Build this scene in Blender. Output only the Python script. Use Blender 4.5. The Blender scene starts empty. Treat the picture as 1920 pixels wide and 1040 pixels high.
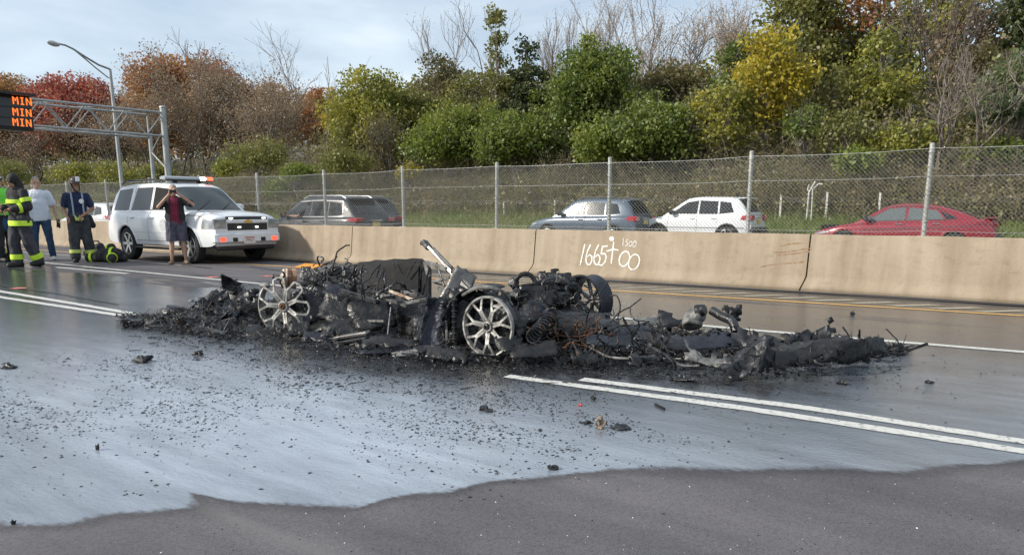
import bpy, bmesh, math, random
import numpy as np
from mathutils import Vector, Matrix, Euler, noise as mnoise
SC = bpy.context.scene
COL = SC.collection
rnd = random.Random(7)
NR = np.random.default_rng(11)
# ------------------------------------------------------------------ camera
F_PX, CX, CY, HCAM = 1440.0, 960.0, 680.0, 1.3
PITCH = math.atan(288 / F_PX)
TH = math.atan2(2022, F_PX * math.cos(PITCH) + 288 * math.sin(PITCH))
fwd = Vector((-math.cos(TH), math.sin(TH), 0)); rgt = Vector((math.sin(TH), math.cos(TH), 0)); upv = Vector((0, 0, 1))
fc = fwd * math.cos(PITCH) - upv * math.sin(PITCH); uc = fwd * math.sin(PITCH) + upv * math.cos(PITCH)
cd = bpy.data.cameras.new('camera'); cam = bpy.data.objects.new('camera', cd); COL.objects.link(cam)
R3 = Matrix((rgt, uc, -fc)).transposed()
cam.matrix_world = Matrix.Translation((0, 0, HCAM)) @ R3.to_4x4()
cd.sensor_width = 36; cd.lens = 27.0; cd.shift_y = 160 / 1920; cd.clip_start = .05; cd.clip_end = 2000
SC.camera = cam
# ------------------------------------------------------------------ sky and sun
SUN_EL, SUN_TRAVEL = math.radians(31), (0.64, 0.77)
w = bpy.data.worlds.new('World'); SC.world = w; w.use_nodes = True
nt = w.node_tree; nt.nodes.clear()
def N(t, kind, **kw):
    n = t.nodes.new(kind)
    for k, v in kw.items():
        if k.startswith('i_'): n.inputs[k[2:].replace('_', ' ')].default_value = v
        elif k.startswith('n_'): n.inputs[int(k[2:])].default_value = v
        else: setattr(n, k, v)
    return n
sky = N(nt, 'ShaderNodeTexSky', sky_type='NISHITA', sun_disc=False)
sky.sun_elevation = SUN_EL
sky.sun_rotation = math.atan2(-SUN_TRAVEL[0], -SUN_TRAVEL[1])
sky.air_density = 1.0; sky.dust_density = 1.2; sky.ozone_density = 2.0
tc = N(nt, 'ShaderNodeTexCoord')
mp = N(nt, 'ShaderNodeMapping'); mp.inputs['Scale'].default_value = (1.0, 1.0, 4.0); mp.inputs['Rotation'].default_value = (0, 0.05, .4)
nz = N(nt, 'ShaderNodeTexNoise', i_Scale=2.1, i_Detail=7.0, i_Roughness=.55, i_Distortion=.4)
rp = N(nt, 'ShaderNodeValToRGB'); rp.color_ramp.elements[0].position = .36; rp.color_ramp.elements[0].color = (.42, .42, .42, 1)
rp.color_ramp.elements[1].position = .66; rp.color_ramp.elements[1].color = (.95, .95, .95, 1)
nz2 = N(nt, 'ShaderNodeTexNoise', i_Scale=3.2, i_Detail=5.0)
cr2 = N(nt, 'ShaderNodeValToRGB'); cr2.color_ramp.elements[0].color = (5.0, 5.9, 6.8, 1); cr2.color_ramp.elements[1].color = (7.0, 7.8, 8.4, 1)
cr2.color_ramp.elements[0].position = .35; cr2.color_ramp.elements[1].position = .65
mx = N(nt, 'ShaderNodeMix', data_type='RGBA')
bg = N(nt, 'ShaderNodeBackground', i_Strength=.084); out = N(nt, 'ShaderNodeOutputWorld')
L = nt.links.new
L(tc.outputs['Generated'], mp.inputs['Vector']); L(mp.outputs[0], nz.inputs['Vector']); L(mp.outputs[0], nz2.inputs['Vector'])
L(nz.outputs['Fac'], rp.inputs[0]); L(nz2.outputs['Fac'], cr2.inputs[0])
L(rp.outputs[0], mx.inputs['Factor']); L(sky.outputs[0], mx.inputs['A']); L(cr2.outputs[0], mx.inputs['B'])
L(mx.outputs['Result'], bg.inputs[0]); L(bg.outputs[0], out.inputs[0])
sd = bpy.data.lights.new('sun', 'SUN'); sun = bpy.data.objects.new('sun', sd); COL.objects.link(sun)
sd.energy = 2.9; sd.angle = math.radians(4); sd.color = (1, .93, .82)
tv = Vector((SUN_TRAVEL[0] * math.cos(SUN_EL), SUN_TRAVEL[1] * math.cos(SUN_EL), -math.sin(SUN_EL)))
sun.rotation_euler = tv.to_track_quat('-Z', 'Y').to_euler(); sun.location = (-20, -20, 20)
SC.view_settings.view_transform = 'Standard'; SC.view_settings.look = 'None'; SC.view_settings.gamma = 1
SC.view_settings.use_curve_mapping = False; SC.view_settings.exposure = 0.75
# ------------------------------------------------------------------ placing helpers: a photo pixel to a point of the place
CV = Vector((0, 0, HCAM))
def ray(x, y): return fc + rgt * ((x - CX) / F_PX) + uc * ((CY - y) / F_PX)
def G(x, y, z=0.0):
    d = ray(x, y); return CV + d * ((z - HCAM) / d.z)
def OY(x, y, Y):
    d = ray(x, y); return CV + d * (Y / d.y)
# ------------------------------------------------------------------ object helpers
def tag(o, label=None, cat=None, group=None, kind=None):
    if label: o['label'] = label
    if cat: o['category'] = cat
    if group: o['group'] = group
    if kind: o['kind'] = kind
    return o
def thing(name, label, cat, loc=(0, 0, 0), rz=0, group=None):
    o = bpy.data.objects.new(name, None); COL.objects.link(o); o.empty_display_size = .2
    o.location = loc; o.rotation_euler = (0, 0, rz)
    return tag(o, label, cat, group)
def copy_tree(o, parent=None):
    c = o.copy(); COL.objects.link(c)
    if parent: c.parent = parent
    for ch in list(o.children): copy_tree(ch, c)
    return c
class MB:
    """collects shapes, then links them as one mesh object"""
    def __init__(s): s.v = []; s.f = []; s.m = []; s.cm = 0
    def add(s, vs, fs, M=None):
        b = len(s.v)
        if M is not None: vs = [M @ Vector(v) for v in vs]
        s.v.extend([tuple(v) for v in vs]); s.f.extend([tuple(i + b for i in f) for f in fs]); s.m.extend([s.cm] * len(fs))
        return s
    def box(s, c, d, M=None, bev=0.0, rz=0, tap=1.0):
        x, y, z = d[0] / 2, d[1] / 2, d[2] / 2
        if bev <= 0:
            vs = [(-x, -y, -z), (x, -y, -z), (x, y, -z), (-x, y, -z), (-x * tap, -y * tap, z), (x * tap, -y * tap, z), (x * tap, y * tap, z), (-x * tap, y * tap, z)]
            fs = [(3, 2, 1, 0), (4, 5, 6, 7), (0, 1, 5, 4), (1, 2, 6, 5), (2, 3, 7, 6), (3, 0, 4, 7)]
        else:
            b = min(bev, x * .95, y * .95, z * .95); vs = []; fs = []
            def oct_(i, zz):
                k = b if i else 0
                xx, yy = x - k, y - k
                c_ = b * .6
                return [(-xx + c_, -yy, zz), (xx - c_, -yy, zz), (xx, -yy + c_, zz), (xx, yy - c_, zz), (xx - c_, yy, zz), (-xx + c_, yy, zz), (-xx, yy - c_, zz), (-xx, -yy + c_, zz)]
            L_ = [oct_(1, -z), oct_(0, -z + b), oct_(0, z - b), oct_(1, z)]
            for l in L_: vs += l
            for k in range(3):
                for j in range(8): fs.append((k * 8 + j, k * 8 + (j + 1) % 8, k * 8 + 8 + (j + 1) % 8, k * 8 + 8 + j))
            fs.append(tuple(range(7, -1, -1))); fs.append(tuple(range(24, 32)))
        T = Matrix.Translation(c) @ Matrix.Rotation(rz, 4, 'Z')
        return s.add(vs, fs, (M @ T) if M is not None else T)
    def bar(s, a, b, w_, h_=None, bev=0.0, roll=0.0, tap=1.0):
        a = Vector(a); b = Vector(b); d = b - a
        q = d.to_track_quat('Z', 'X').to_matrix().to_4x4()
        M = Matrix.Translation((a + b) / 2) @ q @ Matrix.Rotation(roll, 4, 'Z')
        return s.box((0, 0, 0), (w_, h_ or w_, d.length), M, bev, 0, tap)
    def tube(s, pts, r, n=6, cap=True, closed=False):
        pts = [Vector(p) for p in pts]; k = len(pts)
        rs = list(r) if hasattr(r, '__len__') else [r] * k
        vs = []; fs = []; ref = None
        for i, p in enumerate(pts):
            t = (pts[(i + 1) % k] - pts[i - 1]) if closed else (pts[min(i + 1, k - 1)] - pts[max(i - 1, 0)])
            if t.length < 1e-9: t = Vector((0, 0, 1))
            t.normalize()
            if ref is None:
                ref = t.orthogonal().normalized()
            ref = (ref - t * ref.dot(t))
            if ref.length < 1e-6: ref = t.orthogonal()
            ref.normalize(); bi = t.cross(ref)
            for j in range(n):
                a = 2 * math.pi * j / n
                vs.append(p + (ref * math.cos(a) + bi * math.sin(a)) * rs[i])
        for i in range(k if closed else k - 1):
            i2 = (i + 1) % k
            for j in range(n): fs.append((i * n + j, i * n + (j + 1) % n, i2 * n + (j + 1) % n, i2 * n + j))
        if cap and not closed: fs.append(tuple(range(n - 1, -1, -1))); fs.append(tuple(range((k - 1) * n, k * n)))
        return s.add(vs, fs)
    def lathe(s, prof, n=24, M=None, a0=0, a1=2 * math.pi):
        """prof: (radius, height) turned about local z"""
        full = abs(a1 - a0 - 2 * math.pi) < 1e-6; m = n if full else n + 1
        vs = []; fs = []
        for r, z in prof:
            for j in range(m):
                a = a0 + (a1 - a0) * j / n; vs.append((r * math.cos(a), r * math.sin(a), z))
        for i in range(len(prof) - 1):
            for j in range(n):
                j2 = (j + 1) % m; fs.append((i * m + j, i * m + j2, (i + 1) * m + j2, (i + 1) * m + j))
        return s.add(vs, fs, M)
    def disc(s, r, M=None, n=20, z=0):
        return s.add([(r * math.cos(2 * math.pi * j / n), r * math.sin(2 * math.pi * j / n), z) for j in range(n)], [tuple(range(n))], M)
    def prism(s, poly, t, M=None):
        """poly in local xy, extruded from z=0 to t"""
        n = len(poly); vs = [(x, y, 0) for x, y in poly] + [(x, y, t) for x, y in poly]
        fs = [tuple(range(n - 1, -1, -1)), tuple(range(n, 2 * n))] + [(i, (i + 1) % n, n + (i + 1) % n, n + i) for i in range(n)]
        return s.add(vs, fs, M)
    def sphere(s, c, r, n=8, k=6, sc=(1, 1, 1), M=None):
        vs = []; fs = []
        for i in range(k + 1):
            t = math.pi * i / k
            for j in range(n):
                a = 2 * math.pi * j / n
                vs.append((c[0] + r * sc[0] * math.sin(t) * math.cos(a), c[1] + r * sc[1] * math.sin(t) * math.sin(a), c[2] + r * sc[2] * math.cos(t)))
        for i in range(k):
            for j in range(n): fs.append((i * n + j, (i + 1) * n + j, (i + 1) * n + (j + 1) % n, i * n + (j + 1) % n))
        return s.add(vs, fs, M)
    def grid(s, P, M=None, flip=False):
        """P: rows of points"""
        a = len(P); b = len(P[0]); vs = [p for r_ in P for p in r_]; fs = []
        for i in range(a - 1):
            for j in range(b - 1):
                q = (i * b + j, i * b + j + 1, (i + 1) * b + j + 1, (i + 1) * b + j); fs.append(q[::-1] if flip else q)
        return s.add(vs, fs, M)
    def mesh(s, name, mat, smooth=True, angle=40, off=None):
        me = bpy.data.meshes.new(name)
        vs = s.v
        if off is not None: vs = [(v[0] - off[0], v[1] - off[1], v[2] - off[2]) for v in vs]
        me.from_pydata(vs, [], s.f)
        for m_ in (mat if isinstance(mat, (list, tuple)) else [mat]): me.materials.append(m_)
        if any(s.m): me.polygons.foreach_set('material_index', s.m)
        if smooth:
            me.polygons.foreach_set('use_smooth', [True] * len(s.f))
            me.set_sharp_from_angle(angle=math.radians(angle))
        me.update()
        return me
    def build(s, name, mat, parent=None, world=False, smooth=True, angle=40, loc=None):
        off = tuple(parent_origin(parent)) if (world and parent) else (loc if loc is not None else None)
        o = bpy.data.objects.new(name, s.mesh(name, mat, smooth, angle, off)); COL.objects.link(o)
        if parent: o.parent = parent
        elif loc is not None: o.location = loc
        return o
def parent_origin(p):
    l = Vector((0, 0, 0))
    while p is not None: l = l + p.location; p = p.parent
    return l
def raw_mesh(name, V, Fq, mat, smooth=False, attrs=None):
    """numpy verts (n,3) and equal sized faces (m,k) to a mesh, fast"""
    me = bpy.data.meshes.new(name); n, m, k = len(V), len(Fq), Fq.shape[1]
    me.vertices.add(n); me.vertices.foreach_set('co', np.ascontiguousarray(V, dtype=np.float32).ravel())
    me.loops.add(m * k); me.loops.foreach_set('vertex_index', np.ascontiguousarray(Fq, dtype=np.int32).ravel())
    me.polygons.add(m); me.polygons.foreach_set('loop_start', np.arange(0, m * k, k, dtype=np.int32)); me.polygons.foreach_set('loop_total', np.full(m, k, dtype=np.int32))
    for m_ in (mat if isinstance(mat, (list, tuple)) else [mat]): me.materials.append(m_)
    if attrs:
        for a, arr in attrs.items():
            at = me.attributes.new(a, 'FLOAT', 'POINT'); at.data.foreach_set('value', np.ascontiguousarray(arr, dtype=np.float32).ravel())
    if smooth: me.polygons.foreach_set('use_smooth', np.ones(m, dtype=bool))
    me.update(calc_edges=True)
    return me
def link(name, me, parent=None, loc=None):
    o = bpy.data.objects.new(name, me); COL.objects.link(o)
    if parent: o.parent = parent
    if loc is not None: o.location = loc
    return o
# ------------------------------------------------------------------ materials
MATS = {}
def mat(name, col, rough=.6, metal=0.0, col2=None, scale=8.0, mixpos=(.4, .6), bump=0.0, bscale=60.0, coat=0.0, emit=None, estr=0.0, spec=None, rough2=None, detail=5.0, aniso=(1, 1, 1), alpha=None, obj=True):
    if name in MATS: return MATS[name]
    m = bpy.data.materials.new(name); m.use_nodes = True; t = m.node_tree; p = t.nodes['Principled BSDF']
    p.inputs['Base Color'].default_value = (*col, 1); p.inputs['Roughness'].default_value = rough; p.inputs['Metallic'].default_value = metal
    if coat: p.inputs['Coat Weight'].default_value = coat; p.inputs['Coat Roughness'].default_value = .04
    if spec is not None: p.inputs['Specular IOR Level'].default_value = spec
    if emit: p.inputs['Emission Color'].default_value = (*emit, 1); p.inputs['Emission Strength'].default_value = estr
    if col2 or bump:
        tc = N(t, 'ShaderNodeTexCoord'); mp = N(t, 'ShaderNodeMapping'); mp.inputs['Scale'].default_value = aniso
        t.links.new(tc.outputs['Object'], mp.inputs[0])
        if col2:
            n = N(t, 'ShaderNodeTexNoise', i_Scale=scale, i_Detail=detail, i_Roughness=.6); t.links.new(mp.outputs[0], n.inputs['Vector'])
            r = N(t, 'ShaderNodeValToRGB'); e = r.color_ramp.elements
            e[0].position, e[1].position = mixpos; e[0].color = (*col, 1); e[1].color = (*col2, 1)
            t.links.new(n.outputs['Fac'], r.inputs[0]); t.links.new(r.outputs[0], p.inputs['Base Color'])
            if rough2 is not None:
                mr = N(t, 'ShaderNodeMapRange'); mr.inputs['From Min'].default_value = mixpos[0]; mr.inputs['From Max'].default_value = mixpos[1]
                mr.inputs['To Min'].default_value = rough; mr.inputs['To Max'].default_value = rough2
                t.links.new(n.outputs['Fac'], mr.inputs[0]); t.links.new(mr.outputs[0], p.inputs['Roughness'])
        if bump:
            n2 = N(t, 'ShaderNodeTexNoise', i_Scale=bscale, i_Detail=4.0); b = N(t, 'ShaderNodeBump', i_Strength=bump, i_Distance=.02)
            t.links.new(mp.outputs[0], n2.inputs['Vector']); t.links.new(n2.outputs['Fac'], b.inputs['Height']); t.links.new(b.outputs[0], p.inputs['Normal'])
    MATS[name] = m
    return m
# ================================================================== SETTING: road, bank, barrier
def interp(x, xs, ys): return np.interp(x, xs, ys)
wet_px = [(0, 990), (200, 970), (370, 957), (560, 948), (700, 944), (760, 926), (860, 918), (960, 900), (1080, 888), (1200, 878), (1300, 884), (1450, 878), (1650, 882), (1800, 876), (1920, 862)]
wpts = [G(*p) for p in wet_px]
wX = np.array([-30, -8, -5] + [p.x for p in wpts] + [2.0, 6]); wY = np.array([-.2, .2, .75] + [p.y for p in wpts] + [4.6, 5.0])
def vnoise(X, Y, sx, sy, seed=0, oct=4):
    """cheap smooth value noise on arrays"""
    out = np.zeros_like(X, dtype=float); amp = 1; tot = 0
    for o in range(oct):
        x = X / sx * 2 ** o + seed * 17.3 + o * 5.1; y = Y / sy * 2 ** o + seed * 9.7 + o * 3.3
        xi = np.floor(x).astype(np.int64); yi = np.floor(y).astype(np.int64); fx = x - xi; fy = y - yi
        fx = fx * fx * (3 - 2 * fx); fy = fy * fy * (3 - 2 * fy)
        def h(a, b):
            n = (a * 374761393 + b * 668265263 + seed * 1442695 + o * 977) & 0x7fffffff
            n = ((n ^ (n >> 13)) * 1274126177) & 0x7fffffff
            return ((n ^ (n >> 16)) & 0xffff) / 65535.0
        v = (h(xi, yi) * (1 - fx) + h(xi + 1, yi) * fx) * (1 - fy) + (h(xi, yi + 1) * (1 - fx) + h(xi + 1, yi + 1) * fx) * fy
        out += v * amp; tot += amp; amp *= .5
    return out / tot
def ss(a, b, x): t = np.clip((x - a) / (b - a), 0, 1); return t * t * (3 - 2 * t)
def grid_mesh(name, xs, ys, zf, m, attrs=None, smooth=True):
    X, Y = np.meshgrid(xs, ys); Z = zf(X, Y); a, b = X.shape
    V = np.stack([X.ravel(), Y.ravel(), Z.ravel()], 1); i = np.arange(a * b).reshape(a, b)
    Fq = np.stack([i[:-1, :-1].ravel(), i[:-1, 1:].ravel(), i[1:, 1:].ravel(), i[1:, :-1].ravel()], 1)
    return raw_mesh(name, V, Fq, m, smooth, {k: f(X, Y) for k, f in (attrs or {}).items()})
def wetf(X, Y):
    d = Y - np.interp(X, wX, wY)
    d = d + (vnoise(X, Y, .55, .28, 3) - .5) * .26 + (vnoise(X, Y, .12, .08, 33) - .5) * .07
    wv = np.clip(d * 2.2, -1, 1)
    st = vnoise(X, Y, 2.6, .34, 5)                         # damp streaks drawn out along the lanes
    left = ss(-9.5, -13, X)
    shoulder = ss(8.2, 9.9, Y)
    wv = np.where(d > 0, wv * (1 - shoulder * .82) + (st - .5) * (.5 + .9 * left) * ss(4.6, 6.5, Y) - .85 * left * ss(5.2, 7.6, Y) * (.5 + vnoise(X, Y, 3.5, .6, 15)), wv)
    strip = np.exp(-((Y - 1.87) / .06) ** 2) * ss(-5.2, -4.0, X) * ss(-2.6, -3.2, X)
    return wv - strip * .75
def sky_sheenf(X, Y):  # where the sky's reflection is painted into the film as a pale colour
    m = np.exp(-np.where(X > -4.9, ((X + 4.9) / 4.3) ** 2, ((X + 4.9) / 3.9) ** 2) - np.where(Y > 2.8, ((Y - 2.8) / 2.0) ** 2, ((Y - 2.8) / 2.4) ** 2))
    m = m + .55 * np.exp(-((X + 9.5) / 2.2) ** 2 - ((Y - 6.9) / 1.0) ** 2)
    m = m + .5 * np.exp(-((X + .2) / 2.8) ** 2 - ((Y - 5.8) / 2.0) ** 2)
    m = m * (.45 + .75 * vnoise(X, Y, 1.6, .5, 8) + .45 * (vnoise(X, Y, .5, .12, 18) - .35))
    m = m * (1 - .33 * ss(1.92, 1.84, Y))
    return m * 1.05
def soot_reflectf(X, Y):  # soot plus the wreck's dark reflection, both painted into the film colour
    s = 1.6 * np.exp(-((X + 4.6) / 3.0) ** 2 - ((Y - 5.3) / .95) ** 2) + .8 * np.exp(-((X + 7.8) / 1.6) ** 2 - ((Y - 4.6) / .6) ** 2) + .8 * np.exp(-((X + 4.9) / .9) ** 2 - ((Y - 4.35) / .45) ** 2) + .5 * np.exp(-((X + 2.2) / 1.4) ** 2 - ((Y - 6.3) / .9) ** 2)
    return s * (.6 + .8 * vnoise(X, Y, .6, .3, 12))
def seamf(X, Y):
    yy = 1.80 + (vnoise(X, X * 0, .7, 1, 21) - .5) * .03
    return np.exp(-((Y - yy) / .035) ** 2)
def road_material():
    m = bpy.data.materials.new('wet_asphalt'); m.use_nodes = True; t = m.node_tree; t.nodes.clear(); l = t.links.new
    o = N(t, 'ShaderNodeOutputMaterial'); ge = N(t, 'ShaderNodeNewGeometry')
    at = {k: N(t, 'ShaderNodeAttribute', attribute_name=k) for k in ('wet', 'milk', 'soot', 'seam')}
    def noise(s, d=4, sc=None, r=.6):
        n = N(t, 'ShaderNodeTexNoise', i_Scale=s, i_Detail=d, i_Roughness=r)
        if sc:
            mp = N(t, 'ShaderNodeMapping'); mp.inputs['Scale'].default_value = sc; l(ge.outputs['Position'], mp.inputs[0]); l(mp.outputs[0], n.inputs['Vector'])
        else: l(ge.outputs['Position'], n.inputs['Vector'])
        return n.outputs['Fac']
    def math_(op, a, b=None, c=None, clamp=False):
        n = N(t, 'ShaderNodeMath', operation=op, use_clamp=clamp)
        for i, v in enumerate((a, b, c)):
            if v is None: continue
            if isinstance(v, (int, float)): n.inputs[i].default_value = v
            else: l(v, n.inputs[i])
        return n.outputs[0]
    def ramp(fac, stops):
        r = N(t, 'ShaderNodeValToRGB'); e = r.color_ramp.elements
        while len(e) < len(stops): e.new(.5)
        for el, (p, c) in zip(e, stops): el.position = p; el.color = (*c, 1)
        l(fac, r.inputs[0]); return r.outputs[0]
    def mixc(f, a, b, blend='MIX'):
        n = N(t, 'ShaderNodeMix', data_type='RGBA', blend_type=blend)
        for s, v in (('Factor', f), ('A', a), ('B', b)):
            if isinstance(v, (int, float)): n.inputs[s].default_value = v
            elif isinstance(v, tuple): n.inputs[s].default_value = (*v, 1)
            else: l(v, n.inputs[s])
        return n.outputs['Result']
    # dry asphalt: aggregate speckle, big worn patches, wheel tracks
    big = ramp(noise(.9, 5), [(.3, (.094, .089, .096)), (.7, (.134, .127, .133))])
    vor = N(t, 'ShaderNodeTexVoronoi', i_Scale=130.0); l(ge.outputs['Position'], vor.inputs['Vector'])
    agg = ramp(vor.outputs['Color'], [(.1, (.72, .72, .72)), (.5, (1, 1, 1)), (.93, (1.15, 1.13, 1.12)), (1.0, (1.6, 1.56, 1.52))])
    dry = mixc(1.0, big, agg, 'MULTIPLY')
    fine = ramp(noise(420, 2), [(.3, (.82, .82, .82)), (.7, (1.18, 1.18, 1.18))]); dry = mixc(1.0, dry, fine, 'MULTIPLY')
    track = ramp(noise(1.0, 4, (.35, 2.2, 1)), [(.35, (.8, .8, .83)), (.65, (1.12, 1.1, 1.08))]); dry = mixc(1.0, dry, track, 'MULTIPLY')
    dry = mixc(math_('MULTIPLY', at['seam'].outputs['Fac'], .55), dry, (.17, .16, .155))
    damp = mixc(1.0, dry, (.62, .62, .64), 'MULTIPLY')
    # water film with sky reflection painted pale, soot and the wreck's reflection painted dark
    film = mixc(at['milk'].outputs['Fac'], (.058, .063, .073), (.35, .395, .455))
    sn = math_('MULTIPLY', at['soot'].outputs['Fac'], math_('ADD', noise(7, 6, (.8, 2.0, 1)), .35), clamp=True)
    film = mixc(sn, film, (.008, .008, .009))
    dust = ramp(noise(95, 4, (.7, 1.5, 1), .7), [(.30, (.55, .55, .57)), (.42, (1, 1, 1))]); film = mixc(1.0, film, dust, 'MULTIPLY')
    swirl = ramp(noise(3.2, 6, (.55, 2.4, 1), .65), [(.34, (.76, .76, .78)), (.62, (1.06, 1.06, 1.06))]); film = mixc(1.0, film, swirl, 'MULTIPLY')
    wetv = math_('ADD', at['wet'].outputs['Fac'], math_('MULTIPLY', math_('SUBTRACT', noise(26, 5, (.7, 1.3, 1)), .5), .34))
    mask = N(t, 'ShaderNodeMapRange', interpolation_type='SMOOTHSTEP'); mask.inputs['From Min'].default_value = -.05; mask.inputs['From Max'].default_value = .16; l(wetv, mask.inputs[0])
    edge = N(t, 'ShaderNodeMapRange', interpolation_type='SMOOTHSTEP'); edge.inputs['From Min'].default_value = -.42; edge.inputs['From Max'].default_value = .0; l(wetv, edge.inputs[0])
    pd = N(t, 'ShaderNodeBsdfPrincipled', i_Roughness=.82); pd.inputs['Specular IOR Level'].default_value = .35
    l(mixc(edge.outputs[0], dry, damp), pd.inputs['Base Color'])
    bd = N(t, 'ShaderNodeBump', i_Strength=.38, i_Distance=.005); l(math_('ADD', noise(240, 3), math_('MULTIPLY', vor.outputs['Distance'], .6)), bd.inputs['Height']); l(bd.outputs[0], pd.inputs['Normal'])
    pw = N(t, 'ShaderNodeBsdfPrincipled', i_IOR=2.2); l(film, pw.inputs['Base Color'])
    rr = N(t, 'ShaderNodeMapRange'); rr.inputs['From Min'].default_value = .3; rr.inputs['From Max'].default_value = .75; rr.inputs['To Min'].default_value = .07; rr.inputs['To Max'].default_value = .2
    l(noise(1.4, 4, (.5, 2.0, 1)), rr.inputs[0]); l(rr.outputs[0], pw.inputs['Roughness'])
    bw = N(t, 'ShaderNodeBump', i_Strength=.30, i_Distance=.010); l(math_('ADD', noise(26, 3, (.8, 1.6, 1)), math_('MULTIPLY', noise(140, 3), .28)), bw.inputs['Height']); l(bw.outputs[0], pw.inputs['Normal'])
    ms = N(t, 'ShaderNodeMixShader'); l(mask.outputs[0], ms.inputs[0]); l(pd.outputs[0], ms.inputs[1]); l(pw.outputs[0], ms.inputs[2]); l(ms.outputs[0], o.inputs[0])
    return m
xs = np.concatenate([np.linspace(-150, -46, 40), np.linspace(-45, -20, 140), np.linspace(-19.9, -9, 180), np.linspace(-8.95, 1.5, 210), np.linspace(1.7, 40, 40)])
ys = np.concatenate([np.linspace(-7, .5, 18), np.linspace(.55, 12.72, 185)])
ROADM = road_material()
road = link('road', grid_mesh('road', xs, ys, lambda X, Y: 0 * X, ROADM, dict(wet=wetf, milk=sky_sheenf, soot=soot_reflectf, seam=seamf)))
tag(road, kind='structure')
# opposite carriageway, bank with the grass, far ground
asph2 = mat('worn_asphalt', (.07, .07, .072), .85, col2=(.11, .108, .105), scale=1.2)
b = MB(); b.add([(-300, 12.95, -.004), (120, 12.95, -.004), (120, 28.2, -.004), (-300, 28.2, -.004)], [(0, 1, 2, 3)])
tag(b.build('opposite_road', asph2), kind='structure')
def bank_z(X, Y):
    z = np.interp(Y, [27.9, 28.5, 30.4, 33.6, 40, 46, 60, 120, 400], [-.02, .12, .85, 1.9, 3.9, 4.9, 6.5, 9, 9])
    return z + (vnoise(X, Y, 7, 5, 31) - .5) * .7 * ss(28.3, 32, Y)
def bz(x, y): return float(bank_z(np.array([[x]]), np.array([[y]]))[0, 0])
grassm = mat('grass_bank', (.075, .105, .026), .95, col2=(.13, .105, .055), scale=.55, mixpos=(.42, .62), bump=.5, bscale=9)
tag(link('grass_bank', grid_mesh('grass_bank', np.linspace(-190, 60, 200), np.concatenate([np.linspace(27.95, 50, 60), np.linspace(51, 400, 20)]), bank_z, grassm)), kind='structure')
b = MB(); b.add([(-900, -900, -.06), (900, -900, -.06), (900, 900, -.06), (-900, 900, -.06)], [(0, 1, 2, 3)])
tag(b.build('ground', mat('far_ground', (.09, .09, .05), .95, col2=(.12, .1, .07), scale=.05)), kind='structure')
# ------------------------------------------------------------------ painted lines
def line_material(name, c):
    m = bpy.data.materials.new(name); m.use_nodes = True; t = m.node_tree; l = t.links.new; p = t.nodes['Principled BSDF']
    ge = N(t, 'ShaderNodeNewGeometry'); n = N(t, 'ShaderNodeTexNoise', i_Scale=24.0, i_Detail=8.0, i_Roughness=.78); l(ge.outputs['Position'], n.inputs['Vector'])
    r = N(t, 'ShaderNodeValToRGB'); e = r.color_ramp.elements; e[0].position = .36; e[0].color = (.07, .07, .072, 1); e[1].position = .47; e[1].color = (*c, 1)
    l(n.outputs['Fac'], r.inputs[0]); l(r.outputs[0], p.inputs['Base Color']); p.inputs['Roughness'].default_value = .45
    n2 = N(t, 'ShaderNodeTexNoise', i_Scale=180.0); bu = N(t, 'ShaderNodeBump', i_Strength=.3, i_Distance=.004); l(ge.outputs['Position'], n2.inputs['Vector']); l(n2.outputs['Fac'], bu.inputs['Height']); l(bu.outputs[0], p.inputs['Normal'])
    return m
WHITEP = line_material('white_road_paint', (.60, .59, .55)); YELP = line_material('yellow_road_paint', (.72, .40, .10)); ORAP = line_material('orange_road_paint', (.85, .36, .04))
YELP2 = line_material('pale_road_paint', (.42, .39, .30))
def stripe(name, pts, wid, m, z=.004, parent=None, jit=.006):
    """a painted stripe along pts (x, y): a thin sheet with slightly ragged edges"""
    P = []
    for (x0, y0), (x1, y1) in zip(pts[:-1], pts[1:]):
        n = max(2, int(math.hypot(x1 - x0, y1 - y0) / .12))
        P += [(x0 + (x1 - x0) * i / n, y0 + (y1 - y0) * i / n) for i in range(n)]
    P.append(pts[-1]); rows = []
    for i, (x, y) in enumerate(P):
        a, c = P[max(i - 1, 0)], P[min(i + 1, len(P) - 1)]; tx, ty = c[0] - a[0], c[1] - a[1]; q = math.hypot(tx, ty) or 1; nx, ny = -ty / q, tx / q
        j1, j2 = rnd.uniform(-jit, jit), rnd.uniform(-jit, jit)
        rows.append([(x - nx * (wid / 2 + j1), y - ny * (wid / 2 + j1), z), (x + nx * (wid / 2 + j2), y + ny * (wid / 2 + j2), z)])
    b = MB(); b.grid(rows, flip=True); o = b.build(name, m, smooth=False)
    return tag(o, kind='structure')
pY = lambda x, y: (G(x, y).x, G(x, y).y)
def px_line(*p): return [pY(*q) for q in p]
dl = px_line((0, 546), (255, 589)); dl2 = px_line((0, 557), (230, 593))
stripe('lane_marking', [(-60, dl[0][1] + .1), dl[0], px_line((262, 590))[0]], .12, WHITEP)
stripe('lane_marking', [(-60, dl2[0][1] + .05), dl2[0], px_line((230, 592))[0]], .12, WHITEP)
stripe('lane_marking', px_line((1090, 711), (1500, 763), (1920, 828)) + [(12, 5.22)], .115, WHITEP)
stripe('lane_marking', px_line((950, 705), (1400, 766), (1920, 846)) + [(12, 4.90)], .115, WHITEP)
stripe('lane_marking', [(-60, 8.75)] + px_line((10, 484), (100, 494), (510, 534), (800, 563), (1400, 618), (1920, 660)) + [(20, 8.43)], .12, WHITEP)
stripe('lane_marking', px_line((105, 501), (240, 513)), .12, WHITEP)
stripe('edge_line', [(-70, 11.35)] + px_line((610, 505), (860, 526), (1150, 545), (1920, 592)) + [(20, 11.4)], .11, YELP)
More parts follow.
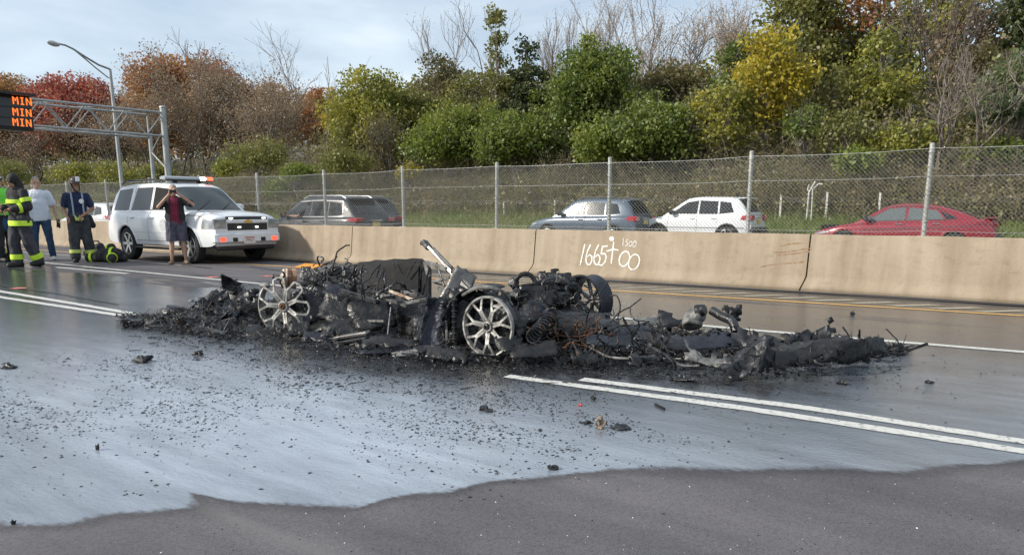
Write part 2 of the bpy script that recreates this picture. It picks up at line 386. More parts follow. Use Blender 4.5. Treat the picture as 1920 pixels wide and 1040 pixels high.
stripe('edge_line', [(-50, 10.45), (-25, 10.5)] + px_line((230, 487), (350, 498)), .10, YELP2)
q = px_line((548, 502), (572, 494), (606, 496), (588, 504)); b = MB(); b.add([(x, y, .009) for x, y in q], [(0, 1, 2, 3)]); tag(b.build('orange_marking', ORAP, smooth=False), kind='structure')
b = MB()
for i in range(34):                                             # worn diagonal hatching between the edge line and the barrier
    x = -14.5 + i * .52; b.add([(x, 11.52, .0045), (x + .16, 11.52, .0045), (x + .62, 12.0, .0045), (x + .46, 12.0, .0045)], [(0, 1, 2, 3)])
tag(b.build('hatched_marking', YELP2, smooth=False), kind='structure')
TAR = mat('black_crack_sealer', (.012, .012, .013), .35)
for pp, wd in ((((0, 536), (110, 551), (222, 571)), .05), (((340, 497), (395, 503)), .07), (((468, 500), (520, 507), (600, 516)), .05), (((100, 470), (330, 486)), .04)):
    stripe('crack_sealer', px_line(*pp), wd, TAR, z=.0065, jit=.012)
PINK = mat('pink_mark_colour', (.75, .2, .16), .6)  # small flat pink marks on the road
for x, y in ((396, 520), (500, 518), (32, 541)):
    c = G(x, y); b = MB(); b.add([(c.x + .06 * (1 + .5 * rnd.random()) * math.cos(a) * (1 + (i % 2)), c.y + .07 * math.sin(a) * (1 + .6 * (i % 3)), .008) for i, a in enumerate([k * .785 for k in range(8)])], [tuple(range(8))])
    tag(b.build('pink_mark', PINK, smooth=False), kind='structure')
# ------------------------------------------------------------------ concrete median barrier with its fence
def concrete_material():
    m = bpy.data.materials.new('weathered_tan_concrete'); m.use_nodes = True; t = m.node_tree; l = t.links.new; p = t.nodes['Principled BSDF']; p.inputs['Roughness'].default_value = .85
    ge = N(t, 'ShaderNodeNewGeometry')
    def noise(s, d, sc):
        mp = N(t, 'ShaderNodeMapping'); mp.inputs['Scale'].default_value = sc; n = N(t, 'ShaderNodeTexNoise', i_Scale=s, i_Detail=d, i_Roughness=.6); l(ge.outputs['Position'], mp.inputs[0]); l(mp.outputs[0], n.inputs['Vector']); return n.outputs['Fac']
    def ramp(f, a, b, ca, cb):
        r = N(t, 'ShaderNodeValToRGB'); e = r.color_ramp.elements; e[0].position, e[1].position = a, b; e[0].color = (*ca, 1); e[1].color = (*cb, 1); l(f, r.inputs[0]); return r.outputs[0]
    def mul(a, b, f=1.0):
        n = N(t, 'ShaderNodeMix', data_type='RGBA', blend_type='MULTIPLY'); n.inputs['Factor'].default_value = f; l(a, n.inputs['A']); l(b, n.inputs['B']); return n.outputs['Result']
    c = ramp(noise(1.1, 5, (1, 1, 1)), .3, .7, (.295, .238, .170), (.355, .293, .218))
    c = mul(c, ramp(noise(1.0, 5, (3.2, 1, .35)), .35, .62, (.82, .78, .73), (1.06, 1.05, 1.04)))       # run-off streaks down the face
    c = mul(c, ramp(noise(5, 6, (1, 1, 1.6)), .33, .46, (.80, .80, .80), (1, 1, 1)), .7)
    c = mul(c, ramp(noise(70, 3, (1, 1, 1)), .25, .75, (.86, .86, .86), (1.1, 1.1, 1.1)))
    sx = N(t, 'ShaderNodeSeparateXYZ'); l(ge.outputs['Position'], sx.inputs[0])
    mr = N(t, 'ShaderNodeMapRange', interpolation_type='SMOOTHSTEP'); mr.inputs['From Min'].default_value = .0; mr.inputs['From Max'].default_value = .12; l(sx.outputs['Z'], mr.inputs[0])
    dirt = N(t, 'ShaderNodeMix', data_type='RGBA'); dirt.inputs['A'].default_value = (.6, .58, .56, 1); dirt.inputs['B'].default_value = (1, 1, 1, 1); l(mr.outputs[0], dirt.inputs['Factor'])
    c = mul(c, dirt.outputs['Result']); l(c, p.inputs['Base Color'])
    b = N(t, 'ShaderNodeBump', i_Strength=.35, i_Distance=.012); l(noise(22, 5, (1, 1, 1)), b.inputs['Height']); l(b.outputs[0], p.inputs['Normal'])
    return m
CONC = concrete_material()
B0, BK, BT, ZK, ZT = 12.64, 12.79, 12.87, .25, .905                # front face: toe, kink, top
barrier = thing('concrete_barrier', 'long tan concrete median barrier of jointed segments below the chain-link fence', 'barrier', (-6, 12.98, 0))
half = [(B0, 0), (B0 + .005, .06), (BK - .02, ZK - .06), (BK, ZK), (BT - .003, ZT - .03), (BT + .012, ZT - .006), (BT + .03, ZT)]
ctr = 12.98; prof = half + [(2 * ctr - y, z) for y, z in half[::-1]]
XJ = OY(1005, 433, BT).x; SEG = 5.31
DARKJ = mat('dark_joint_filler', (.03, .028, .025), .9)  # dark filler set back in the barrier joints
segs = []
for k in range(-16, 3):
    x0, x1 = XJ + k * SEG + .012, XJ + (k + 1) * SEG - .012
    n = 18; rows = []; sk = .05
    for i in range(n + 1):
        x = x0 + (x1 - x0) * i / n
        # the joints run plumb down to the kink and lean over the toe
        rows.append([(x + (-.0 if z >= ZK else (-(ZK - z) * .22)), y + (mnoise.noise((x * 1.3, z * 3, 1)) * .006), z + (mnoise.noise((x * .9, 3, 1)) * .008 if z > .5 else 0)) for y, z in prof])
    b = MB(); b.grid(rows)
    b.add(rows[0], [tuple(range(len(prof)))]); b.add(rows[-1], [tuple(range(len(prof) - 1, -1, -1))])
    segs.append(b.build('barrier_segment', CONC, barrier, world=True, angle=30))
b = MB()
for k in range(-15, 4):
    x = XJ + k * SEG
    b.add([(x - .02 + (0 if z >= ZK else -(ZK - z) * .22), y + .02, z - .02) for y, z in half] + [(x + .02 + (0 if z >= ZK else -(ZK - z) * .22), y + .02, z - .02) for y, z in half],
          [(i, i + 1, i + 1 + len(half), i + len(half)) for i in range(len(half) - 1)])
tag(b.build('joint_filler', DARKJ, barrier, world=True), kind='stuff')
def face(x, y, lift=.004):
    """photo pixel to the point on the upper face of the barrier"""
    Y = BT
    for _ in range(6):
        p = OY(x, y, Y); Y = BK + (p.z - ZK) / (ZT - ZK) * (BT - BK) if p.z > ZK else BK - (ZK - p.z) / ZK * (BK - B0) * 1.05
    return Vector((p.x, p.y - lift, p.z))
def face_strokes(name, strokes, wid, m, parent, jit=.24):
    b = MB()
    for s in strokes:
        P = [face(*q) for q in s]; rows = []
        # resample
        R_ = []
        for a, c in zip(P[:-1], P[1:]):
            k = max(1, int((c - a).length / .02)); R_ += [a.lerp(c, i / k) for i in range(k)]
        R_.append(P[-1])
        for i, p in enumerate(R_):
            d = R_[min(i + 1, len(R_) - 1)] - R_[max(i - 1, 0)]; d.normalize(); n = Vector((-d.z, 0, d.x))
            wv = wid * (1 + rnd.uniform(-jit, jit)) * (.6 if i in (0, len(R_) - 1) else 1) / 2
            rows.append([p - n * wv, p + n * wv])
        b.grid(rows)
    return b.build(name, m, parent, world=True, smooth=False)
def arc(cx_, cy_, rx, ry, a0, a1, n=14, sh=-.18):
    return [(cx_ + rx * math.cos(math.radians(a0 + (a1 - a0) * i / n)) + sh * ry * math.sin(math.radians(a0 + (a1 - a0) * i / n)), cy_ + ry * math.sin(math.radians(a0 + (a1 - a0) * i / n))) for i in range(n + 1)]
SPRAY = mat('white_spray_paint', (.74, .73, .69), .8, col2=(.60, .57, .50), scale=22, mixpos=(.45, .7))
seg_of = lambda X: segs[max(0, min(len(segs) - 1, int((X - XJ) // SEG) + 16))]
gseg = seg_of(face(1145, 480).x)
six = lambda x0: [(x0 + 9, 458), (x0 + 3, 470), (x0, 482), (x0, 490), (x0 + 3, 496), (x0 + 8, 495), (x0 + 11, 488), (x0 + 11, 481), (x0 + 7, 477), (x0 + 2, 482)]
big_ = [[(1097, 457), (1088, 497)], six(1099), six(1114), [(1140, 461), (1130, 462), (1127, 476), (1134, 475), (1137, 481), (1135, 490), (1129, 497), (1121, 496)],
        [(1151, 453), (1149, 470), (1146, 494)], [(1137, 471), (1150, 467), (1160, 469)], arc(1171, 485, 9.5, 14, 0, 360), arc(1189, 491, 10, 14.5, 0, 360)]
face_strokes('painted_number', big_, .028, SPRAY, gseg)
face_strokes('painted_number', [[(1169, 446), (1168, 461)], [(1179, 449), (1175, 450), (1174, 454), (1177, 455), (1177, 459), (1172, 461)], arc(1182.5, 457, 2.9, 4.8, 0, 360, 10), arc(1190, 457.5, 3.2, 5.5, 0, 360, 10)], .014, SPRAY, gseg)
c0 = face(1147, 448); b = MB(); b.add([(c0.x + .052 * math.cos(a) * (1 + .15 * math.sin(3 * a)), c0.y, c0.z + .05 * math.sin(a)) for a in [i * .4488 for i in range(14)]], [tuple(range(14))]); b.build('paint_dot', SPRAY, gseg, world=True, smooth=False)
SCR = mat('rust_brown_scuff', (.23, .135, .075), .9, col2=(.34, .25, .17), scale=18)
sseg = seg_of(face(1480, 470).x)
face_strokes('scuff_mark', [[(1462, 461), (1485, 457), (1508, 456)], [(1450, 473), (1480, 472), (1522, 465)], [(1455, 478), (1490, 476), (1520, 471)], [(1440, 497), (1470, 494), (1508, 491)], [(1425, 500), (1450, 496)]], .022, SCR, sseg, .5)
# cables lying along the toe
CABLE = mat('black_cable_rubber', (.015, .015, .016), .6)
def lay(pts, r, n=5, wob=.0):
    b = MB(); b.tube(pts, r, n); return b
cp = []; cp2 = []
for i in range(170):
    x = -29 + i * .19
    cp.append((x, 12.60 - .05 * vnoise(np.array([x]), np.array([0.]), 1.6, 1, 41, 2)[0], .014 + .03 * max(0, vnoise(np.array([x]), np.array([0.]), 1.1, 1, 44, 2)[0] - .55)))
    cp2.append((x, 12.58 - .13 * vnoise(np.array([x]), np.array([0.]), 2.3, 1, 42, 3)[0], .013))
tag(lay(cp, .013).build('cable', CABLE), 'thin black cable lying straight along the foot of the concrete barrier', 'cable')
tag(lay(cp2, .011).build('cable', CABLE), 'thin black cable wandering loosely just in front of the barrier foot', 'cable')
# chain-link fence on the barrier
GALV = mat('galvanised_steel', (.42, .43, .42), .5, .75, col2=(.30, .31, .30), scale=14)
GALVP = mat('weathered_post_steel', (.50, .50, .47), .6, .3, col2=(.36, .36, .33), scale=9)
FY = 12.97; fence = thing('chain_link_fence', 'galvanised chain-link fence on round posts along the barrier top', 'fence', (-6, FY, .9))
PX0 = OY(1402, 430, FY).x; PS = SEG / 2
def post_mesh():
    b = MB(); b.lathe([(.034, -.02), (.034, 1.3), (.036, 1.302), (.036, 1.33), (.02, 1.345), (0, 1.347)], 10)
    for z in (.22, .62, 1.02, 1.22): b.lathe([(.0355, z - .016), (.042, z - .012), (.042, z + .012), (.0355, z + .016)], 10)
    b.box((0, 0, .006), (.15, .15, .012)); return b.mesh('post', GALVP)
def link_mesh():
    b = MB(); s = .064; hgt = 1.23; nz = int(hgt / (s / 2)); k = int(PS / s)
    V = []; Fq = []; sx = PS / k; r = .0031
    for i in range(k):
        for ph in (0,):
            base = len(V); 
            for j in range(nz + 1):
                x = i * sx + (sx * .5 if j % 2 else -sx * .0) ; z = j * s / 2 + .02; yo = .003 * (1 if j % 2 else -1)
                x2 = x if j % 2 == 0 else x
                for a in range(3): V.append((x + r * math.cos(a * 2.094) * 1.15, yo + r * math.sin(a * 2.094), z + r * .4 * math.sin(a * 2.094 + 1)))
            for j in range(nz):
                for a in range(3): Fq.append((base + j * 3 + a, base + j * 3 + (a + 1) % 3, base + j * 3 + 3 + (a + 1) % 3, base + j * 3 + 3 + a))
            base = len(V)
            for j in range(nz + 1):
                x = i * sx + (sx * .5 if j % 2 else sx); z = j * s / 2 + .02; yo = .003 * (-1 if j % 2 else 1)
                for a in range(3): V.append((x + r * math.cos(a * 2.094) * 1.15, yo + r * math.sin(a * 2.094), z + r * .4 * math.sin(a * 2.094 + 1)))
            for j in range(nz):
                for a in range(3): Fq.append((base + j * 3 + a, base + j * 3 + (a + 1) % 3, base + j * 3 + 3 + (a + 1) % 3, base + j * 3 + 3 + a))
    return raw_mesh('chain_link', np.array(V), np.array(Fq), GALV)
pm, lm = post_mesh(), link_mesh()
for k in range(-24, 4):
    x = PX0 + k * PS
    o = link('post', pm, fence, (x + 6, 0, 0)); o.rotation_euler = (rnd.uniform(-.012, .012), rnd.uniform(-.012, .012), rnd.random())
    if k < 3: link('chain_link', lm, fence, (x + 6, -.045, 0))
for z, sag, nm in ((1.255, .02, 'tension_wire'), (.86, .01, 'tension_wire'), (.07, .012, 'tension_wire')):
    b = MB(); pts = []
    for k in range(-24, 3):
        for i in range(4): pts.append((PX0 + (k + i / 4) * PS + 6, -.04, z - sag * math.sin(math.pi * i / 4) + (.012 * math.sin(k * 1.7))))
    b.tube(pts, .0045, 4); b.build(nm, GALV, fence)
# ================================================================== BANK: wall, trees, shrubs, brush
def leafmat(name, cols, rough=.6, trans=.45, nscale=.55):
    if name in MATS: return MATS[name]
    m = bpy.data.materials.new(name); m.use_nodes = True; t = m.node_tree; t.nodes.clear(); l = t.links.new
    o = N(t, 'ShaderNodeOutputMaterial'); ge = N(t, 'ShaderNodeNewGeometry')
    n = N(t, 'ShaderNodeTexNoise', i_Scale=nscale, i_Detail=3.0); l(ge.outputs['Position'], n.inputs['Vector'])
    ma = N(t, 'ShaderNodeMath', operation='MULTIPLY_ADD'); l(ge.outputs['Random Per Island'], ma.inputs[0]); ma.inputs[1].default_value = .5
    mb = N(t, 'ShaderNodeMath', operation='MULTIPLY_ADD'); l(n.outputs['Fac'], mb.inputs[0]); mb.inputs[1].default_value = 1.2; mb.inputs[2].default_value = -.28
    l(mb.outputs[0], ma.inputs[2])
    r = N(t, 'ShaderNodeValToRGB'); e = r.color_ramp.elements
    while len(e) < len(cols): e.new(.5)
    for i, c in enumerate(cols): e[i].position = .08 + .84 * i / max(1, len(cols) - 1); e[i].color = (*[min(.6, v * 1.14) for v in c], 1)
    l(ma.outputs[0], r.inputs[0])
    d = N(t, 'ShaderNodeBsdfDiffuse'); tr = N(t, 'ShaderNodeBsdfTranslucent'); g = N(t, 'ShaderNodeBsdfGlossy', i_Roughness=.5); g.inputs[0].default_value = (.9, .9, .9, 1)
    l(r.outputs[0], d.inputs[0]); l(r.outputs[0], tr.inputs[0])
    mx = N(t, 'ShaderNodeMixShader'); mx.inputs[0].default_value = trans; l(d.outputs[0], mx.inputs[1]); l(tr.outputs[0], mx.inputs[2])
    m2 = N(t, 'ShaderNodeMixShader'); m2.inputs[0].default_value = .035; l(mx.outputs[0], m2.inputs[1]); l(g.outputs[0], m2.inputs[2]); l(m2.outputs[0], o.inputs[0])
    MATS[name] = m; return m
def leaf_quads(C, size, rng, droop=.0, aspect=.62):
    """one folded diamond leaf per centre"""
    n = len(C); a = rng.normal(size=(n, 3)); a[:, 2] -= droop; a /= np.linalg.norm(a, axis=1, keepdims=True)
    b_ = rng.normal(size=(n, 3)); b_ -= a * (a * b_).sum(1, keepdims=True); b_ /= np.linalg.norm(b_, axis=1, keepdims=True)
    s = (size * rng.uniform(.6, 1.35, n))[:, None]
    V = np.stack([C - a * s * .5, C + b_ * s * .5 * aspect, C + a * s * .5, C - b_ * s * .5 * aspect], 1).reshape(-1, 3)
    return V, np.arange(n * 4).reshape(n, 4)
def clump_pts(cl, per, rng):
    """leaf centres about clump centres; cl rows: x y z r"""
    out = []
    for x, y, z, r in cl:
        n = max(4, int(per * r * r)); d = rng.normal(size=(n, 3)); d /= np.linalg.norm(d, axis=1, keepdims=True)
        q = r * rng.uniform(.0, 1, n) ** .45; p = d * q[:, None] * np.array([1.1, 1.1, .8]); out.append(p + np.array([x, y, z]))
    return np.concatenate(out)
def seg_mesh(name, S, m, n=4):
    """S rows: ax ay az bx by bz r0 r1"""
    S = np.asarray(S, float); A, B, r0, r1 = S[:, :3], S[:, 3:6], S[:, 6], S[:, 7]; d = B - A; d /= np.maximum(np.linalg.norm(d, axis=1, keepdims=True), 1e-9)
    ref = np.where(np.abs(d[:, 2:3]) < .9, np.array([[0, 0, 1.]]), np.array([[1., 0, 0]])); u = np.cross(d, ref); u /= np.linalg.norm(u, axis=1, keepdims=True); v = np.cross(d, u)
    V = []; k = len(S)
    for P, r in ((A, r0), (B, r1)):
        for j in range(n):
            an = 2 * math.pi * j / n; V.append(P + (u * math.cos(an) + v * math.sin(an)) * r[:, None])
    V = np.stack(V, 1).reshape(-1, 3); b = (np.arange(k) * 2 * n)[:, None]; Fq = []
    for j in range(n): Fq.append(np.concatenate([b + j, b + (j + 1) % n, b + n + (j + 1) % n, b + n + j], 1))
    return raw_mesh(name, V, np.concatenate(Fq), m, True)
def grow(S, tips, p, d, length, r, depth, rng, spread=.5, up=.12, split=2, minr=.006, wob=.18):
    k = 3; q = np.array(p, float); d = np.array(d, float)
    for i in range(k):
        d = d + rng.normal(size=3) * wob; d[2] += up * .3; d /= np.linalg.norm(d); q2 = q + d * length / k
        S.append((*q, *q2, max(minr, r * (1 - .28 * i / k)), max(minr, r * (1 - .28 * (i + 1) / k)))); q = q2
        if depth > 0 and i < k - 1 and rng.random() < .6:
            e = d + rng.normal(size=3) * spread * 1.2; e[2] += up; e /= np.linalg.norm(e); grow(S, tips, q, e, length * rng.uniform(.5, .75), r * .45, depth - 1, rng, spread, up, split, minr, wob)
    if depth <= 0: tips.append(q); return
    for j in range(split):
        e = d + rng.normal(size=3) * spread; e[2] += up; e /= np.linalg.norm(e); grow(S, tips, q, e, length * rng.uniform(.62, .85), r * .62, depth - 1, rng, spread, up, split, minr, wob)
BARK = mat('grey_brown_bark', (.15, .125, .105), .9, col2=(.23, .20, .17), scale=5, bump=.4, bscale=12)
BARKP = mat('pale_bark', (.27, .235, .21), .9, col2=(.19, .165, .15), scale=4)
BARKD = mat('dark_bark', (.10, .085, .075), .9)
def PXM(Y, x): q = OY(x, 392, Y); return (q - CV).dot(fc) / F_PX
def dense_tree(name, label, cat, x, Y, x0, x1, yt, yb, lm_, n=60, per=170, leaf=.2, shape='round', bark=BARK, group=None, seed=0, rmin=.5, trunk=True, gap=0.0, lean=0.0):
    """crown given by its outline in the photograph at the distance Y, trunk down to the bank"""
    rng = np.random.default_rng(seed + 100); pm_ = PXM(Y, x); base = OY(x, 392, Y); bx, by = base.x, Y; z0 = bz(bx, by) - .1
    zt, zb = OY(x, yt, Y).z, max(OY(x, yb, Y).z, z0 + .1); hw = (x1 - x0) / 2 * pm_; ox = ((x0 + x1) / 2 - x) * pm_
    rx = rgt
    t = thing(name, label, cat, (bx, by, z0), 0, group); H_ = zt - z0; cl = []; crz = (zt - zb) / 2; cz = (zt + zb) / 2 - z0
    tries = 0
    while len(cl) < n and tries < n * 40:
        tries += 1; u = rng.uniform(-1, 1, 3); h = (u[2] + 1) / 2
        if shape == 'round': ok = (u ** 2).sum() < 1
        elif shape == 'cone': ok = math.hypot(u[0], u[1]) < (1 - h) ** .8 * .95 + .06
        elif shape == 'column': ok = math.hypot(u[0], u[1]) < .55 + .4 * math.sin(h * 9 + seed) * .5 + (.3 * (1 - h))
        elif shape == 'mound': ok = (u[0] ** 2 + u[1] ** 2) + (max(0, h - .25) / .75) ** 2.2 < 1
        elif shape == 'broad': ok = abs(u[0]) ** 2.6 + abs(u[1]) ** 2.6 + abs(u[2]) ** 2.6 < 1
        if not ok: continue
        if shape == 'round' and (u ** 2).sum() < .2 and rng.random() < .7: continue
        r = hw * rng.uniform(.2, .42) if shape != 'cone' else hw * (.12 + .26 * (1 - h)); r = max(r, rmin * .6)
        lx = ox + u[0] * max(hw - r * .8, .1) + lean * h; ly = u[1] * max(hw - r * .8, .1) * .8
        cl.append((lx * rx.x - ly * rx.y, lx * rx.y + ly * rx.x, cz + u[2] * max(crz - r * .7, .1), r))
    cl = np.array(cl)
    if gap: cl = cl[rng.random(len(cl)) > gap]
    C = clump_pts(cl, per * 2.5, rng); V, Fq = leaf_quads(C, leaf * .98, rng, .25)
    link('crown', raw_mesh('crown', V, Fq, lm_), t)
    if trunk:
        S = []; top = np.array([lean * .6 * rx.x + ox * rx.x * .7, lean * .6 * rx.y + ox * rx.y * .7, cz + crz * .55]); k = 7; p = np.zeros(3); R0 = max(.09, H_ * .016)
        for i in range(k):
            q = top * ((i + 1) / k) + rng.normal(size=3) * np.array([.12, .12, 0]) * (i < k - 1); S.append((*p, *q, R0 * (1 - .8 * i / k), R0 * (1 - .8 * (i + 1) / k))); p = q
        for c in cl[:: max(1, len(cl) // 22)]:
            f = np.clip((c[2] / max(top[2], .1)) * .6, .12, .9); a = top * f; mid = (a + c[:3]) / 2 + rng.normal(size=3) * .2; r = R0 * .38 * (1 - .5 * f); S.append((*a, *mid, r, r * .7)); S.append((*mid, *c[:3], r * .7, r * .25))
            for _ in range(3):
                e = c[:3] + rng.normal(size=3) * c[3] * .8; S.append((*c[:3], *e, r * .3, .008))
        link('trunk', seg_mesh('trunk', S, bark, 3), t)
    return t
def bare_tree(name, label, cat, x, Y, yt, spreadpx, m=BARKP, leaves=None, nleaf=0, leaf=.14, depth=4, seed=0, stems=1, spread=.42, up=.25, group=None, wob=.12, split=2, lspread=.25, r0=None):
    rng = np.random.default_rng(seed + 500); base = OY(x, 392, Y); z0 = bz(base.x, Y) - .1; Ht = OY(x, yt, Y).z - z0; t = thing(name, label, cat, (base.x, Y, z0), 0, group)
    S, tips = [], []
    for s in range(stems):
        d = np.array([rng.normal() * .18 * (stems > 1), rng.normal() * .1, 1.0]); off = rng.normal(size=3) * np.array([1, 1, 0]) * .2 * (stems > 1)
        grow(S, tips, off, d / np.linalg.norm(d), 1.0, .05, depth, rng, spread, up, split, 0, wob)
    S = np.array(S); hi = S[:, 5].max(); sc = Ht / hi; lat = rgt.x * S[:, 3] + rgt.y * S[:, 4]; wd = np.percentile(np.abs(lat), 97); sw = spreadpx / 2 * PXM(Y, x) / max(wd, .01)
    K = np.array([sw, sw, sc]); S[:, :3] *= K; S[:, 3:6] *= K; rr = (r0 or Ht * .013) / .05; S[:, 6:] = np.maximum(S[:, 6:] * rr, .009)
    link('trunk', seg_mesh('trunk', S, m, 3), t)
    if nleaf:
        T = np.array(tips) * K; nleaf = int(nleaf * 1.6); C = T[rng.integers(0, len(T), nleaf)] + rng.normal(size=(nleaf, 3)) * lspread; V, Fq = leaf_quads(C, leaf * .75, rng, .3); link('crown', raw_mesh('crown', V, Fq, leaves), t)
    return t
# foliage colours
g_rust = leafmat('rust_olive_leaves', [(0.16, 0.095, 0.035), (0.27, 0.145, 0.05), (0.36, 0.2, 0.07)])
g_red = leafmat('crimson_leaves', [(0.17, 0.045, 0.04), (0.33, 0.085, 0.06), (0.42, 0.16, 0.09)])
g_orange = leafmat('orange_brown_leaves', [(0.2, 0.085, 0.035), (0.34, 0.14, 0.05), (0.4, 0.23, 0.07)])
g_brown = leafmat('grey_brown_leaves', [(0.17, 0.125, 0.085), (0.26, 0.19, 0.125), (0.32, 0.22, 0.13)])
g_yelgr = leafmat('yellow_green_leaves', [(0.1, 0.12, 0.024), (0.21, 0.22, 0.04), (0.34, 0.31, 0.05)])
g_olive = leafmat('olive_leaves', [(0.085, 0.095, 0.025), (0.165, 0.17, 0.045), (0.25, 0.23, 0.06)])
g_green = leafmat('vine_green_leaves', [(0.05, 0.085, 0.016), (0.115, 0.155, 0.026), (0.21, 0.24, 0.045)])
g_green2 = leafmat('bright_vine_leaves', [(0.065, 0.105, 0.02), (0.15, 0.195, 0.03), (0.27, 0.28, 0.055)])
g_dark = leafmat('dark_conifer_needles', [(0.035, 0.05, 0.02), (0.065, 0.085, 0.03), (0.12, 0.13, 0.045)])
g_darkbr = leafmat('dark_olive_brown_leaves', [(0.07, 0.068, 0.03), (0.13, 0.12, 0.045), (0.2, 0.15, 0.06)])
g_yellow = leafmat('golden_yellow_leaves', [(.16, .165, .025), (.36, .30, .03), (.50, .39, .045)])
g_tan = leafmat('pale_tan_leaves', [(0.32, 0.24, 0.17), (0.45, 0.34, 0.25), (0.4, 0.28, 0.15)])
g_blue = leafmat('blue_green_leaves', [(0.06, 0.09, 0.035), (0.11, 0.15, 0.06), (0.18, 0.2, 0.09)])
# the grey retaining wall of stacked concrete planks
PLANK = mat('grey_concrete_plank', (.20, .195, .185), .9, col2=(.30, .29, .27), scale=2.5, bump=.3, bscale=20)
wallt = thing('retaining_wall', 'grey retaining wall of stacked concrete planks half hidden behind the trees', 'wall', (-40, 41, 3.6))
pb = MB(); pb.box((0, 0, 0), (3.9, .25, .46), bev=.03); pmesh = pb.mesh('plank', PLANK)
pb2 = MB(); pb2.box((0, 0, 1.35), (.32, .42, 3.1), bev=.04); ppmesh = pb2.mesh('post', PLANK)
for i in range(26):
    X = -96 + i * 4.05; zb_ = 3.55 + .25 * math.sin(i * .7)
    for k in range(5):
        if 5.9 < zb_ + k * .48: continue
        o = link('plank', pmesh, wallt, (X + 40, rnd.uniform(-.04, .04), zb_ - 3.6 + .23 + k * .48)); o.rotation_euler = (rnd.uniform(-.02, .02), 0, rnd.uniform(-.004, .004))
    link('post', ppmesh, wallt, (X + 42.02, -.06, zb_ - 3.75))
DT, BTR = dense_tree, bare_tree
# left: far autumn wood
DT('autumn_tree', 'rust-olive round tree at the far left edge above the message sign', 'tree', 30, 40, -70, 125, 122, 300, g_rust, 60, 60, .30, 'round', seed=1)
DT('autumn_tree', 'crimson tree with a broad crown behind the street lamp pole', 'tree', 165, 42, 60, 262, 124, 310, g_red, 70, 60, .30, 'round', seed=2)
DT('autumn_tree', 'rust-brown tree between the rust-olive and the crimson tree, set further back', 'tree', 105, 52, 30, 190, 124, 300, g_rust, 50, 40, .34, 'round', seed=3)
DT('autumn_tree', 'orange-red tall tree right of the lamp pole with a domed top', 'tree', 318, 43, 236, 400, 84, 300, g_orange, 60, 55, .28, 'round', seed=4)
DT('autumn_tree', 'red-topped small crown left of the tall bare tree', 'tree', 420, 47, 385, 470, 76, 190, g_red, 20, 40, .28, 'round', seed=5, gap=.2)
BTR('bare_tree', 'grey-brown half-bare tree with russet remnants behind the gantry post', 'tree', 395, 40, 88, 190, BARK, g_brown, 5200, .22, 5, 6, 3, .4, .25, lspread=.32)
BTR('bare_tree', 'brown twiggy tree below the orange-red crown', 'tree', 300, 38, 150, 190, BARK, g_brown, 3600, .22, 5, 7, 3, .4, .25, lspread=.32)
BTR('bare_tree', 'brown bushy leafless tree left of the orange-yellow tree', 'tree', 490, 39, 112, 190, BARK, g_brown, 5200, .2, 5, 8, 3, .42, .22, lspread=.32)
BTR('bare_tree', 'dark twiggy thicket tree under the message sign truss', 'tree', 60, 36, 215, 170, BARKD, g_brown, 2400, .2, 5, 9, 4, .4, .25, lspread=.25)
BTR('bare_tree', 'grey twiggy tree under the gantry beam beside the lamp pole', 'tree', 235, 37, 185, 170, BARKD, g_brown, 3000, .2, 5, 10, 4, .4, .25, lspread=.25)
BTR('bare_tree', 'tall bare tree with upswept grey branches against the sky', 'tree', 558, 46, 32, 150, BARKP, None, 0, .2, 5, 11, 1, .40, .28)
BTR('bare_tree', 'small bare tree with thin twigs beside the taller bare one', 'tree', 632, 46, 100, 70, BARKP, None, 0, .2, 4, 12, 1, .4, .2)
BTR('bare_tree', 'thin bare tree rising above the russet crowns', 'tree', 395, 50, 48, 120, BARKP, None, 0, .2, 4, 13, 2, .4, .2)
DT('autumn_tree', 'grey-brown low crown behind the gantry post', 'tree', 430, 44, 340, 560, 120, 300, g_brown, 70, 45, .26, 'round', seed=14)
DT('autumn_tree', 'muted brown low crown behind the gantry truss', 'tree', 210, 44, 80, 330, 190, 310, g_brown, 60, 45, .26, 'round', seed=15)
# back rows that close the wood between the named trees
skx = [0, 90, 150, 250, 290, 330, 430, 470, 520, 600, 640, 700, 760, 800, 850, 890, 1050, 1080, 1150, 1200, 1300, 1320, 1400, 1500, 2000]
sky_ = [128, 128, 134, 140, 112, 96, 96, 112, 145, 155, 150, 138, 120, 108, 112, 120, 130, 110, 110, 125, 118, 80, 40, 0, -40]
back_at = ['at the far left edge above the message sign', 'above the message sign, next to the edge one', 'just left of the lamp head', 'below the lamp arm', 'behind the lamp pole', 'between the lamp pole and the gantry post', 'behind the domed orange-red tree', 'above the gantry post', 'above the hood of the light-bar truck', 'right of the light-bar truck, below the tall bare tree', 'behind the orange-brown tree',
    'behind the small orange-yellow tree', 'behind the wide olive tree', 'right of the wide olive tree', 'behind the dark round tree', 'left of the big bare tree trunk', 'behind the slender vine tree', 'behind the dark conifer', 'in the gap right of the conifer', 'behind the smothered vine tree', 'right shoulder of the smothered vine tree', 'behind the dark olive-brown tree', 'under the feathery tan trees', 'behind the deep green crown', 'behind the golden tree', 'right of the golden tree', 'left of the rusty airy tree', 'behind the rusty airy tree', 'behind the tall yellow-green tree', 'right of the tall yellow-green tree', 'behind the slim bare tree', 'left of the blue-green tree', 'behind the blue-green tree at the right edge']
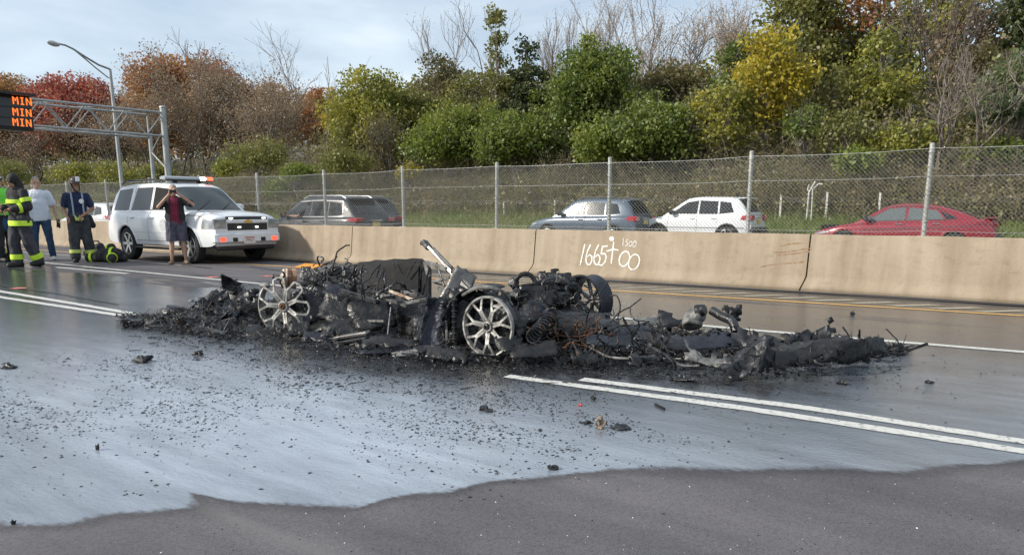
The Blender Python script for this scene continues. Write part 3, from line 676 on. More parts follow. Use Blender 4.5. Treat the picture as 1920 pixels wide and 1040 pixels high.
for i in range(33):
    x = 0 + i * 59 + rnd.uniform(-12, 12); k = 0 if x < 560 else 1 if x < 800 else 2 if x < 1310 else 3
    row2 = i % 2; yt = float(np.interp(x, skx, sky_)) - 12 + rnd.uniform(0, 28) + (8 if k == 3 else 0)
    gi = rnd.randrange(4); g_ = [[g_brown, g_brown, g_rust, g_orange], [g_yelgr, g_olive, g_brown, g_olive], [g_olive, g_green, g_darkbr, g_olive], [g_olive, g_yelgr, g_brown, g_blue]][k][gi]
    cname = [['brown', 'brown', 'rust-coloured', 'orange-brown'], ['yellow-green', 'olive', 'brown', 'olive'], ['olive', 'green', 'dark olive', 'olive'], ['olive', 'yellow-green', 'brown', 'blue-green']][k][gi]
    DT('wood_tree', cname + ' back-row tree ' + back_at[i], 'tree', x, 46 + row2 * 3, x - 72, x + 72, yt, 335, g_, 72, 34 if k != 3 else 32, .27, 'broad', seed=300 + i, group='trees of the back row', gap=.05 if k != 3 else .15)
# centre
DT('autumn_tree', 'small orange-yellow tree left of the olive maple', 'tree', 622, 39, 578, 668, 148, 250, g_yellow, 26, 60, .22, 'round', seed=16, gap=.25)
DT('autumn_tree', 'orange-brown tree behind the small yellow one', 'tree', 605, 42, 560, 660, 140, 300, g_orange, 30, 55, .24, 'round', seed=17)
DT('olive_tree', 'wide olive-green tree with yellow edges left of centre', 'tree', 700, 37, 606, 800, 116, 312, g_yelgr, 80, 75, .22, 'broad', seed=18)
DT('olive_tree', 'loose olive tree drooping beside the dark thicket', 'tree', 655, 35.5, 600, 700, 215, 325, g_olive, 32, 70, .2, 'mound', seed=19)
BTR('bare_tree', 'purple-brown leafless thicket between the olive tree and the green mound', 'tree', 738, 35, 205, 90, BARKD, g_darkbr, 2200, .18, 5, 20, 3, .4, .2, lspread=.45)
DT('dark_tree', 'dark brown-green round tree against the sky left of the tall bare tree', 'tree', 822, 43, 756, 896, 82, 260, g_darkbr, 46, 60, .22, 'round', seed=21, gap=.1)
BTR('bare_tree', 'big bare tree with pale fine branches reaching out of the picture top', 'tree', 882, 47, -10, 210, BARKP, g_tan, 500, .14, 5, 22, 2, .38, .3, lspread=.4)
DT('vine_tree', 'tall slender tree wrapped in vines left of the dark conifer', 'tree', 928, 38, 880, 976, 6, 270, g_olive, 48, 110, .2, 'column', seed=23, lean=.4)
DT('conifer_tree', 'tall dark conifer with a pointed top', 'tree', 985, 39, 918, 1056, 8, 300, g_dark, 130, 150, .2, 'cone', BARKD, seed=24)
DT('green_mound', 'bright green vine-covered mound left of the conifer foot', 'shrub', 832, 34.5, 752, 922, 186, 318, g_green2, 66, 95, .19, 'mound', seed=25)
DT('green_mound', 'vine-covered green mound at the foot of the conifer', 'shrub', 965, 34.5, 868, 1062, 196, 314, g_green, 66, 95, .19, 'mound', seed=26)
DT('green_mound', 'low green mound tucked between the two vine mounds', 'shrub', 900, 36, 838, 975, 176, 300, g_green2, 36, 90, .19, 'mound', seed=27)
DT('vine_tree', 'huge green tree smothered in vines right of the conifer', 'tree', 1115, 37.5, 1016, 1216, 66, 312, g_green, 110, 95, .2, 'broad', seed=28)
DT('vine_tree', 'bright green vine-hung spire at the crown of the smothered tree', 'tree', 1092, 37, 1056, 1156, 58, 210, g_green2, 30, 110, .19, 'column', seed=29)
DT('dark_tree', 'dark olive-brown tree behind the vine mounds', 'tree', 1255, 42, 1160, 1360, 98, 290, g_darkbr, 60, 65, .22, 'round', seed=30)
DT('green_mound', 'large green vine mound below the dark olive-brown tree', 'shrub', 1225, 34.5, 1112, 1322, 180, 314, g_green, 86, 95, .19, 'mound', seed=31)
DT('green_mound', 'smaller green mound right of the smothered vine tree', 'shrub', 1140, 34, 1060, 1215, 205, 318, g_green2, 44, 95, .19, 'mound', seed=32)
for i, (x, yt, wd, lf) in enumerate([(1062, 18, 110, 300), (1130, -20, 140, 1500), (1205, -30, 150, 2200), (1275, -30, 150, 2400), (1335, -15, 130, 1900)]):
    BTR('bare_tree', ['bare thin tree fanning out right of the conifer', 'pale-leaved bare tree above the smothered vine tree', 'tan feathery half-bare tree above the dark olive-brown one', 'fourth feathery half-bare tree from the conifer, left of the dark green crown', 'feathery tan tree touching the dark green crown'][i], 'tree', x, 46 + i % 2 * 2, yt, wd, BARKP if i else BARK, g_tan, lf, .12, 5, 40 + i, 2, .34, .4, lspread=.25)
for i, (x, x0, x1, yt, yb, g_, lb) in enumerate([(868, 815, 930, 128, 300, g_olive, 'olive vine tangle above the bright green mound'), (1010, 960, 1075, 150, 308, g_green, 'green vine tangle between the conifer and the smothered vine tree'), (1190, 1140, 1250, 138, 300, g_green, 'hanging green vines between the smothered tree and the dark olive-brown one'), (785, 735, 840, 165, 310, g_olive, 'olive tangle between the wide olive tree and the bright mound'),
        (1290, 1240, 1350, 160, 310, g_olive, 'olive tangle between the large vine mound and the golden tree'), (1450, 1400, 1530, 190, 305, g_yelgr, 'yellow-green skirts under the right half of the golden tree'), (1545, 1480, 1610, 110, 300, g_olive, 'olive tangle left of the tall yellow-green tree'), (1820, 1760, 1890, 150, 300, g_olive, 'olive tangle right of the slim bare tree')]):
    DT('vine_tangle', lb, 'shrub', x, 37.5 + i % 2, x0, x1, yt, yb, g_, 52, 90, .18, 'column' if i % 2 else 'broad', seed=700 + i, trunk=(i % 2 == 0))
# right
DT('dark_tree', 'deep green crown left above the golden tree', 'tree', 1372, 40, 1310, 1430, 55, 230, g_green, 44, 80, .22, 'round', seed=50)
DT('golden_tree', 'golden yellow tree, the brightest crown, right of the green mounds', 'tree', 1425, 36, 1338, 1524, 34, 250, g_yellow, 78, 62, .2, 'round', seed=51, gap=.12)
DT('golden_tree', 'yellow-green lower skirts of foliage left of the golden tree trunk', 'tree', 1345, 35, 1270, 1440, 140, 300, g_yelgr, 60, 62, .19, 'round', seed=52, gap=.15)
DT('golden_tree', 'small orange-gold crown hanging over the green mound', 'tree', 1312, 35.5, 1280, 1350, 165, 250, g_yellow, 18, 62, .19, 'round', seed=53)
DT('olive_tree', 'tall olive-green tree rising out of the picture behind the golden tree', 'tree', 1475, 44, 1380, 1590, -90, 240, g_olive, 74, 60, .24, 'round', seed=54, gap=.1)
DT('dark_tree', 'rusty brown airy tree with sky showing through', 'tree', 1580, 46, 1490, 1680, -80, 210, g_orange, 50, 36, .24, 'round', BARKD, seed=55, gap=.25)
DT('golden_tree', 'tall yellow-green tree right of the rusty airy one', 'tree', 1640, 38, 1562, 1722, 22, 270, g_yelgr, 66, 62, .2, 'round', seed=56, gap=.12)
DT('golden_tree', 'yellow-green treetop spilling over the upper right', 'tree', 1730, 46, 1640, 1830, -80, 110, g_yelgr, 44, 48, .24, 'round', seed=57, gap=.2)
DT('olive_tree', 'grey-olive airy tree in front of the sky gaps at the right', 'tree', 1770, 43, 1680, 1880, 60, 260, g_darkbr, 60, 40, .22, 'round', seed=58, gap=.2)
DT('blue_green_tree', 'blue-green leafy tree filling the right edge', 'tree', 1890, 36, 1800, 2010, 70, 260, g_blue, 76, 62, .2, 'round', seed=59, gap=.05)
DT('blue_green_tree', 'dark green tree top in the upper right corner', 'tree', 1900, 46, 1810, 2040, -90, 140, g_dark, 60, 60, .24, 'round', seed=60)
BTR('bare_tree', 'slim bare grey tree with forked trunk in front of the grey wall', 'tree', 1762, 33, 40, 230, BARK, g_brown, 300, .13, 5, 61, 2, .42, .3, r0=.10, lspread=.3)
BTR('bare_tree', 'thin leafless tree with dark twigs at the upper right', 'tree', 1700, 40, -60, 230, BARKD, g_brown, 900, .14, 5, 62, 2, .4, .3, lspread=.4)
for i, (x, x0, x1, yt, yb, g_, lb) in enumerate([(1570, 1500, 1650, 195, 300, g_olive, 'olive shrub with layered sprays right of the golden trunk'), (1680, 1600, 1760, 215, 300, g_yelgr, 'yellow-green shrub spreading before the grey wall'),
        (1500, 1440, 1560, 190, 270, g_green, 'dark green shrub under the golden tree'), (1860, 1790, 1930, 250, 312, g_green2, 'bright green shrub right of the slim bare tree'), (1850, 1800, 1960, 170, 235, g_blue, 'blue-green shrub leaning over the grey wall'),
        (1600, 1540, 1660, 265, 330, g_green2, 'green shrub behind the fence right of the golden trunk'), (480, 420, 560, 245, 320, g_olive, 'grey-green shrub in front of the grey wall at the left'), (440, 400, 480, 288, 335, g_yelgr, 'low yellow-green shrub beside the gantry post foot'),
        (560, 505, 610, 300, 345, g_green2, 'green bush low behind the fence, third fence post'), (640, 590, 720, 270, 330, g_olive, 'dull olive bush under the wide olive tree'), (130, 90, 200, 300, 350, g_yelgr, 'yellow-green bush behind the white-shirted man'),
        (20, -40, 80, 290, 350, g_olive, 'dark olive bush at the far left edge'), (215, 170, 280, 295, 350, g_yelgr, 'yellow-green bush at the lamp pole foot'), (310, 260, 350, 300, 345, g_olive, 'dull green bush behind the white truck roof'), (765, 740, 800, 300, 340, g_yellow, 'small yellow bush behind the fence'), (520, 480, 560, 330, 372, g_green2, 'weedy green patch bush left of the dark car roof')]):
    DT('shrub', lb, 'shrub', x, 33.5 if yb < 320 else 31.5, x0, x1, yt, yb, g_, 34, 80, .17, 'mound', seed=80 + i, trunk=(i % 2 == 0), gap=.1)
# brush and grass nobody could count
def brush(name, n, yr, xr, hr, mats, seed, leafper=3, lsize=.11, dens=None):
    rng = np.random.default_rng(seed); S = []; C = []
    px_ = rng.uniform(xr[0], xr[1], n); Yv = rng.uniform(yr[0], yr[1], n)
    Zd = None
    for i in range(n):
        q = OY(px_[i], 392, Yv[i]); X = q.x; z = bz(X, Yv[i]) if i % 1 == 0 else 0
        if dens is not None and rng.random() > dens(px_[i], Yv[i]): continue
        h = rng.uniform(*hr) * (.6 + .8 * mnoise.noise((X * .35, Yv[i] * .35, seed)) + .3); p = np.array([X, Yv[i], z - .05]); h = max(h, .2)
        d = np.array([rng.normal() * .45, rng.normal() * .45, 1.0])
        for k in range(3):
            q2 = p + d / np.linalg.norm(d) * h / 3; S.append((*p, *q2, .011 - .002 * k, .009 - .002 * k)); p = q2; d = d + rng.normal(size=3) * .35
            for _ in range(leafper):
                C.append(p + rng.normal(size=3) * (.16 if lsize < .17 else .42))
            e = p + rng.normal(size=3) * h * .22; S.append((*p, *e, .007, .005))
    o1 = link(name, seg_mesh(name, S, mats[0], 3)); tag(o1, kind='stuff')
    if leafper:
        V, Fq = leaf_quads(np.array(C), lsize, rng); me = raw_mesh(name + '_leaves', V, Fq, mats[1]); tag(link(name + '_leaves', me), kind='stuff')
DRY = mat('dry_brush_stems', (.19, .15, .10), .9, col2=(.29, .23, .165), scale=1.5)
g_dry = leafmat('dry_weed_leaves', [(.12, .09, .055), (.20, .15, .09), (.14, .145, .05), (.10, .125, .035), (.18, .125, .07)], nscale=.2)
g_weed = leafmat('weed_leaves', [(0.12, 0.135, 0.045), (0.21, 0.21, 0.07), (0.26, 0.2, 0.09)], nscale=.2)
brush('dead_brush', 4300, (31, 36.5), (380, 2000), (.7, 2.1), (DRY, g_dry), 3, 6, .10)
brush('green_weeds', 2900, (30.4, 35), (-60, 2000), (.6, 1.6), (DRY, g_weed), 4, 5, .13)
brush('bank_weeds', 1700, (36, 40.2), (-60, 2000), (.7, 1.8), (DRY, g_dry), 5, 4, .15)
g_thick = leafmat('thicket_leaves', [(.16, .11, .07), (.15, .155, .05), (.24, .19, .10), (.14, .17, .045), (.28, .24, .07)], nscale=.28)
brush('bank_thicket', 1500, (36.5, 42), (-60, 2000), (1.4, 3.4), (DRY, g_thick), 6, 18, .2, dens=lambda x, y: .35 if (330 < x < 470 or 535 < x < 585 or 750 < x < 785 or 1720 < x < 1900 or 1330 < x < 1400) else 1)
def tufts(name, n, yr, xr, hr, m, seed):
    rng = np.random.default_rng(seed); px_ = rng.uniform(xr[0], xr[1], n); Yv = rng.uniform(yr[0], yr[1], n)
    X = np.array([OY(a, 392, b).x for a, b in zip(px_, Yv)]); z = np.array([bank_z(X[i:i + 1], Yv[i:i + 1])[0] for i in range(0)]) if False else bank_z(X, Yv)
    P = np.stack([X, Yv, z - .02], 1); a = rng.uniform(0, 6.28, n); h = rng.uniform(hr[0], hr[1], n); w_ = .022
    D = np.stack([np.cos(a), np.sin(a), 0 * a], 1); T = P + np.stack([rng.normal(size=n) * h * .4, rng.normal(size=n) * h * .4, h], 1)
    V = np.stack([P - D * w_, P + D * w_, T], 1).reshape(-1, 3); tag(link(name, raw_mesh(name, V, np.arange(n * 3).reshape(n, 3), m)), kind='stuff')
g_grass = leafmat('grass_blades', [(0.11, 0.16, 0.035), (0.18, 0.235, 0.05), (0.25, 0.26, 0.09)], nscale=.3)
tufts('grass', 60000, (28.1, 32.5), (-50, 2000), (.08, .26), g_grass, 9)

# guard rail and marker posts on the verge beyond the far carriageway
RAILM = mat('guardrail_steel', (.20, .19, .175), .8, .1, col2=(.13, .115, .10), scale=2)
gr = thing('guard_rail', 'long steel guard rail on short posts along the grass verge behind the cars', 'guard rail', (-20, 31.4, .62)); rows = []
for i in range(61):
    x = -75 + i * 1.5; rows.append([(x + 20, dy, 1.0 + dz + .02 * math.sin(x * .4)) for dz, dy in ((-.11, 0), (-.08, -.03), (-.04, -.03), (0, 0), (.04, -.03), (.08, -.03), (.11, 0))])
b = MB(); b.grid(rows); o = b.build('rail', RAILM, gr); o.modifiers.new('thickness', 'SOLIDIFY').thickness = .006
b = MB(); b.box((0, .08, .55), (.11, .15, 1.2)); pmx = b.mesh('post', RAILM)
for i in range(22): link('post', pmx, gr, (-55 + i * 4 + 20, 0, 0))
MK = mat('pale_marker_post', (.55, .54, .50), .7)
for x, y0, y1, Yv, lb in ((1463, 364, 396, 30.6, 'first pale marker post left of the forked post on the verge'), (1549, 360, 396, 30.6, 'pale marker post just right of the forked post on the verge'), (1648, 361, 394, 30.6, 'pale marker post on the verge above the roof of the red sedan'), (1040, 375, 404, 30.6, 'thin pale marker post above the hood of the blue-grey SUV'), (945, 378, 410, 30.6, 'thin pale marker post right of the fourth fence post, on the verge')):
    p, q = OY(x, y1, Yv), OY(x, y0, Yv); b = MB(); b.box((0, 0, (q.z - bz(p.x, Yv)) / 2), (.07, .05, q.z - bz(p.x, Yv))); o = b.build('marker_post', MK); o.location = (p.x, Yv, bz(p.x, Yv)); tag(o, lb, 'post', 'marker posts on the verge')
p = OY(1520, 390, 30.4); zt = OY(1522, 340, 30.4).z; t = thing('forked_post', 'pale forked post like a letter Y standing on the verge', 'post', (p.x, 30.4, bz(p.x, 30.4))); h_ = zt - bz(p.x, 30.4)
b = MB(); b.tube([(-.12, 0, 0), (-.10, 0, h_ * .72), (.1, 0, h_)], .035, 6); b.build('upright', MK, t); b = MB(); b.tube([(.05, 0, 0), (.03, 0, h_ * .8), (.22, 0, h_ * .93), (.38, 0, h_ * .92)], .03, 6); b.build('arm', MK, t); b = MB(); b.tube([(-.1, 0, h_ * .72), (-.16, 0, h_ * .8), (-.12, 0, h_ * .92)], .025, 6); b.build('arm', MK, t)
# ================================================================== VEHICLES
TYRE = mat('tyre_rubber', (.018, .018, .018), .85); RIMM = mat('alloy_rim', (.45, .46, .47), .35, .85); BLACKP = mat('black_trim_plastic', (.02, .02, .021), .5)
TRIMG = mat('grey_window_trim', (.40, .41, .42), .35, .5); GLASS = mat('tinted_car_glass', (.018, .021, .023), .05, spec=.55); GLASSL = mat('clear_car_glass', (.10, .115, .115), .05, spec=1.0); DARKIN = mat('dark_interior', (.006, .006, .006), .9)
CHROME = mat('chrome_trim', (.7, .7, .7), .15, 1.0); SEAM = mat('door_seam_dark', (.06, .06, .062), .8); LAMPR = mat('red_tail_lamp_plastic', (.42, .02, .03), .15, coat=.6)  # SEAM: dark grey of the thin door seam lines
LAMPG = mat('clear_headlamp', (.42, .44, .46), .12, .35, col2=(.22, .22, .23), scale=5, coat=.5)
PLATE = mat('licence_plate', (.72, .70, .66), .4); PLATEY = mat('yellow_licence_plate', (.7, .52, .15), .4)
def paint(name, c, rough=.32, metal=0.0): return mat(name, c, rough, metal, coat=.8)
class Car:
    def __init__(s, name, label, L_, W_, belt, roof, zs, wheels, wr, m, tum=.2, tf=.13, xs=.6, crown=.05, side=1, group=None, dirt=None):
        s.L, s.W, s.belt, s.roof, s.zs, s.wh, s.wr, s.m, s.tum, s.tf, s.xs, s.crown = L_, W_, belt, roof, zs, wheels, wr, m, tum, tf, xs, crown
        s.bx = [p[0] for p in belt]; s.bzv = [p[1] for p in belt]
        s.root = thing(name, label, 'car', group=group)
    def zb(s, x): return float(np.interp(x, s.bx, s.bzv))
    def plan(s, x):
        h = s.L / 2; a = s.xs * h; t = max(0, (abs(x) - a) / (h - a)); return s.W / 2 * (1 - s.tf * t ** 2.4)
    def prof(s, q): return float(np.interp(q, [0, .12, .38, .66, .86, .95, 1.0], [.955, .978, 1.0, .992, .968, .93, .885]))
    def ybody(s, x, z): return s.plan(x) * s.prof((z - s.zs) / (s.zb(x) - s.zs))
    def ycab(s, x, z):
        zb = s.zb(x); zt = max(p[1] for p in s.roof); return s.plan(x) * .885 - s.tum * (z - zb) / (zt - zb)
    def sy(s, x, z): return s.ybody(x, z) if z <= s.zb(x) - .015 else s.ycab(x, z)
    def build_body(s):
        h = s.L / 2; X = set(np.linspace(-h, h, 46).round(4))
        for t in (.0, .01, .03, .06, .1, .15): X |= {round(-h + t, 4), round(h - t, 4)}
        R = s.wr * 1.17
        for xw in s.wh:
            for a in np.linspace(0, math.pi, 17): X.add(round(xw + R * math.cos(a), 4))
            X |= {round(xw + R + .004, 4), round(xw - R - .004, 4)}
        rows = []; s.rows_x = sorted(X)
        for x in s.rows_x:
            zl = s.zs + .10 * max(0, (abs(x) - h * .86) / (h * .14)) ** 2
            for xw in s.wh:
                if abs(x - xw) < R: zl = max(zl, s.wr + math.sqrt(max(0, R * R - (x - xw) ** 2)) * 1.0)
            zt = s.zb(x); sd_ = []
            for k in range(12):
                z = zl + (zt - zl) * (k / 11) ** .85; sd_.append((s.ybody(x, z), z))
            w = sd_[-1][0]; e = s.crown; top = [(w * .8, zt + e * .35), (w * .5, zt + e * .75), (0, zt + e)]
            half_ = sd_ + top; rows.append([(x, y, z) for y, z in half_] + [(x, -y, z) for y, z in half_[-2::-1]])
        b = MB(); b.grid(rows, flip=False); n = len(rows[0]); b.add(rows[0], [tuple(range(n))]); b.add(rows[-1], [tuple(range(n - 1, -1, -1))])
        s.body = b.build('body', s.m, s.root, angle=42)
        b = MB(); b.box((0, 0, (s.zs + .62) / 2 + .1), (s.L * .9, s.W * .72, .5)); b.build('chassis', DARKIN, s.root, smooth=False)
        # cabin
        P = [s.roof[0]]
        for a, c in zip(s.roof[:-1], s.roof[1:]):
            k = max(1, int(math.hypot(c[0] - a[0], c[1] - a[1]) / .09)); P += [(a[0] + (c[0] - a[0]) * i / k, a[1] + (c[1] - a[1]) * i / k) for i in range(1, k + 1)]
        for _ in range(3): P = [P[0]] + [((P[i - 1][0] + 2 * P[i][0] + P[i + 1][0]) / 4, (P[i - 1][1] + 2 * P[i][1] + P[i + 1][1]) / 4) for i in range(1, len(P) - 1)] + [P[-1]]
        s.rp = P; rows = []
        for x, z in P:
            rows.append(s.sec(x, z))
        b = MB(); b.grid(rows); s.cabin = b.build('cabin', s.m, s.root, angle=50)
    def sec(s, x, z):
        zb = s.zb(x) - .03; zm = zb + (z - zb) * .9; c = .045 * min(1, max(.15, (z - zb) / .4)); hh = [(s.ycab(x, zb), zb), (s.ycab(x, zb + (z - zb) * .5), zb + (z - zb) * .5), (s.ycab(x, zm), zm)]
        yt = s.ycab(x, z); hh += [(yt * .955, z), (yt * .8, z + c * .5), (yt * .45, z + c * .9), (0, z + c)]
        return [(x, y, q) for y, q in hh] + [(x, -y, q) for y, q in hh[-2::-1]]
    def roofz(s, x): return float(np.interp(x, [p[0] for p in s.rp], [p[1] for p in s.rp]))
    def side_patch(s, name, bot, top, m, off=.006, sides=(1, -1), n=8, k=6, thick=0):
        o = None
        for sg in sides:
            rows = []
            for j in range(k + 1):
                row = []
                for i in range(n + 1):
                    t = i / n; q = lambda pl: (np.interp(t, np.linspace(0, 1, len(pl)), [p[0] for p in pl]), np.interp(t, np.linspace(0, 1, len(pl)), [p[1] for p in pl]))
                    (xb, zb_), (xt, zt_) = q(bot), q(top); x = xb + (xt - xb) * j / k; z = zb_ + (zt_ - zb_) * j / k
                    row.append((x, sg * (s.sy(x, z) + off), z))
                rows.append(row)
            b = MB(); b.grid(rows, flip=(sg > 0))
            if thick:
                e = [rows[0], rows[-1], [r_[0] for r_ in rows], [r_[-1] for r_ in rows]]
                for ed in e: b.grid([ed, [(x, y - sg * thick, z) for x, y, z in ed]])
            o = b.build(name, m, s.root, angle=60)
        return o
    def screen(s, name, x0, x1, m, inset=.9, off=.012, yl=None, yh=None):
        """glass lying on the cabin between the profile points x0 and x1"""
        P = [p for p in s.rp if x0 <= p[0] <= x1]; rows = []
        for i, (x, z) in enumerate(P):
            a = s.rp[max(s.rp.index((x, z)) - 1, 0)]; c = s.rp[min(s.rp.index((x, z)) + 1, len(s.rp) - 1)]; tx, tz = c[0] - a[0], c[1] - a[1]; q = math.hypot(tx, tz); nx, nz_ = -tz / q, tx / q
            sec = s.sec(x, z); ys = [p[1] for p in sec[3:-3]]; zs = [p[2] for p in sec[3:-3]]; wv = max(ys) * inset; row = []
            for j in range(11):
                y = -wv + 2 * wv * j / 10; zz = float(np.interp(y, ys[::-1], zs[::-1])); row.append((x + nx * off, y, zz + nz_ * off))
            rows.append(row)
        b = MB(); b.grid(rows); return b.build(name, m, s.root, angle=60)
    def seam(s, pts, sides=(1, -1), w=.009, m=None, name='door_seam'):
        for sg in sides:
            R_ = []
            for a, c in zip(pts[:-1], pts[1:]):
                k = max(1, int(math.hypot(c[0] - a[0], c[1] - a[1]) / .06)); R_ += [(a[0] + (c[0] - a[0]) * i / k, a[1] + (c[1] - a[1]) * i / k) for i in range(k)]
            R_.append(pts[-1]); rows = []
            for i, (x, z) in enumerate(R_):
                a, c = R_[max(i - 1, 0)], R_[min(i + 1, len(R_) - 1)]; tx, tz = c[0] - a[0], c[1] - a[1]; q = math.hypot(tx, tz) or 1; nx, nz_ = -tz / q * w / 2, tx / q * w / 2
                rows.append([(x - nx, sg * (s.sy(x - nx, z - nz_) + .004), z - nz_), (x + nx, sg * (s.sy(x + nx, z + nz_) + .004), z + nz_)])
            b = MB(); b.grid(rows, flip=(sg < 0)); b.build(name, m or SEAM, s.root)
    def handle(s, x, z, m=None, sides=(1, -1)):
        for sg in sides:
            b = MB(); b.box((x, sg * (s.sy(x, z) + .018), z), (.2, .035, .035), bev=.012); b.build('door_handle', m or s.m, s.root)
    def mirror(s, x, z, m=None, sides=(1, -1)):
        for sg in sides:
            y = s.sy(x, z) ; b = MB(); b.box((x, sg * (y + .15), z + .07), (.14, .24, .17), bev=.05, rz=-.2 * sg); b.box((x + .02, sg * (y + .01), z + .03), (.07, .14, .05)); o = b.build('wing_mirror', m or s.m, s.root)
            g = MB(); g.box((x - .073, sg * (y + .15), z + .075), (.01, .19, .12), rz=-.2 * sg); g.build('mirror_glass', CHROME, o)
    def wheels(s, style=5, steer=0, rim=None, yo=None):
        tm = MB(); r = s.wr; wd = .115
        tm.lathe([(r * .66, -wd), (r * .9, -wd), (r * .975, -wd * .8), (r, -wd * .4), (r, wd * .4), (r * .975, wd * .8), (r * .9, wd), (r * .66, wd)], 28); tme = tm.mesh('tyre', TYRE)
        rm = MB(); rm.lathe([(r * .67, wd + .001), (r * .64, wd + .006), (r * .61, wd * .7), (r * .6, -wd * .3)], 28); rm.lathe([(.0, wd * .72), (r * .11, wd * .7), (r * .14, wd * .3)], 12)
        for i in range(style):
            a = 2 * math.pi * i / style; rm.bar((r * .08 * math.cos(a), r * .08 * math.sin(a), wd * .5), (r * .62 * math.cos(a), r * .62 * math.sin(a), wd * .62), .03 if style > 6 else .075, r * .17 if style <= 6 else .05, roll=0)
        rme = rm.mesh('rim', rim or RIMM)
        dm = MB(); dm.disc(r * .62, n=24, z=wd * .15); dme = dm.mesh('brake_disc', DARKIN)
        for i, xw in enumerate(s.wh):
            for sg in (1, -1):
                t = bpy.data.objects.new('wheel', tme); COL.objects.link(t); t.parent = s.root; t.location = (xw, sg * (s.W / 2 - .125), r)
                t.rotation_euler = (-sg * math.pi / 2, 0, steer if i == 1 else 0)
                link('rim', rme, t); link('brake_disc', dme, t)
    def arches(s, m=None, r=.03):
        R = s.wr * 1.17
        for xw in s.wh:
            for sg in (1, -1):
                pts = []
                for i in range(19):
                    a = math.pi * i / 18; x, z = xw + R * math.cos(a), s.wr + R * math.sin(a); z = max(z, s.zs); pts.append((x, sg * (s.ybody(x, z) - .004), z))
                b = MB(); b.tube(pts, r, 6); b.build('wheel_arch', m or s.m, s.root)
    def put(s, x, y, z=0, rz=0): s.root.location = (x, y, z); s.root.rotation_euler = (0, 0, rz)
def text_mesh(txt, size, m, name):
    c = bpy.data.curves.new(name, 'FONT'); c.body = txt; c.size = size; c.align_x = 'CENTER'; c.align_y = 'CENTER'; c.extrude = .002; c.resolution_u = 2; c.materials.append(m)
    o = bpy.data.objects.new(name, c); COL.objects.link(o); me = bpy.data.meshes.new_from_object(o); me.name = name
    bpy.data.objects.remove(o); o = bpy.data.objects.new(name, me); COL.objects.link(o)
    if not me.materials: me.materials.append(m)
    return o
# ---- the white truck-like SUV with the light bar
WHT = paint('white_car_paint', (.73, .74, .75))
c = Car('police_suv', 'white SUV with a light bar on its roof, parked facing right against the barrier', 5.13, 2.0,
        [(-2.565, .92), (-2.5, 1.14), (-2.3, 1.19), (1.1, 1.17), (1.35, 1.19), (1.9, 1.175), (2.3, 1.125), (2.5, 1.065), (2.565, .96)],
        [(-2.5, 1.16), (-2.34, 1.62), (-2.2, 1.80), (-1.6, 1.855), (-.3, 1.875), (.3, 1.845), (.46, 1.80), (1.28, 1.17)], .40, (-1.42, 1.53), .405, WHT, .2, .10, .62, .045)
c.root['category'] = 'SUV'
c.build_body()
c.side_patch('rear_quarter_window', [(-2.24, 1.25), (-1.42, 1.25)], [(-2.07, 1.73), (-1.36, 1.77)], GLASS)
c.side_patch('rear_door_window', [(-1.27, 1.25), (-.36, 1.25)], [(-1.13, 1.775), (-.36, 1.785)], GLASS)
c.side_patch('front_door_window', [(-.24, 1.25), (.92, 1.25)], [(-.24, 1.785), (.42, 1.735)], GLASS, sides=(1,))
c.side_patch('open_window', [(-.24, 1.25), (.92, 1.25)], [(-.24, 1.785), (.42, 1.735)], DARKIN, sides=(-1,))
for (b_, t_) in (([(-2.24, 1.235), (-1.42, 1.235)], [(-2.24, 1.25), (-1.42, 1.25)]), ([(-1.27, 1.235), (.95, 1.235)], [(-1.27, 1.25), (.95, 1.25)])): c.side_patch('window_trim', b_, t_, BLACKP, .012, k=1)
c.screen('windshield', .47, 1.24, mat('greenish_windscreen', (.05, .06, .058), .05, spec=.8), .93); c.screen('rear_window', -2.47, -2.27, GLASS, .85)
c.seam([(-1.36, .46), (-1.34, .95), (-1.3, 1.24), (-1.19, 1.80)]); c.seam([(-.30, .46), (-.30, 1.8)]); c.seam([(1.0, .5), (1.0, 1.22)]); c.seam([(-1.36, .5), (1.0, .5)]); c.seam([(1.0, 1.13), (1.9, 1.11), (2.36, 1.01)], w=.014)
c.seam([(-1.0, .70), (1.0, .70)], w=.02, m=mat('white_moulding', (.55, .56, .57), .4), name='side_moulding')
c.handle(-1.12, 1.05); c.handle(-.12, 1.05); c.mirror(.78, 1.24); c.wheels(6); c.arches()
for sg in (1, -1):
    b = MB(); b.box((.06, sg * .96, .33), (2.1, .14, .06), bev=.02); b.build('running_board', BLACKP, c.root)
    b = MB(); b.tube([(-2.0, sg * .68, 1.88), (-1.8, sg * .68, 1.955), (-.3, sg * .68, 1.97), (-.1, sg * .68, 1.90)], .022, 6); b.build('roof_rail', BLACKP, c.root)
    c.side_patch('tail_light', [(-2.52, .98), (-2.36, .98)], [(-2.44, 1.5), (-2.40, 1.5)] if False else [(-2.5, 1.17), (-2.38, 1.17)], LAMPR, .012, sides=(sg,))
    c.side_patch('headlight', [(2.10, .82), (2.54, .82)], [(2.16, 1.075), (2.5, 1.03)], LAMPG, .012, sides=(sg,), thick=.03)
    b = MB(); b.box((2.55, sg * .76, .92), (.05, .34, .23), bev=.02); b.build('headlight', LAMPG, c.root)
b = MB(); b.box((2.52, 0, .925), (.10, 1.16, .33), bev=.02); b.build('grille', BLACKP, c.root)
b = MB(); b.box((2.56, 0, .975), (.06, 1.2, .085), bev=.015); b.build('grille_bar', WHT, c.root)
b = MB(); M_ = Matrix.Translation((2.59, 0, .975)) @ Matrix.Rotation(math.pi / 2, 4, 'Z') @ Matrix.Rotation(math.pi / 2, 4, 'X')
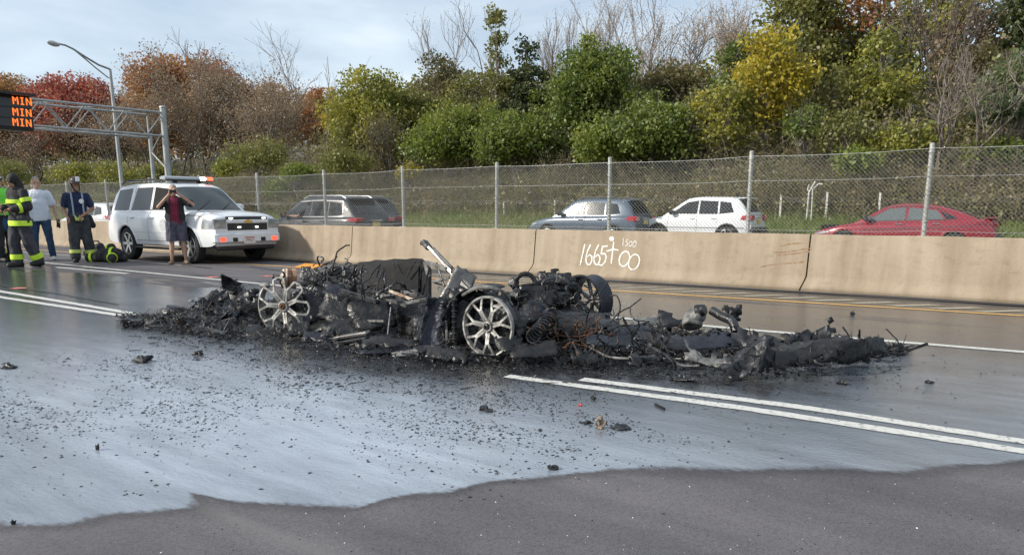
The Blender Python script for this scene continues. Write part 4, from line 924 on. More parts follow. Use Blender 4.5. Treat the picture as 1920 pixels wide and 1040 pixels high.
b.prism([(-.11, -.022), (-.045, -.022), (-.035, -.04), (.05, -.04), (.045, -.022), (.11, -.022), (.12, .022), (.045, .022), (.04, .04), (-.045, .04), (-.04, .022), (-.1, .022)], .012, M_); b.build('gold_emblem', mat('gold_emblem_metal', (.62, .42, .10), .3, .8), c.root)
b = MB(); b.box((2.50, 0, .60), (.22, 1.86, .30), bev=.07); b.box((2.44, 0, .46), (.2, 1.7, .1), bev=.03); b.build('front_bumper', WHT, c.root)
b = MB(); b.box((2.42, 0, .38), (.2, 1.6, .12), bev=.03); b.build('air_dam', BLACKP, c.root)
LEDW = mat('white_led', (.8, .8, .8), .3, emit=(1, .97, .9), estr=2.5); LEDR = mat('red_led', (.7, .05, .03), .3, emit=(1, .06, .03), estr=1.5)
for sg in (1, -1):
    b = MB(); b.box((2.60, sg * .40, .565), (.04, .14, .10), bev=.015); b.build('tow_hook_opening', BLACKP, c.root)
    b = MB(); b.box((2.60, sg * .74, .575), (.03, .17, .11), bev=.02); b.build('flashing_lamp', LEDR, c.root)
    b = MB(); b.box((2.582, sg * .25, .845), (.02, .08, .03)); b.build('grille_light', LEDW, c.root)
    b = MB(); b.box((2.582, sg * .47, 1.052), (.02, .10, .025)); b.build('grille_light', LEDW, c.root)
b = MB(); b.box((2.615, 0, .55), (.012, .32, .16)); pl_ = b.build('license_plate', PLATE, c.root)
tm_ = text_mesh('7957', .12, mat('red_plate_print', (.5, .08, .06), .5), 'plate_lettering'); tm_.parent = pl_; tm_.location = (2.624, 0, .545); tm_.rotation_euler = (math.pi / 2, 0, math.pi / 2)
b = MB(); b.box((2.624, 0, .615), (.004, .28, .018)); b.build('plate_strip', mat('red_plate_print', (.5, .08, .06)), pl_)
b = MB(); b.disc(.15, Matrix.Translation((.42, -(c.sy(.42, .88) + .006), .88)) @ Matrix.Rotation(math.pi / 2, 4, 'X'), 24); b.build('door_seal_emblem', mat('grey_door_seal', (.40, .41, .42), .5, col2=(.62, .62, .61), scale=28), c.root)
b = MB(); b.bar((1.25, -.5, 1.225), (.95, .05, 1.46), .02, .03); b.bar((1.27, .15, 1.225), (.98, .62, 1.42), .02, .03); b.build('wiper', BLACKP, c.root)
lb = MB(); lb.box((.02, 0, 2.0), (.26, 1.36, .10), bev=.03); lbo = lb.build('light_bar', mat('light_bar_lens', (.42, .44, .46), .2, .3, coat=.6), c.root)
lb = MB(); lb.box((.02, .34, 1.925), (.1, .08, .07)); lb.box((.02, -.34, 1.925), (.1, .08, .07)); lb.box((.02, 0, 1.945), (.27, 1.3, .02)); lb.build('light_bar_mount', BLACKP, lbo)
lb = MB(); lb.box((.02, .40, 2.005), (.275, .18, .088), bev=.02); lb.build('lit_white_lamp', mat('lit_white_strobe', (.9, .9, .9), .2, emit=(1, .96, .9), estr=4.0), lbo)
lb = MB(); lb.box((.02, .60, 2.005), (.275, .20, .088), bev=.02); lb.build('lit_red_lamp', mat('lit_red_strobe', (.8, .1, .05), .2, emit=(1, .10, .04), estr=1.8), lbo)
lb = MB(); lb.tube([(-.9, 0, 1.9), (-.92, 0, 2.35)], .006, 4); lb.build('antenna', BLACKP, c.root)
c.put(-18.83, 11.57, 0, 0); c.root.scale = (.968, .985, 1.035)
# ---- vehicles on the far side, heading left
def kx(x): d = ray(x, 430); return d.x / d.y
def place_far(c, xf, xr, Yn, z=0):
    """near flank at Yn, the far rear corner at the photo column xr"""
    c.put(kx(xr) * (Yn + c.W * .9) - c.L / 2, Yn + c.W / 2, z, math.pi)
def suv(name, label, L_, W_, H_, m, glass=GLASS, rails=CHROME, beltz=1.08, lampz=(.86, 1.06), rear=.30, wins=None, trim=None, spoiler=True, plate=PLATEY, low=None, slant=.42):
    h = L_ / 2
    c = Car(name, label, L_, W_, [(-h, .78), (-h + .07, beltz - .06), (-h + .25, beltz + .02), (.5, beltz - .02), (h * .45, beltz - .04), (h * .62, beltz - .08), (h * .88, beltz - .2), (h - .05, beltz - .32), (h, .62)],
            [(-h + .12, beltz), (-h + .12 + rear * .55, beltz + (H_ - beltz) * .55), (-h + .12 + rear, H_ - .07), (-h + .75, H_ - .02), (-.2, H_), (h * .12, H_ - .04), (h * .52, beltz - .03)], .36, (-h * .62, h * .60), .345, m, .2, .16, .55, .04)
    c.root['category'] = 'SUV'; c.build_body()
    x0, x1, x2, x3 = -h + .62, -h * .28, h * .1, h * .40; zt = H_ - .10; zl = beltz + .03
    c.side_patch('rear_quarter_window', [(x0, zl + .06), (-h * .58 + .24, zl)], [(x0 + .16, zt - .08), (-h * .58 + .26, zt - .03)], glass, sides=(1, -1))
    c.side_patch('rear_door_window', [(-h * .58 + .30, zl), (x1 + .36, zl)], [(-h * .58 + .34, zt - .03), (x1 + .36, zt)], glass)
    c.side_patch('front_door_window', [(x1 + .42, zl), (x3, zl)], [(x1 + .42, zt), (x2 + .02, zt - .06)], glass)
    c.screen('windshield', h * .14, h * .5, glass, .92); c.screen('rear_window', -h + .15, -h + .12 + rear, glass, .86)
    if spoiler: b = MB(); b.box((-h + .12 + rear - .1, 0, H_ - .03), (.3, 1.15, .05), bev=.02); b.build('roof_spoiler', m, c.root)
    if rails:
        for sg in (1, -1): b = MB(); b.tube([(-h + .7, sg * .58, H_ - .03), (-h + .9, sg * .58, H_ + .06), (0, sg * .58, H_ + .07), (.25, sg * .58, H_ - .02)], .02, 6); b.build('roof_rail', rails, c.root)
    for sg in (1, -1):
        c.side_patch('tail_light', [(-h + .02, lampz[0]), (-h + .36, lampz[0] + .05)], [(-h + .05, lampz[1]), (-h + .30, lampz[1] - .02)], LAMPR, .014, sides=(sg,), thick=.03)
        b = MB(); b.box((-h - .0, sg * W_ * .35, (lampz[0] + lampz[1]) / 2), (.06, W_ * .17, (lampz[1] - lampz[0]) * .9), bev=.02); b.build('tail_light', LAMPR, c.root)
        c.side_patch('headlight', [(h - .42, .72), (h - .06, .68)], [(h - .46, .82), (h - .1, .78)], LAMPG, .012, sides=(sg,))
    b = MB(); b.box((-h - .02, 0, .52), (.14, W_ * .86, .24), bev=.05); b.build('rear_bumper', low or BLACKP, c.root)
    b = MB(); b.box((-h - .02, 0, .84), (.02, .33, .16)); b.build('license_plate', plate, c.root)
    b = MB(); b.box((-h - .01, 0, .97), (.03, .5, .03)); b.build('tailgate_trim', CHROME, c.root)
    c.seam([(x1 + .39, .45), (x1 + .39, H_ - .08)]); c.seam([(-h * .58 + .27, .8), (-h * .58 + .27, H_ - .1)]); c.seam([(x3 + .06, .5), (x3 + .04, beltz)])
    c.seam([(-h * .9, .62), (h * .8, .62)], w=.02)
    c.handle(-h * .58 + .42, beltz - .12); c.handle(x1 + .55, beltz - .13); c.mirror(x3 - .12, zl - .02, BLACKP); c.wheels(5); c.arches(low or BLACKP, .035)
    b = MB(); b.tube([(-h + .8, 0, H_ + .02), (-h + .62, 0, H_ + .2)], .006, 4); b.build('antenna', BLACKP, c.root)
    return c
c = suv('parked_suv', 'blue-grey SUV behind the fence, ahead of the white crossover', 4.6, 1.85, 1.66, paint('blue_grey_car_paint', (.085, .115, .155), .3, .2), rails=BLACKP, beltz=1.05)
place_far(c, 1003, 1226, 25.0)
c = suv('parked_suv', 'white crossover behind the fence, between the blue-grey SUV and the red sedan', 4.25, 1.8, 1.66, WHT, rails=None, beltz=1.06, low=BLACKP, rear=.42)
place_far(c, 1224, 1434, 26.2, .04)
c = suv('parked_suv', 'charcoal SUV with silver roof rails, its driver leaning an arm out of the window', 4.9, 1.95, 1.68, mat('charcoal_car_paint', (.022, .025, .03), .42, 0, coat=.2), beltz=1.06, rear=.5, lampz=(.92, 1.06))
place_far(c, 514, 738, 16.6, -.02); dark_suv = c
h_ = c.L / 2
c.seam([(-h_ + .62, 1.10), (-h_ + .7, 1.56), (-h_ * .28, 1.60), (.3, 1.56)], w=.013, m=TRIMG, name='window_trim'); c.seam([(-h_ + .60, 1.09), (.95, 1.075)], w=.013, m=TRIMG, name='window_trim')
c = suv('parked_suv', 'black SUV partly hidden beyond the charcoal one, only its rear showing', 4.7, 1.9, 1.75, paint('black_car_paint', (.03, .025, .028), .3), rails=BLACKP, beltz=1.1)
place_far(c, 590, 754, 20.4)
c = suv('parked_car', 'pale white car behind the fence, glimpsed left of the white light-bar SUV', 4.8, 1.85, 1.55, WHT, rails=None, beltz=1.0, glass=GLASS)
place_far(c, 120, 270, 17.0)
# ---- red sedan
RED = paint('red_car_paint', (.24, .006, .018), .3, .1); L_ = 4.75; h = L_ / 2
c = Car('red_sedan', 'red fastback sedan at the far right behind the fence', L_, 1.86, [(-h, .72), (-h + .04, .98), (-h + .25, 1.02), (-1.2, .99), (.4, .93), (.95, .91), (1.5, .84), (2.1, .70), (h - .04, .58), (h, .5)],
        [(-h + .34, 1.0), (-1.55, 1.21), (-1.05, 1.35), (-.5, 1.42), (0, 1.43), (.35, 1.38), (1.2, .90)], .34, (-1.42, 1.42), .335, RED, .22, .2, .5, .05)
c.root['category'] = 'sedan'; c.build_body()
c.side_patch('rear_door_window', [(-1.12, 1.03), (-.22, 1.0)], [(-.92, 1.27), (-.22, 1.35)], GLASSL); c.side_patch('front_door_window', [(-.14, 1.0), (.84, .965)], [(-.14, 1.35), (.30, 1.31)], GLASSL)
c.side_patch('rear_quarter_window', [(-1.42, 1.06), (-1.18, 1.035)], [(-1.40, 1.08), (-.99, 1.25)], GLASS)
c.screen('windshield', .38, 1.16, GLASSL, .92); c.screen('rear_window', -1.95, -1.0, GLASSL, .86)
c.seam([(-1.45, 1.05), (-1.0, 1.30), (-.5, 1.385), (.2, 1.37), (.9, .955), (-1.2, 1.02), (-1.45, 1.05)], w=.022, m=BLACKP, name='window_trim'); c.seam([(-.18, .45), (-.18, 1.36)]); c.seam([(-1.1, .8), (-1.15, 1.03)]); c.seam([(.92, .5), (.95, .93)])
c.seam([(-1.9, .86), (-1.0, .80), (.9, .72)], w=.022); c.seam([(-1.6, .58), (1.2, .5)], w=.02)
c.handle(-.95, .90, CHROME); c.handle(-.02, .88, CHROME); c.mirror(.82, .97, BLACKP); c.wheels(5); c.arches()
for sg in (1, -1):
    c.side_patch('tail_light', [(-h + .01, .84), (-h + .5, .9)], [(-h + .03, .97), (-h + .42, .965)], mat('dark_red_tail_lamp', (.16, .008, .012), .12, coat=.7), .014, sides=(sg,), thick=.03)
    b = MB(); b.box((-h, sg * .58, .90), (.06, .46, .11), bev=.02); b.build('tail_light', MATS['dark_red_tail_lamp'], c.root)
    c.side_patch('headlight', [(h - .5, .62), (h - .08, .55)], [(h - .55, .68), (h - .12, .60)], LAMPG, .012, sides=(sg,))
b = MB(); b.box((-h + .14, 0, 1.06), (.28, 1.5, .035), bev=.014); b.build('boot_spoiler', RED, c.root)
b = MB(); b.box((-h - .01, 0, .5), (.12, 1.6, .2), bev=.04); b.build('rear_bumper', BLACKP, c.root); b = MB(); b.box((-h - .05, 0, .72), (.02, .33, .16)); b.build('license_plate', PLATEY, c.root)
place_far(c, 1522, 1876, 24.3)
# ================================================================== PEOPLE
SKIN = mat('skin', (.50, .30, .21), .55, col2=(.42, .235, .16), scale=9); SKINT = mat('tanned_skin', (.36, .20, .13), .55, col2=(.30, .16, .10), scale=9)
NAVY = mat('navy_cotton', (.012, .020, .055), .9, col2=(.022, .034, .08), scale=7); WTEE = mat('white_cotton', (.62, .64, .72), .9, col2=(.70, .72, .78), scale=6); DENIM = mat('blue_denim', (.016, .042, .09), .9, col2=(.035, .075, .14), scale=8)
BUNK = mat('black_bunker_fabric', (.014, .014, .016), .85, col2=(.032, .032, .034), scale=7); BUNKG = mat('charcoal_bunker_fabric', (.03, .031, .037), .85, col2=(.055, .056, .064), scale=7)
LIME = mat('lime_reflective_tape', (.52, .80, .02), .4, col2=(.66, .88, .07), scale=20); LIMEP = mat('pale_lime_tape', (.58, .66, .16), .4); HIVIS = mat('green_hi_vis_cloth', (.18, .72, .06), .7)
BURG = mat('burgundy_cotton', (.14, .010, .030), .9, col2=(.19, .02, .045), scale=8); SHORT = mat('grey_shorts_cotton', (.06, .058, .085), .9, col2=(.09, .085, .115), scale=8)
BLKF = mat('black_jacket_fabric', (.012, .012, .014), .85, col2=(.025, .025, .028), scale=7); HAIRG = mat('grey_hair', (.30, .28, .26), .8); HAIRB = mat('black_hair', (.010, .009, .008), .7); TEAL = mat('teal_blue_shirt', (.025, .085, .16), .9)
BOOT = mat('black_boot_rubber', (.012, .012, .012), .6); SHOEW = mat('white_shoe', (.6, .6, .6), .6); SHOET = mat('tan_shoe', (.25, .19, .12), .8); HELM = mat('dark_helmet', (.035, .02, .018), .35, col2=(.06, .03, .025), scale=10, coat=.4); WHITEM = mat('white_patch', (.8, .8, .8), .6); EYE = mat('dark_eye', (.01, .008, .008), .2); STRAP = mat('grey_strap', (.30, .34, .42), .8)
def solid(name, mb, m, parent, vox=.013, wr=.0, wsc=16, smooth_it=3, dec=1.0):
    """unite the shapes into one continuous skin"""
    me = mb.mesh(name, m, smooth=True, angle=180); o = bpy.data.objects.new(name, me); COL.objects.link(o)
    r = o.modifiers.new('r', 'REMESH'); r.mode = 'VOXEL'; r.voxel_size = vox; r.use_smooth_shade = True
    if smooth_it: k = o.modifiers.new('s', 'SMOOTH'); k.factor = .5; k.iterations = smooth_it
    if dec < 1: k = o.modifiers.new('d', 'DECIMATE'); k.ratio = dec
    dg = bpy.context.evaluated_depsgraph_get(); me2 = bpy.data.meshes.new_from_object(o.evaluated_get(dg)); me2.name = name; bpy.data.objects.remove(o)
    if wr:
        n = len(me2.vertices); co = np.empty(n * 3, np.float32); no = np.empty(n * 3, np.float32); me2.vertices.foreach_get('co', co); me2.vertices.foreach_get('normal', no); co = co.reshape(-1, 3); no = no.reshape(-1, 3)
        d = np.array([mnoise.noise((p[0] * wsc, p[1] * wsc, p[2] * wsc * .55)) + .5 * mnoise.noise((p[0] * wsc * 2.1, p[1] * wsc * 2.1 + 7, p[2] * wsc * 1.2)) for p in co]); co += no * (d * wr)[:, None].astype(np.float32); me2.vertices.foreach_set('co', co.ravel()); me2.update()
    me2.materials.clear(); me2.materials.append(m); me2.polygons.foreach_set('use_smooth', [True] * len(me2.polygons))
    o = bpy.data.objects.new(name, me2); COL.objects.link(o); o.parent = parent; return o
def cap(b, p, q, r1, r2=None, n=10):
    r2 = r1 if r2 is None else r2; b.sphere(p, r1, n, 8); b.sphere(q, r2, n, 8); b.tube([p, q], [r1, r2], n); return b
V3 = lambda *a: Vector(a)
def cut(o, z, tilt=(0, 0)):
    """a clean hem at height z"""
    b = bmesh.new(); b.from_mesh(o.data); bmesh.ops.bisect_plane(b, geom=b.verts[:] + b.edges[:] + b.faces[:], plane_co=(0, 0, z), plane_no=Vector((tilt[0], tilt[1], 1)).normalized(), clear_inner=True); b.to_mesh(o.data); b.free(); return o

def pose(**kw):
    """joints of a 1.8 m figure that faces +y; r is its own right (+x)"""
    J = dict(head=V3(0, .02, 1.665), neck=V3(0, -.01, 1.50), chest=V3(0, 0, 1.30), waist=V3(0, .0, 1.08), pelvis=V3(0, 0, .95), rs=V3(.185, -.01, 1.445), ls=V3(-.185, -.01, 1.445), re=V3(.245, -.02, 1.15), le=V3(-.245, -.02, 1.15), rw=V3(.255, .06, .90), lw=V3(-.255, .06, .90),
             rh=V3(.095, 0, .92), lh=V3(-.095, 0, .92), rk=V3(.11, .02, .50), lk=V3(-.11, .02, .50), ra=V3(.12, -.02, .09), la=V3(-.12, -.02, .09), look=V3(0, 1, 0), fat=1.0)
    for k, v in kw.items(): J[k] = Vector(v) if isinstance(v, tuple) else v
    return J
def hand(b, w, e, curl=.5, side=1, fwd_=None):
    """palm, four unequal bent fingers and a thumb"""
    d = (w - e).normalized(); f = Vector(fwd_) if fwd_ else Vector((0, 1, 0)); f = (f - d * f.dot(d)); f = f.normalized() if f.length > .1 else d.orthogonal().normalized(); s_ = d.cross(f) * side
    pc = w + d * .05; cap(b, w, pc + f * .018, .030, .030); cap(b, pc - f * .018, pc + f * .02, .026, .026)
    for i, ln in enumerate((.070, .080, .074, .058)):
        k = pc + d * .045 + f * (.030 - .020 * i); m1 = k + (d * (1 - curl * .4) + s_ * curl * .8).normalized() * ln * .5; m2 = m1 + (d * (1 - curl * 1.3) + s_ * curl).normalized() * ln * .5
        cap(b, pc + f * (.02 - .014 * i), k, .012, .0105, 6); cap(b, k, m1, .0105, .0095, 6); cap(b, m1, m2, .0095, .0085, 6)
    t1 = w + d * .03 + f * .045; t2 = t1 + (d * .8 + f * .5 + s_ * .5).normalized() * .045; cap(b, w + d * .02, t1, .016, .013, 6); cap(b, t1, t2, .0125, .010, 6)
def head_shapes(b, J):
    h = J['head']; l = J['look'].normalized(); x = l.cross(V3(0, 0, 1)).normalized(); z = x.cross(l); M = Matrix((x, l, z)).transposed().to_4x4(); M.translation = h
    b.sphere((0, -.008, .03), .098, 12, 10, (.82, 1.0, 1.05), M); b.sphere((0, .022, -.045), .068, 10, 8, (.85, .95, 1.1), M)
    for p, r in (((0, .098, -.012), .015), ((0, .108, -.028), .016), ((0, .09, -.088), .026), ((.083, -.005, -.01), .02), ((-.083, -.005, -.01), .02), ((0, .088, -.062), .017), ((.036, .082, .026), .016), ((-.036, .082, .026), .016)): b.sphere(p, r, 8, 6, (.6, 1, 1.4) if abs(p[0]) > .06 else (1, 1, 1), M)
    return M
def body(J, parent, m=SKIN, curl=(.45, .45), palm=((0, 1, 0), (0, 1, 0)), vox=.0085):
    b = MB(); M = head_shapes(b, J); f = J['fat']
    cap(b, J['neck'] - V3(0, 0, .05), J['head'] - V3(0, .01, .05), .056, .054)
    for p, r, sx in ((J['chest'] + V3(0, 0, .08), .15, 1.12), (J['chest'], .145, 1.1), (J['waist'], .13 * f, 1.12), (J['pelvis'], .145, 1.12)): b.sphere(p, r, 12, 8, (sx, .74 * (f if r < .14 else 1), 1.0))
    cap(b, J['chest'], J['pelvis'], .115, .115)
    for s in 'rl':
        cap(b, J[s + 's'], J['neck'] - V3(0, 0, .05), .060, .055); cap(b, J[s + 's'], J[s + 'e'], .052, .042); cap(b, J[s + 'e'], J[s + 'w'], .042, .028)
        hand(b, J[s + 'w'], J[s + 'e'], curl[0 if s == 'r' else 1], 1 if s == 'r' else -1, palm[0 if s == 'r' else 1])
        cap(b, J['pelvis'] + (J[s + 'h'] - J['pelvis']) * .9, J[s + 'h'] + (J[s + 'k'] - J[s + 'h']) * .1, .098, .092); cap(b, J[s + 'h'], J[s + 'k'], .088, .056); cap(b, J[s + 'k'], J[s + 'k'] + (J[s + 'a'] - J[s + 'k']) * .35 + V3(0, -.015, 0), .054, .058); cap(b, J[s + 'k'] + (J[s + 'a'] - J[s + 'k']) * .35, J[s + 'a'], .052, .034)
        t = J.get(s + 't', J[s + 'a'] + V3(.03 if s == 'r' else -.03, .16, -.055)); cap(b, J[s + 'a'] - V3(0, .03, .04), t, .034, .03)
    o = solid('body', b, m, parent, vox, 0, smooth_it=3, dec=.35)
    e = MB()
    for sx in (.031, -.031): e.sphere((sx, .0905, .012), .0105, 8, 6, (1.2, .6, .7), M)
    e.build('eyes', EYE, o); b = MB(); b.box((0, .0985, -.064), (.046, .010, .008), M); b.build('mouth', mat('lip', (.24, .09, .08), .6), o)
    return M
def torso_cloth(b, J, r=.022, sleeve=.6, hem=None, fat=None):
    f = fat or J['fat']; hem = hem or J['pelvis'] - V3(0, 0, .04)
    for p, rr, sx in ((J['chest'] + V3(0, 0, .08), .15, 1.14), (J['chest'], .148, 1.14), (J['waist'], .138 * f, 1.16), (hem, .15 * max(1, f * .95), 1.16), (hem - V3(0, 0, .12), .15 * max(1, f * .95), 1.16)): b.sphere(p, rr + r, 14, 8, (sx, .76 * (f if rr < .145 else 1), 1.0))
    for a, c in ((J['chest'] + V3(0, 0, .08), J['chest']), (J['chest'], J['waist']), (J['waist'], hem)):
        for t in (.25, .5, .75): b.sphere(a.lerp(c, t), .147 + r, 12, 8, (1.13, .76 * (f if a != J['chest'] + V3(0, 0, .08) else 1), 1.0))
    for s in 'rl':
        cap(b, J[s + 's'], J['neck'] - V3(0, 0, .06), .066 + r * .6, .052 + r * .5); e = J[s + 's'].lerp(J[s + 'e'], min(1, sleeve)); cap(b, J[s + 's'], e, .06 + r * .8, .054 + r)
        if sleeve > 1: cap(b, J[s + 'e'], J[s + 'e'].lerp(J[s + 'w'], sleeve - 1), .05 + r, .042 + r)
def leg_cloth(b, J, r=.02, to=.96, flare=1.0):
    b.sphere(J['pelvis'], .152 + r, 12, 8, (1.12, .8, .9)); b.sphere(J['pelvis'] + V3(0, 0, .06), .14 + r, 12, 8, (1.12, .78, .8))
    for s in 'rl':
        cap(b, J[s + 'h'] + V3(0, 0, .02), J[s + 'h'].lerp(J[s + 'k'], .5), .098 + r, .08 + r)
        if to <= .5: cap(b, J[s + 'h'], J[s + 'h'].lerp(J[s + 'k'], to * 2), .1 + r, .088 + r * 1.4); continue
        cap(b, J[s + 'h'].lerp(J[s + 'k'], .5), J[s + 'k'], .08 + r, (.062 + r)); cap(b, J[s + 'k'], J[s + 'k'].lerp(J[s + 'a'], (to - .5) * 2), .062 + r, (.052 + r) * flare)
def shoes(J, parent, m, name='shoe', tall=0.0, big=1.0):
    for s in 'rl':
        b = MB(); a = J[s + 'a']; t = J.get(s + 't', a + V3(.03 if s == 'r' else -.03, .16, -.055)); d = (t - a); d.z = 0; d.normalize(); g = a - V3(0, 0, a.z - .045) ; g.z = a.z - .045
        cap(b, g - d * .05, g + d * .06, .05 * big, .048 * big); cap(b, g + d * .06, g + d * .17 - V3(0, 0, .008), .048 * big, .042 * big)
        if tall: cap(b, g, a + (J[s + 'k'] - a) * tall, .055 * big, .062 * big)
        o = solid(name, b, m, parent, .012, 0, smooth_it=2)
def band(J, parent, a, c, t, r, m=LIME, w=.05, sx=1.0, sy=1.0, name='reflective_band', tilt=None):
    p = a.lerp(c, t); d = (c - a).normalized(); q = d.to_track_quat('Z', 'Y').to_matrix().to_4x4() if abs(d.z) < .985 else Matrix.Identity(4)
    M = Matrix.Translation(p) @ q @ Matrix.Diagonal((sx, sy, 1, 1)); b = MB(); b.lathe([(r - .02, -w / 2), (r, -w / 2), (r + .004, 0), (r, w / 2), (r - .02, w / 2)], 22, M); return b.build(name, m, parent)
def figure(label, x, yf, yt, rz_off=0.0, group=None, Hm=1.8):
    """an Empty where the photograph's feet stand, scaled so that the head reaches the photograph's row yt"""
    g = G(x, yf); Z = (g - CV).dot(fc); s = (yf - yt) * Z / F_PX / Hm; f = Vector((-g.x, -g.y, 0)).normalized(); t = thing('person', label, 'person', (g.x, g.y, 0), math.atan2(-f.x, f.y) + rz_off, group); t.scale = (s, s, s); return t
def hair(M, parent, m, top=.0, name='hair', back=True):
    b = MB(); b.sphere((0, -.018, .045), .101, 12, 8, (.84, 1.0, 1.0), M)
    o = solid(name, b, m, parent, .012, .006, 30, 1); me = o.data; bmx = bmesh.new(); bmx.from_mesh(me); Mi = M.inverted(); kill = [v for v in bmx.verts if (Mi @ v.co).y > .045 + top and (Mi @ v.co).z < .10 or (Mi @ v.co).z < -.04]; bmesh.ops.delete(bmx, geom=kill, context='VERTS'); bmx.to_mesh(me); bmx.free(); return o
# --- man in white T-shirt
t = figure('man in white T-shirt and blue jeans standing with arms hanging', 84, 487.5, 336, -.12)
J = pose(re=(.30, -.03, 1.17), rw=(.30, .05, .92), le=(-.285, -.05, 1.17), lw=(-.33, .04, .93), rk=(.13, .05, .5), ra=(.16, .0, .09), la=(-.17, -.02, .09), lk=(-.14, .03, .5), fat=1.18, look=(-.25, 1, -.05)); M = body(J, t, SKIN); hair(M, t, HAIRG, -.01)
b = MB(); torso_cloth(b, J, .024, .72, J['pelvis'] - V3(0, 0, .02)); cut(solid('shirt', b, WTEE, t, .014, .010, 14), .875, (.05, .1)); b = MB(); leg_cloth(b, J, .016, .98); solid('trousers', b, DENIM, t, .014, .007, 18); shoes(J, t, SHOEW)
b = MB(); cap(b, J['lw'] + V3(-.02, .02, -.06), J['lw'] + V3(-.04, .04, -.22), .04, .02, 8); cap(b, J['lw'] + V3(-.02, .02, -.06), J['lw'] + V3(-.0, .06, -.2), .03, .02, 8); o = solid('work_gloves', b, BLKF, None, .012, .004, 30, 1); o.matrix_world = t.matrix_basis.copy(); o['label'] = 'black work gloves held in the hand of the white-shirted man'; o['category'] = 'gloves'
# --- fireman in turnout coat, side on
t = figure('firefighter in black turnout coat with lime bands, seen from the side facing left', 48, 500, 331, -1.0)
J = pose(head=(0, .05, 1.66), look=(-.1, 1, -.12), re=(.22, -.06, 1.16), rw=(.16, .22, 1.15), le=(-.25, -.03, 1.17), lw=(-.16, .24, 1.12), rk=(.11, .10, .51), ra=(.12, .06, .09), lk=(-.10, -.05, .50), la=(-.11, -.22, .11), fat=1.25); M = body(J, t, SKINT)
b = MB(); torso_cloth(b, J, .034, 1.85, J['pelvis'] - V3(0, 0, .08), 1.2); cut(solid('turnout_coat', b, BUNK, t, .016, .016, 10), .775, (.0, -.06)); b = MB(); leg_cloth(b, J, .045, .95, 1.12); solid('bunker_trousers', b, BUNKG, t, .016, .014, 10); shoes(J, t, BOOT, 'boot', .2, 1.25)
b = MB(); b.sphere((0, -.02, .035), .118, 12, 8, (.9, 1.02, 1.02), M); b.sphere((0, -.06, -.08), .10, 10, 8, (.95, 1, 1), M); cap(b, J['neck'] + V3(0, -.04, .0), J['neck'] + V3(0, -.05, .1), .10, .09); o = solid('hood', b, HAIRB, t, .014, .006, 20, 2)
hem = J['pelvis'] - V3(0, 0, .15); band(J, t, J['waist'], hem, .80, .200, LIME, .10, 1.17, .93)
band(J, t, J['chest'], J['waist'], .12, .195, LIME, .075, 1.17, .93)
for s in 'rl': band(J, t, J[s + 's'], J[s + 'e'], .52, .100, LIME, .08); band(J, t, J[s + 'e'], J[s + 'w'], .5, .090, LIME, .06); band(J, t, J[s + 'k'], J[s + 'a'], .74, .118, LIME, .10)
b = MB(); b.box((.0, -.155, 1.46), (.20, .02, .09), bev=.01); b.build('name_patch', mat('dark_red_patch', (.16, .03, .02), .8), t)
# --- man with cap and hi-vis vest behind him
t = figure('man in cap and green hi-vis vest over a teal shirt at the left edge', 14, 490, 333, .7)
J = pose(look=(.2, 1, 0), re=(.27, -.02, 1.17), rw=(.20, .20, 1.06)); M = body(J, t, SKINT); hair(M, t, HAIRB)
b = MB(); torso_cloth(b, J, .022, 1.8); solid('shirt', b, TEAL, t, .014, .007, 14); b = MB(); leg_cloth(b, J, .02, .97); solid('trousers', b, BLKF, t, .015, .007, 14); shoes(J, t, BOOT)
b = MB(); torso_cloth(b, J, .034, .05, J['waist'] - V3(0, 0, .02)); cut(solid('safety_vest', b, HIVIS, t, .015, .004, 14), .98); band(J, t, J['chest'], J['waist'], .45, .186, LIMEP, .05, 1.15, .84)
b = MB(); b.sphere((0, -.005, .07), .105, 12, 8, (.88, 1.02, .8), M); b.sphere((0, .10, .07), .06, 10, 6, (1.1, 1, .2), M); solid('cap', b, mat('white_and_black_cap', (.5, .5, .5), .7, col2=(.02, .02, .02), scale=14, mixpos=(.5, .52)), t, .012, 0)
# --- firefighter cut by the picture edge
t = figure('dark-clothed firefighter cut off by the left edge, only an elbow and boot showing', -14, 490, 334, .3)
J = pose(le=(-.33, -.02, 1.18), lw=(-.20, .22, 1.05), la=(-.2, .0, .09)); M = body(J, t, SKINT); hair(M, t, HAIRB)
b = MB(); torso_cloth(b, J, .05, 1.85, J['pelvis'] - V3(0, 0, .08), 1.2); cut(solid('turnout_coat', b, BUNK, t, .017, .012, 10), .8); b = MB(); leg_cloth(b, J, .045, .95, 1.1); solid('bunker_trousers', b, BUNKG, t, .017, .012, 10); shoes(J, t, BOOT, 'boot', .2, 1.2); band(J, t, J['ls'], J['le'], .6, .098, LIME, .06); band(J, t, J['lk'], J['la'], .74, .112, LIME, .08)
# --- firefighter with helmet and navy T-shirt
t = figure('helmeted firefighter in navy T-shirt with suspenders, hands at his belt', 156, 491, 341, .1)
J = pose(look=(-.35, 1, -.02), rs=(.2, -.01, 1.445), ls=(-.2, -.01, 1.445), re=(.27, -.04, 1.16), rw=(.215, .14, .965), le=(-.30, .0, 1.17), lw=(-.07, .215, 1.03), rk=(.12, .05, .50), ra=(.14, .02, .09), lk=(-.13, .05, .50), la=(-.19, .0, .09), fat=1.08); M = body(J, t, SKINT, (.7, .7))
b = MB(); torso_cloth(b, J, .022, .66, J['pelvis']); cut(solid('shirt', b, NAVY, t, .014, .009, 14), .98); b = MB(); leg_cloth(b, J, .05, .95, 1.1); solid('bunker_trousers', b, BUNKG, t, .016, .015, 9); shoes(J, t, BOOT, 'boot', .2, 1.25)
for s in 'rl': band(J, t, J[s + 'k'], J[s + 'a'], .62, .118, LIMEP, .075)
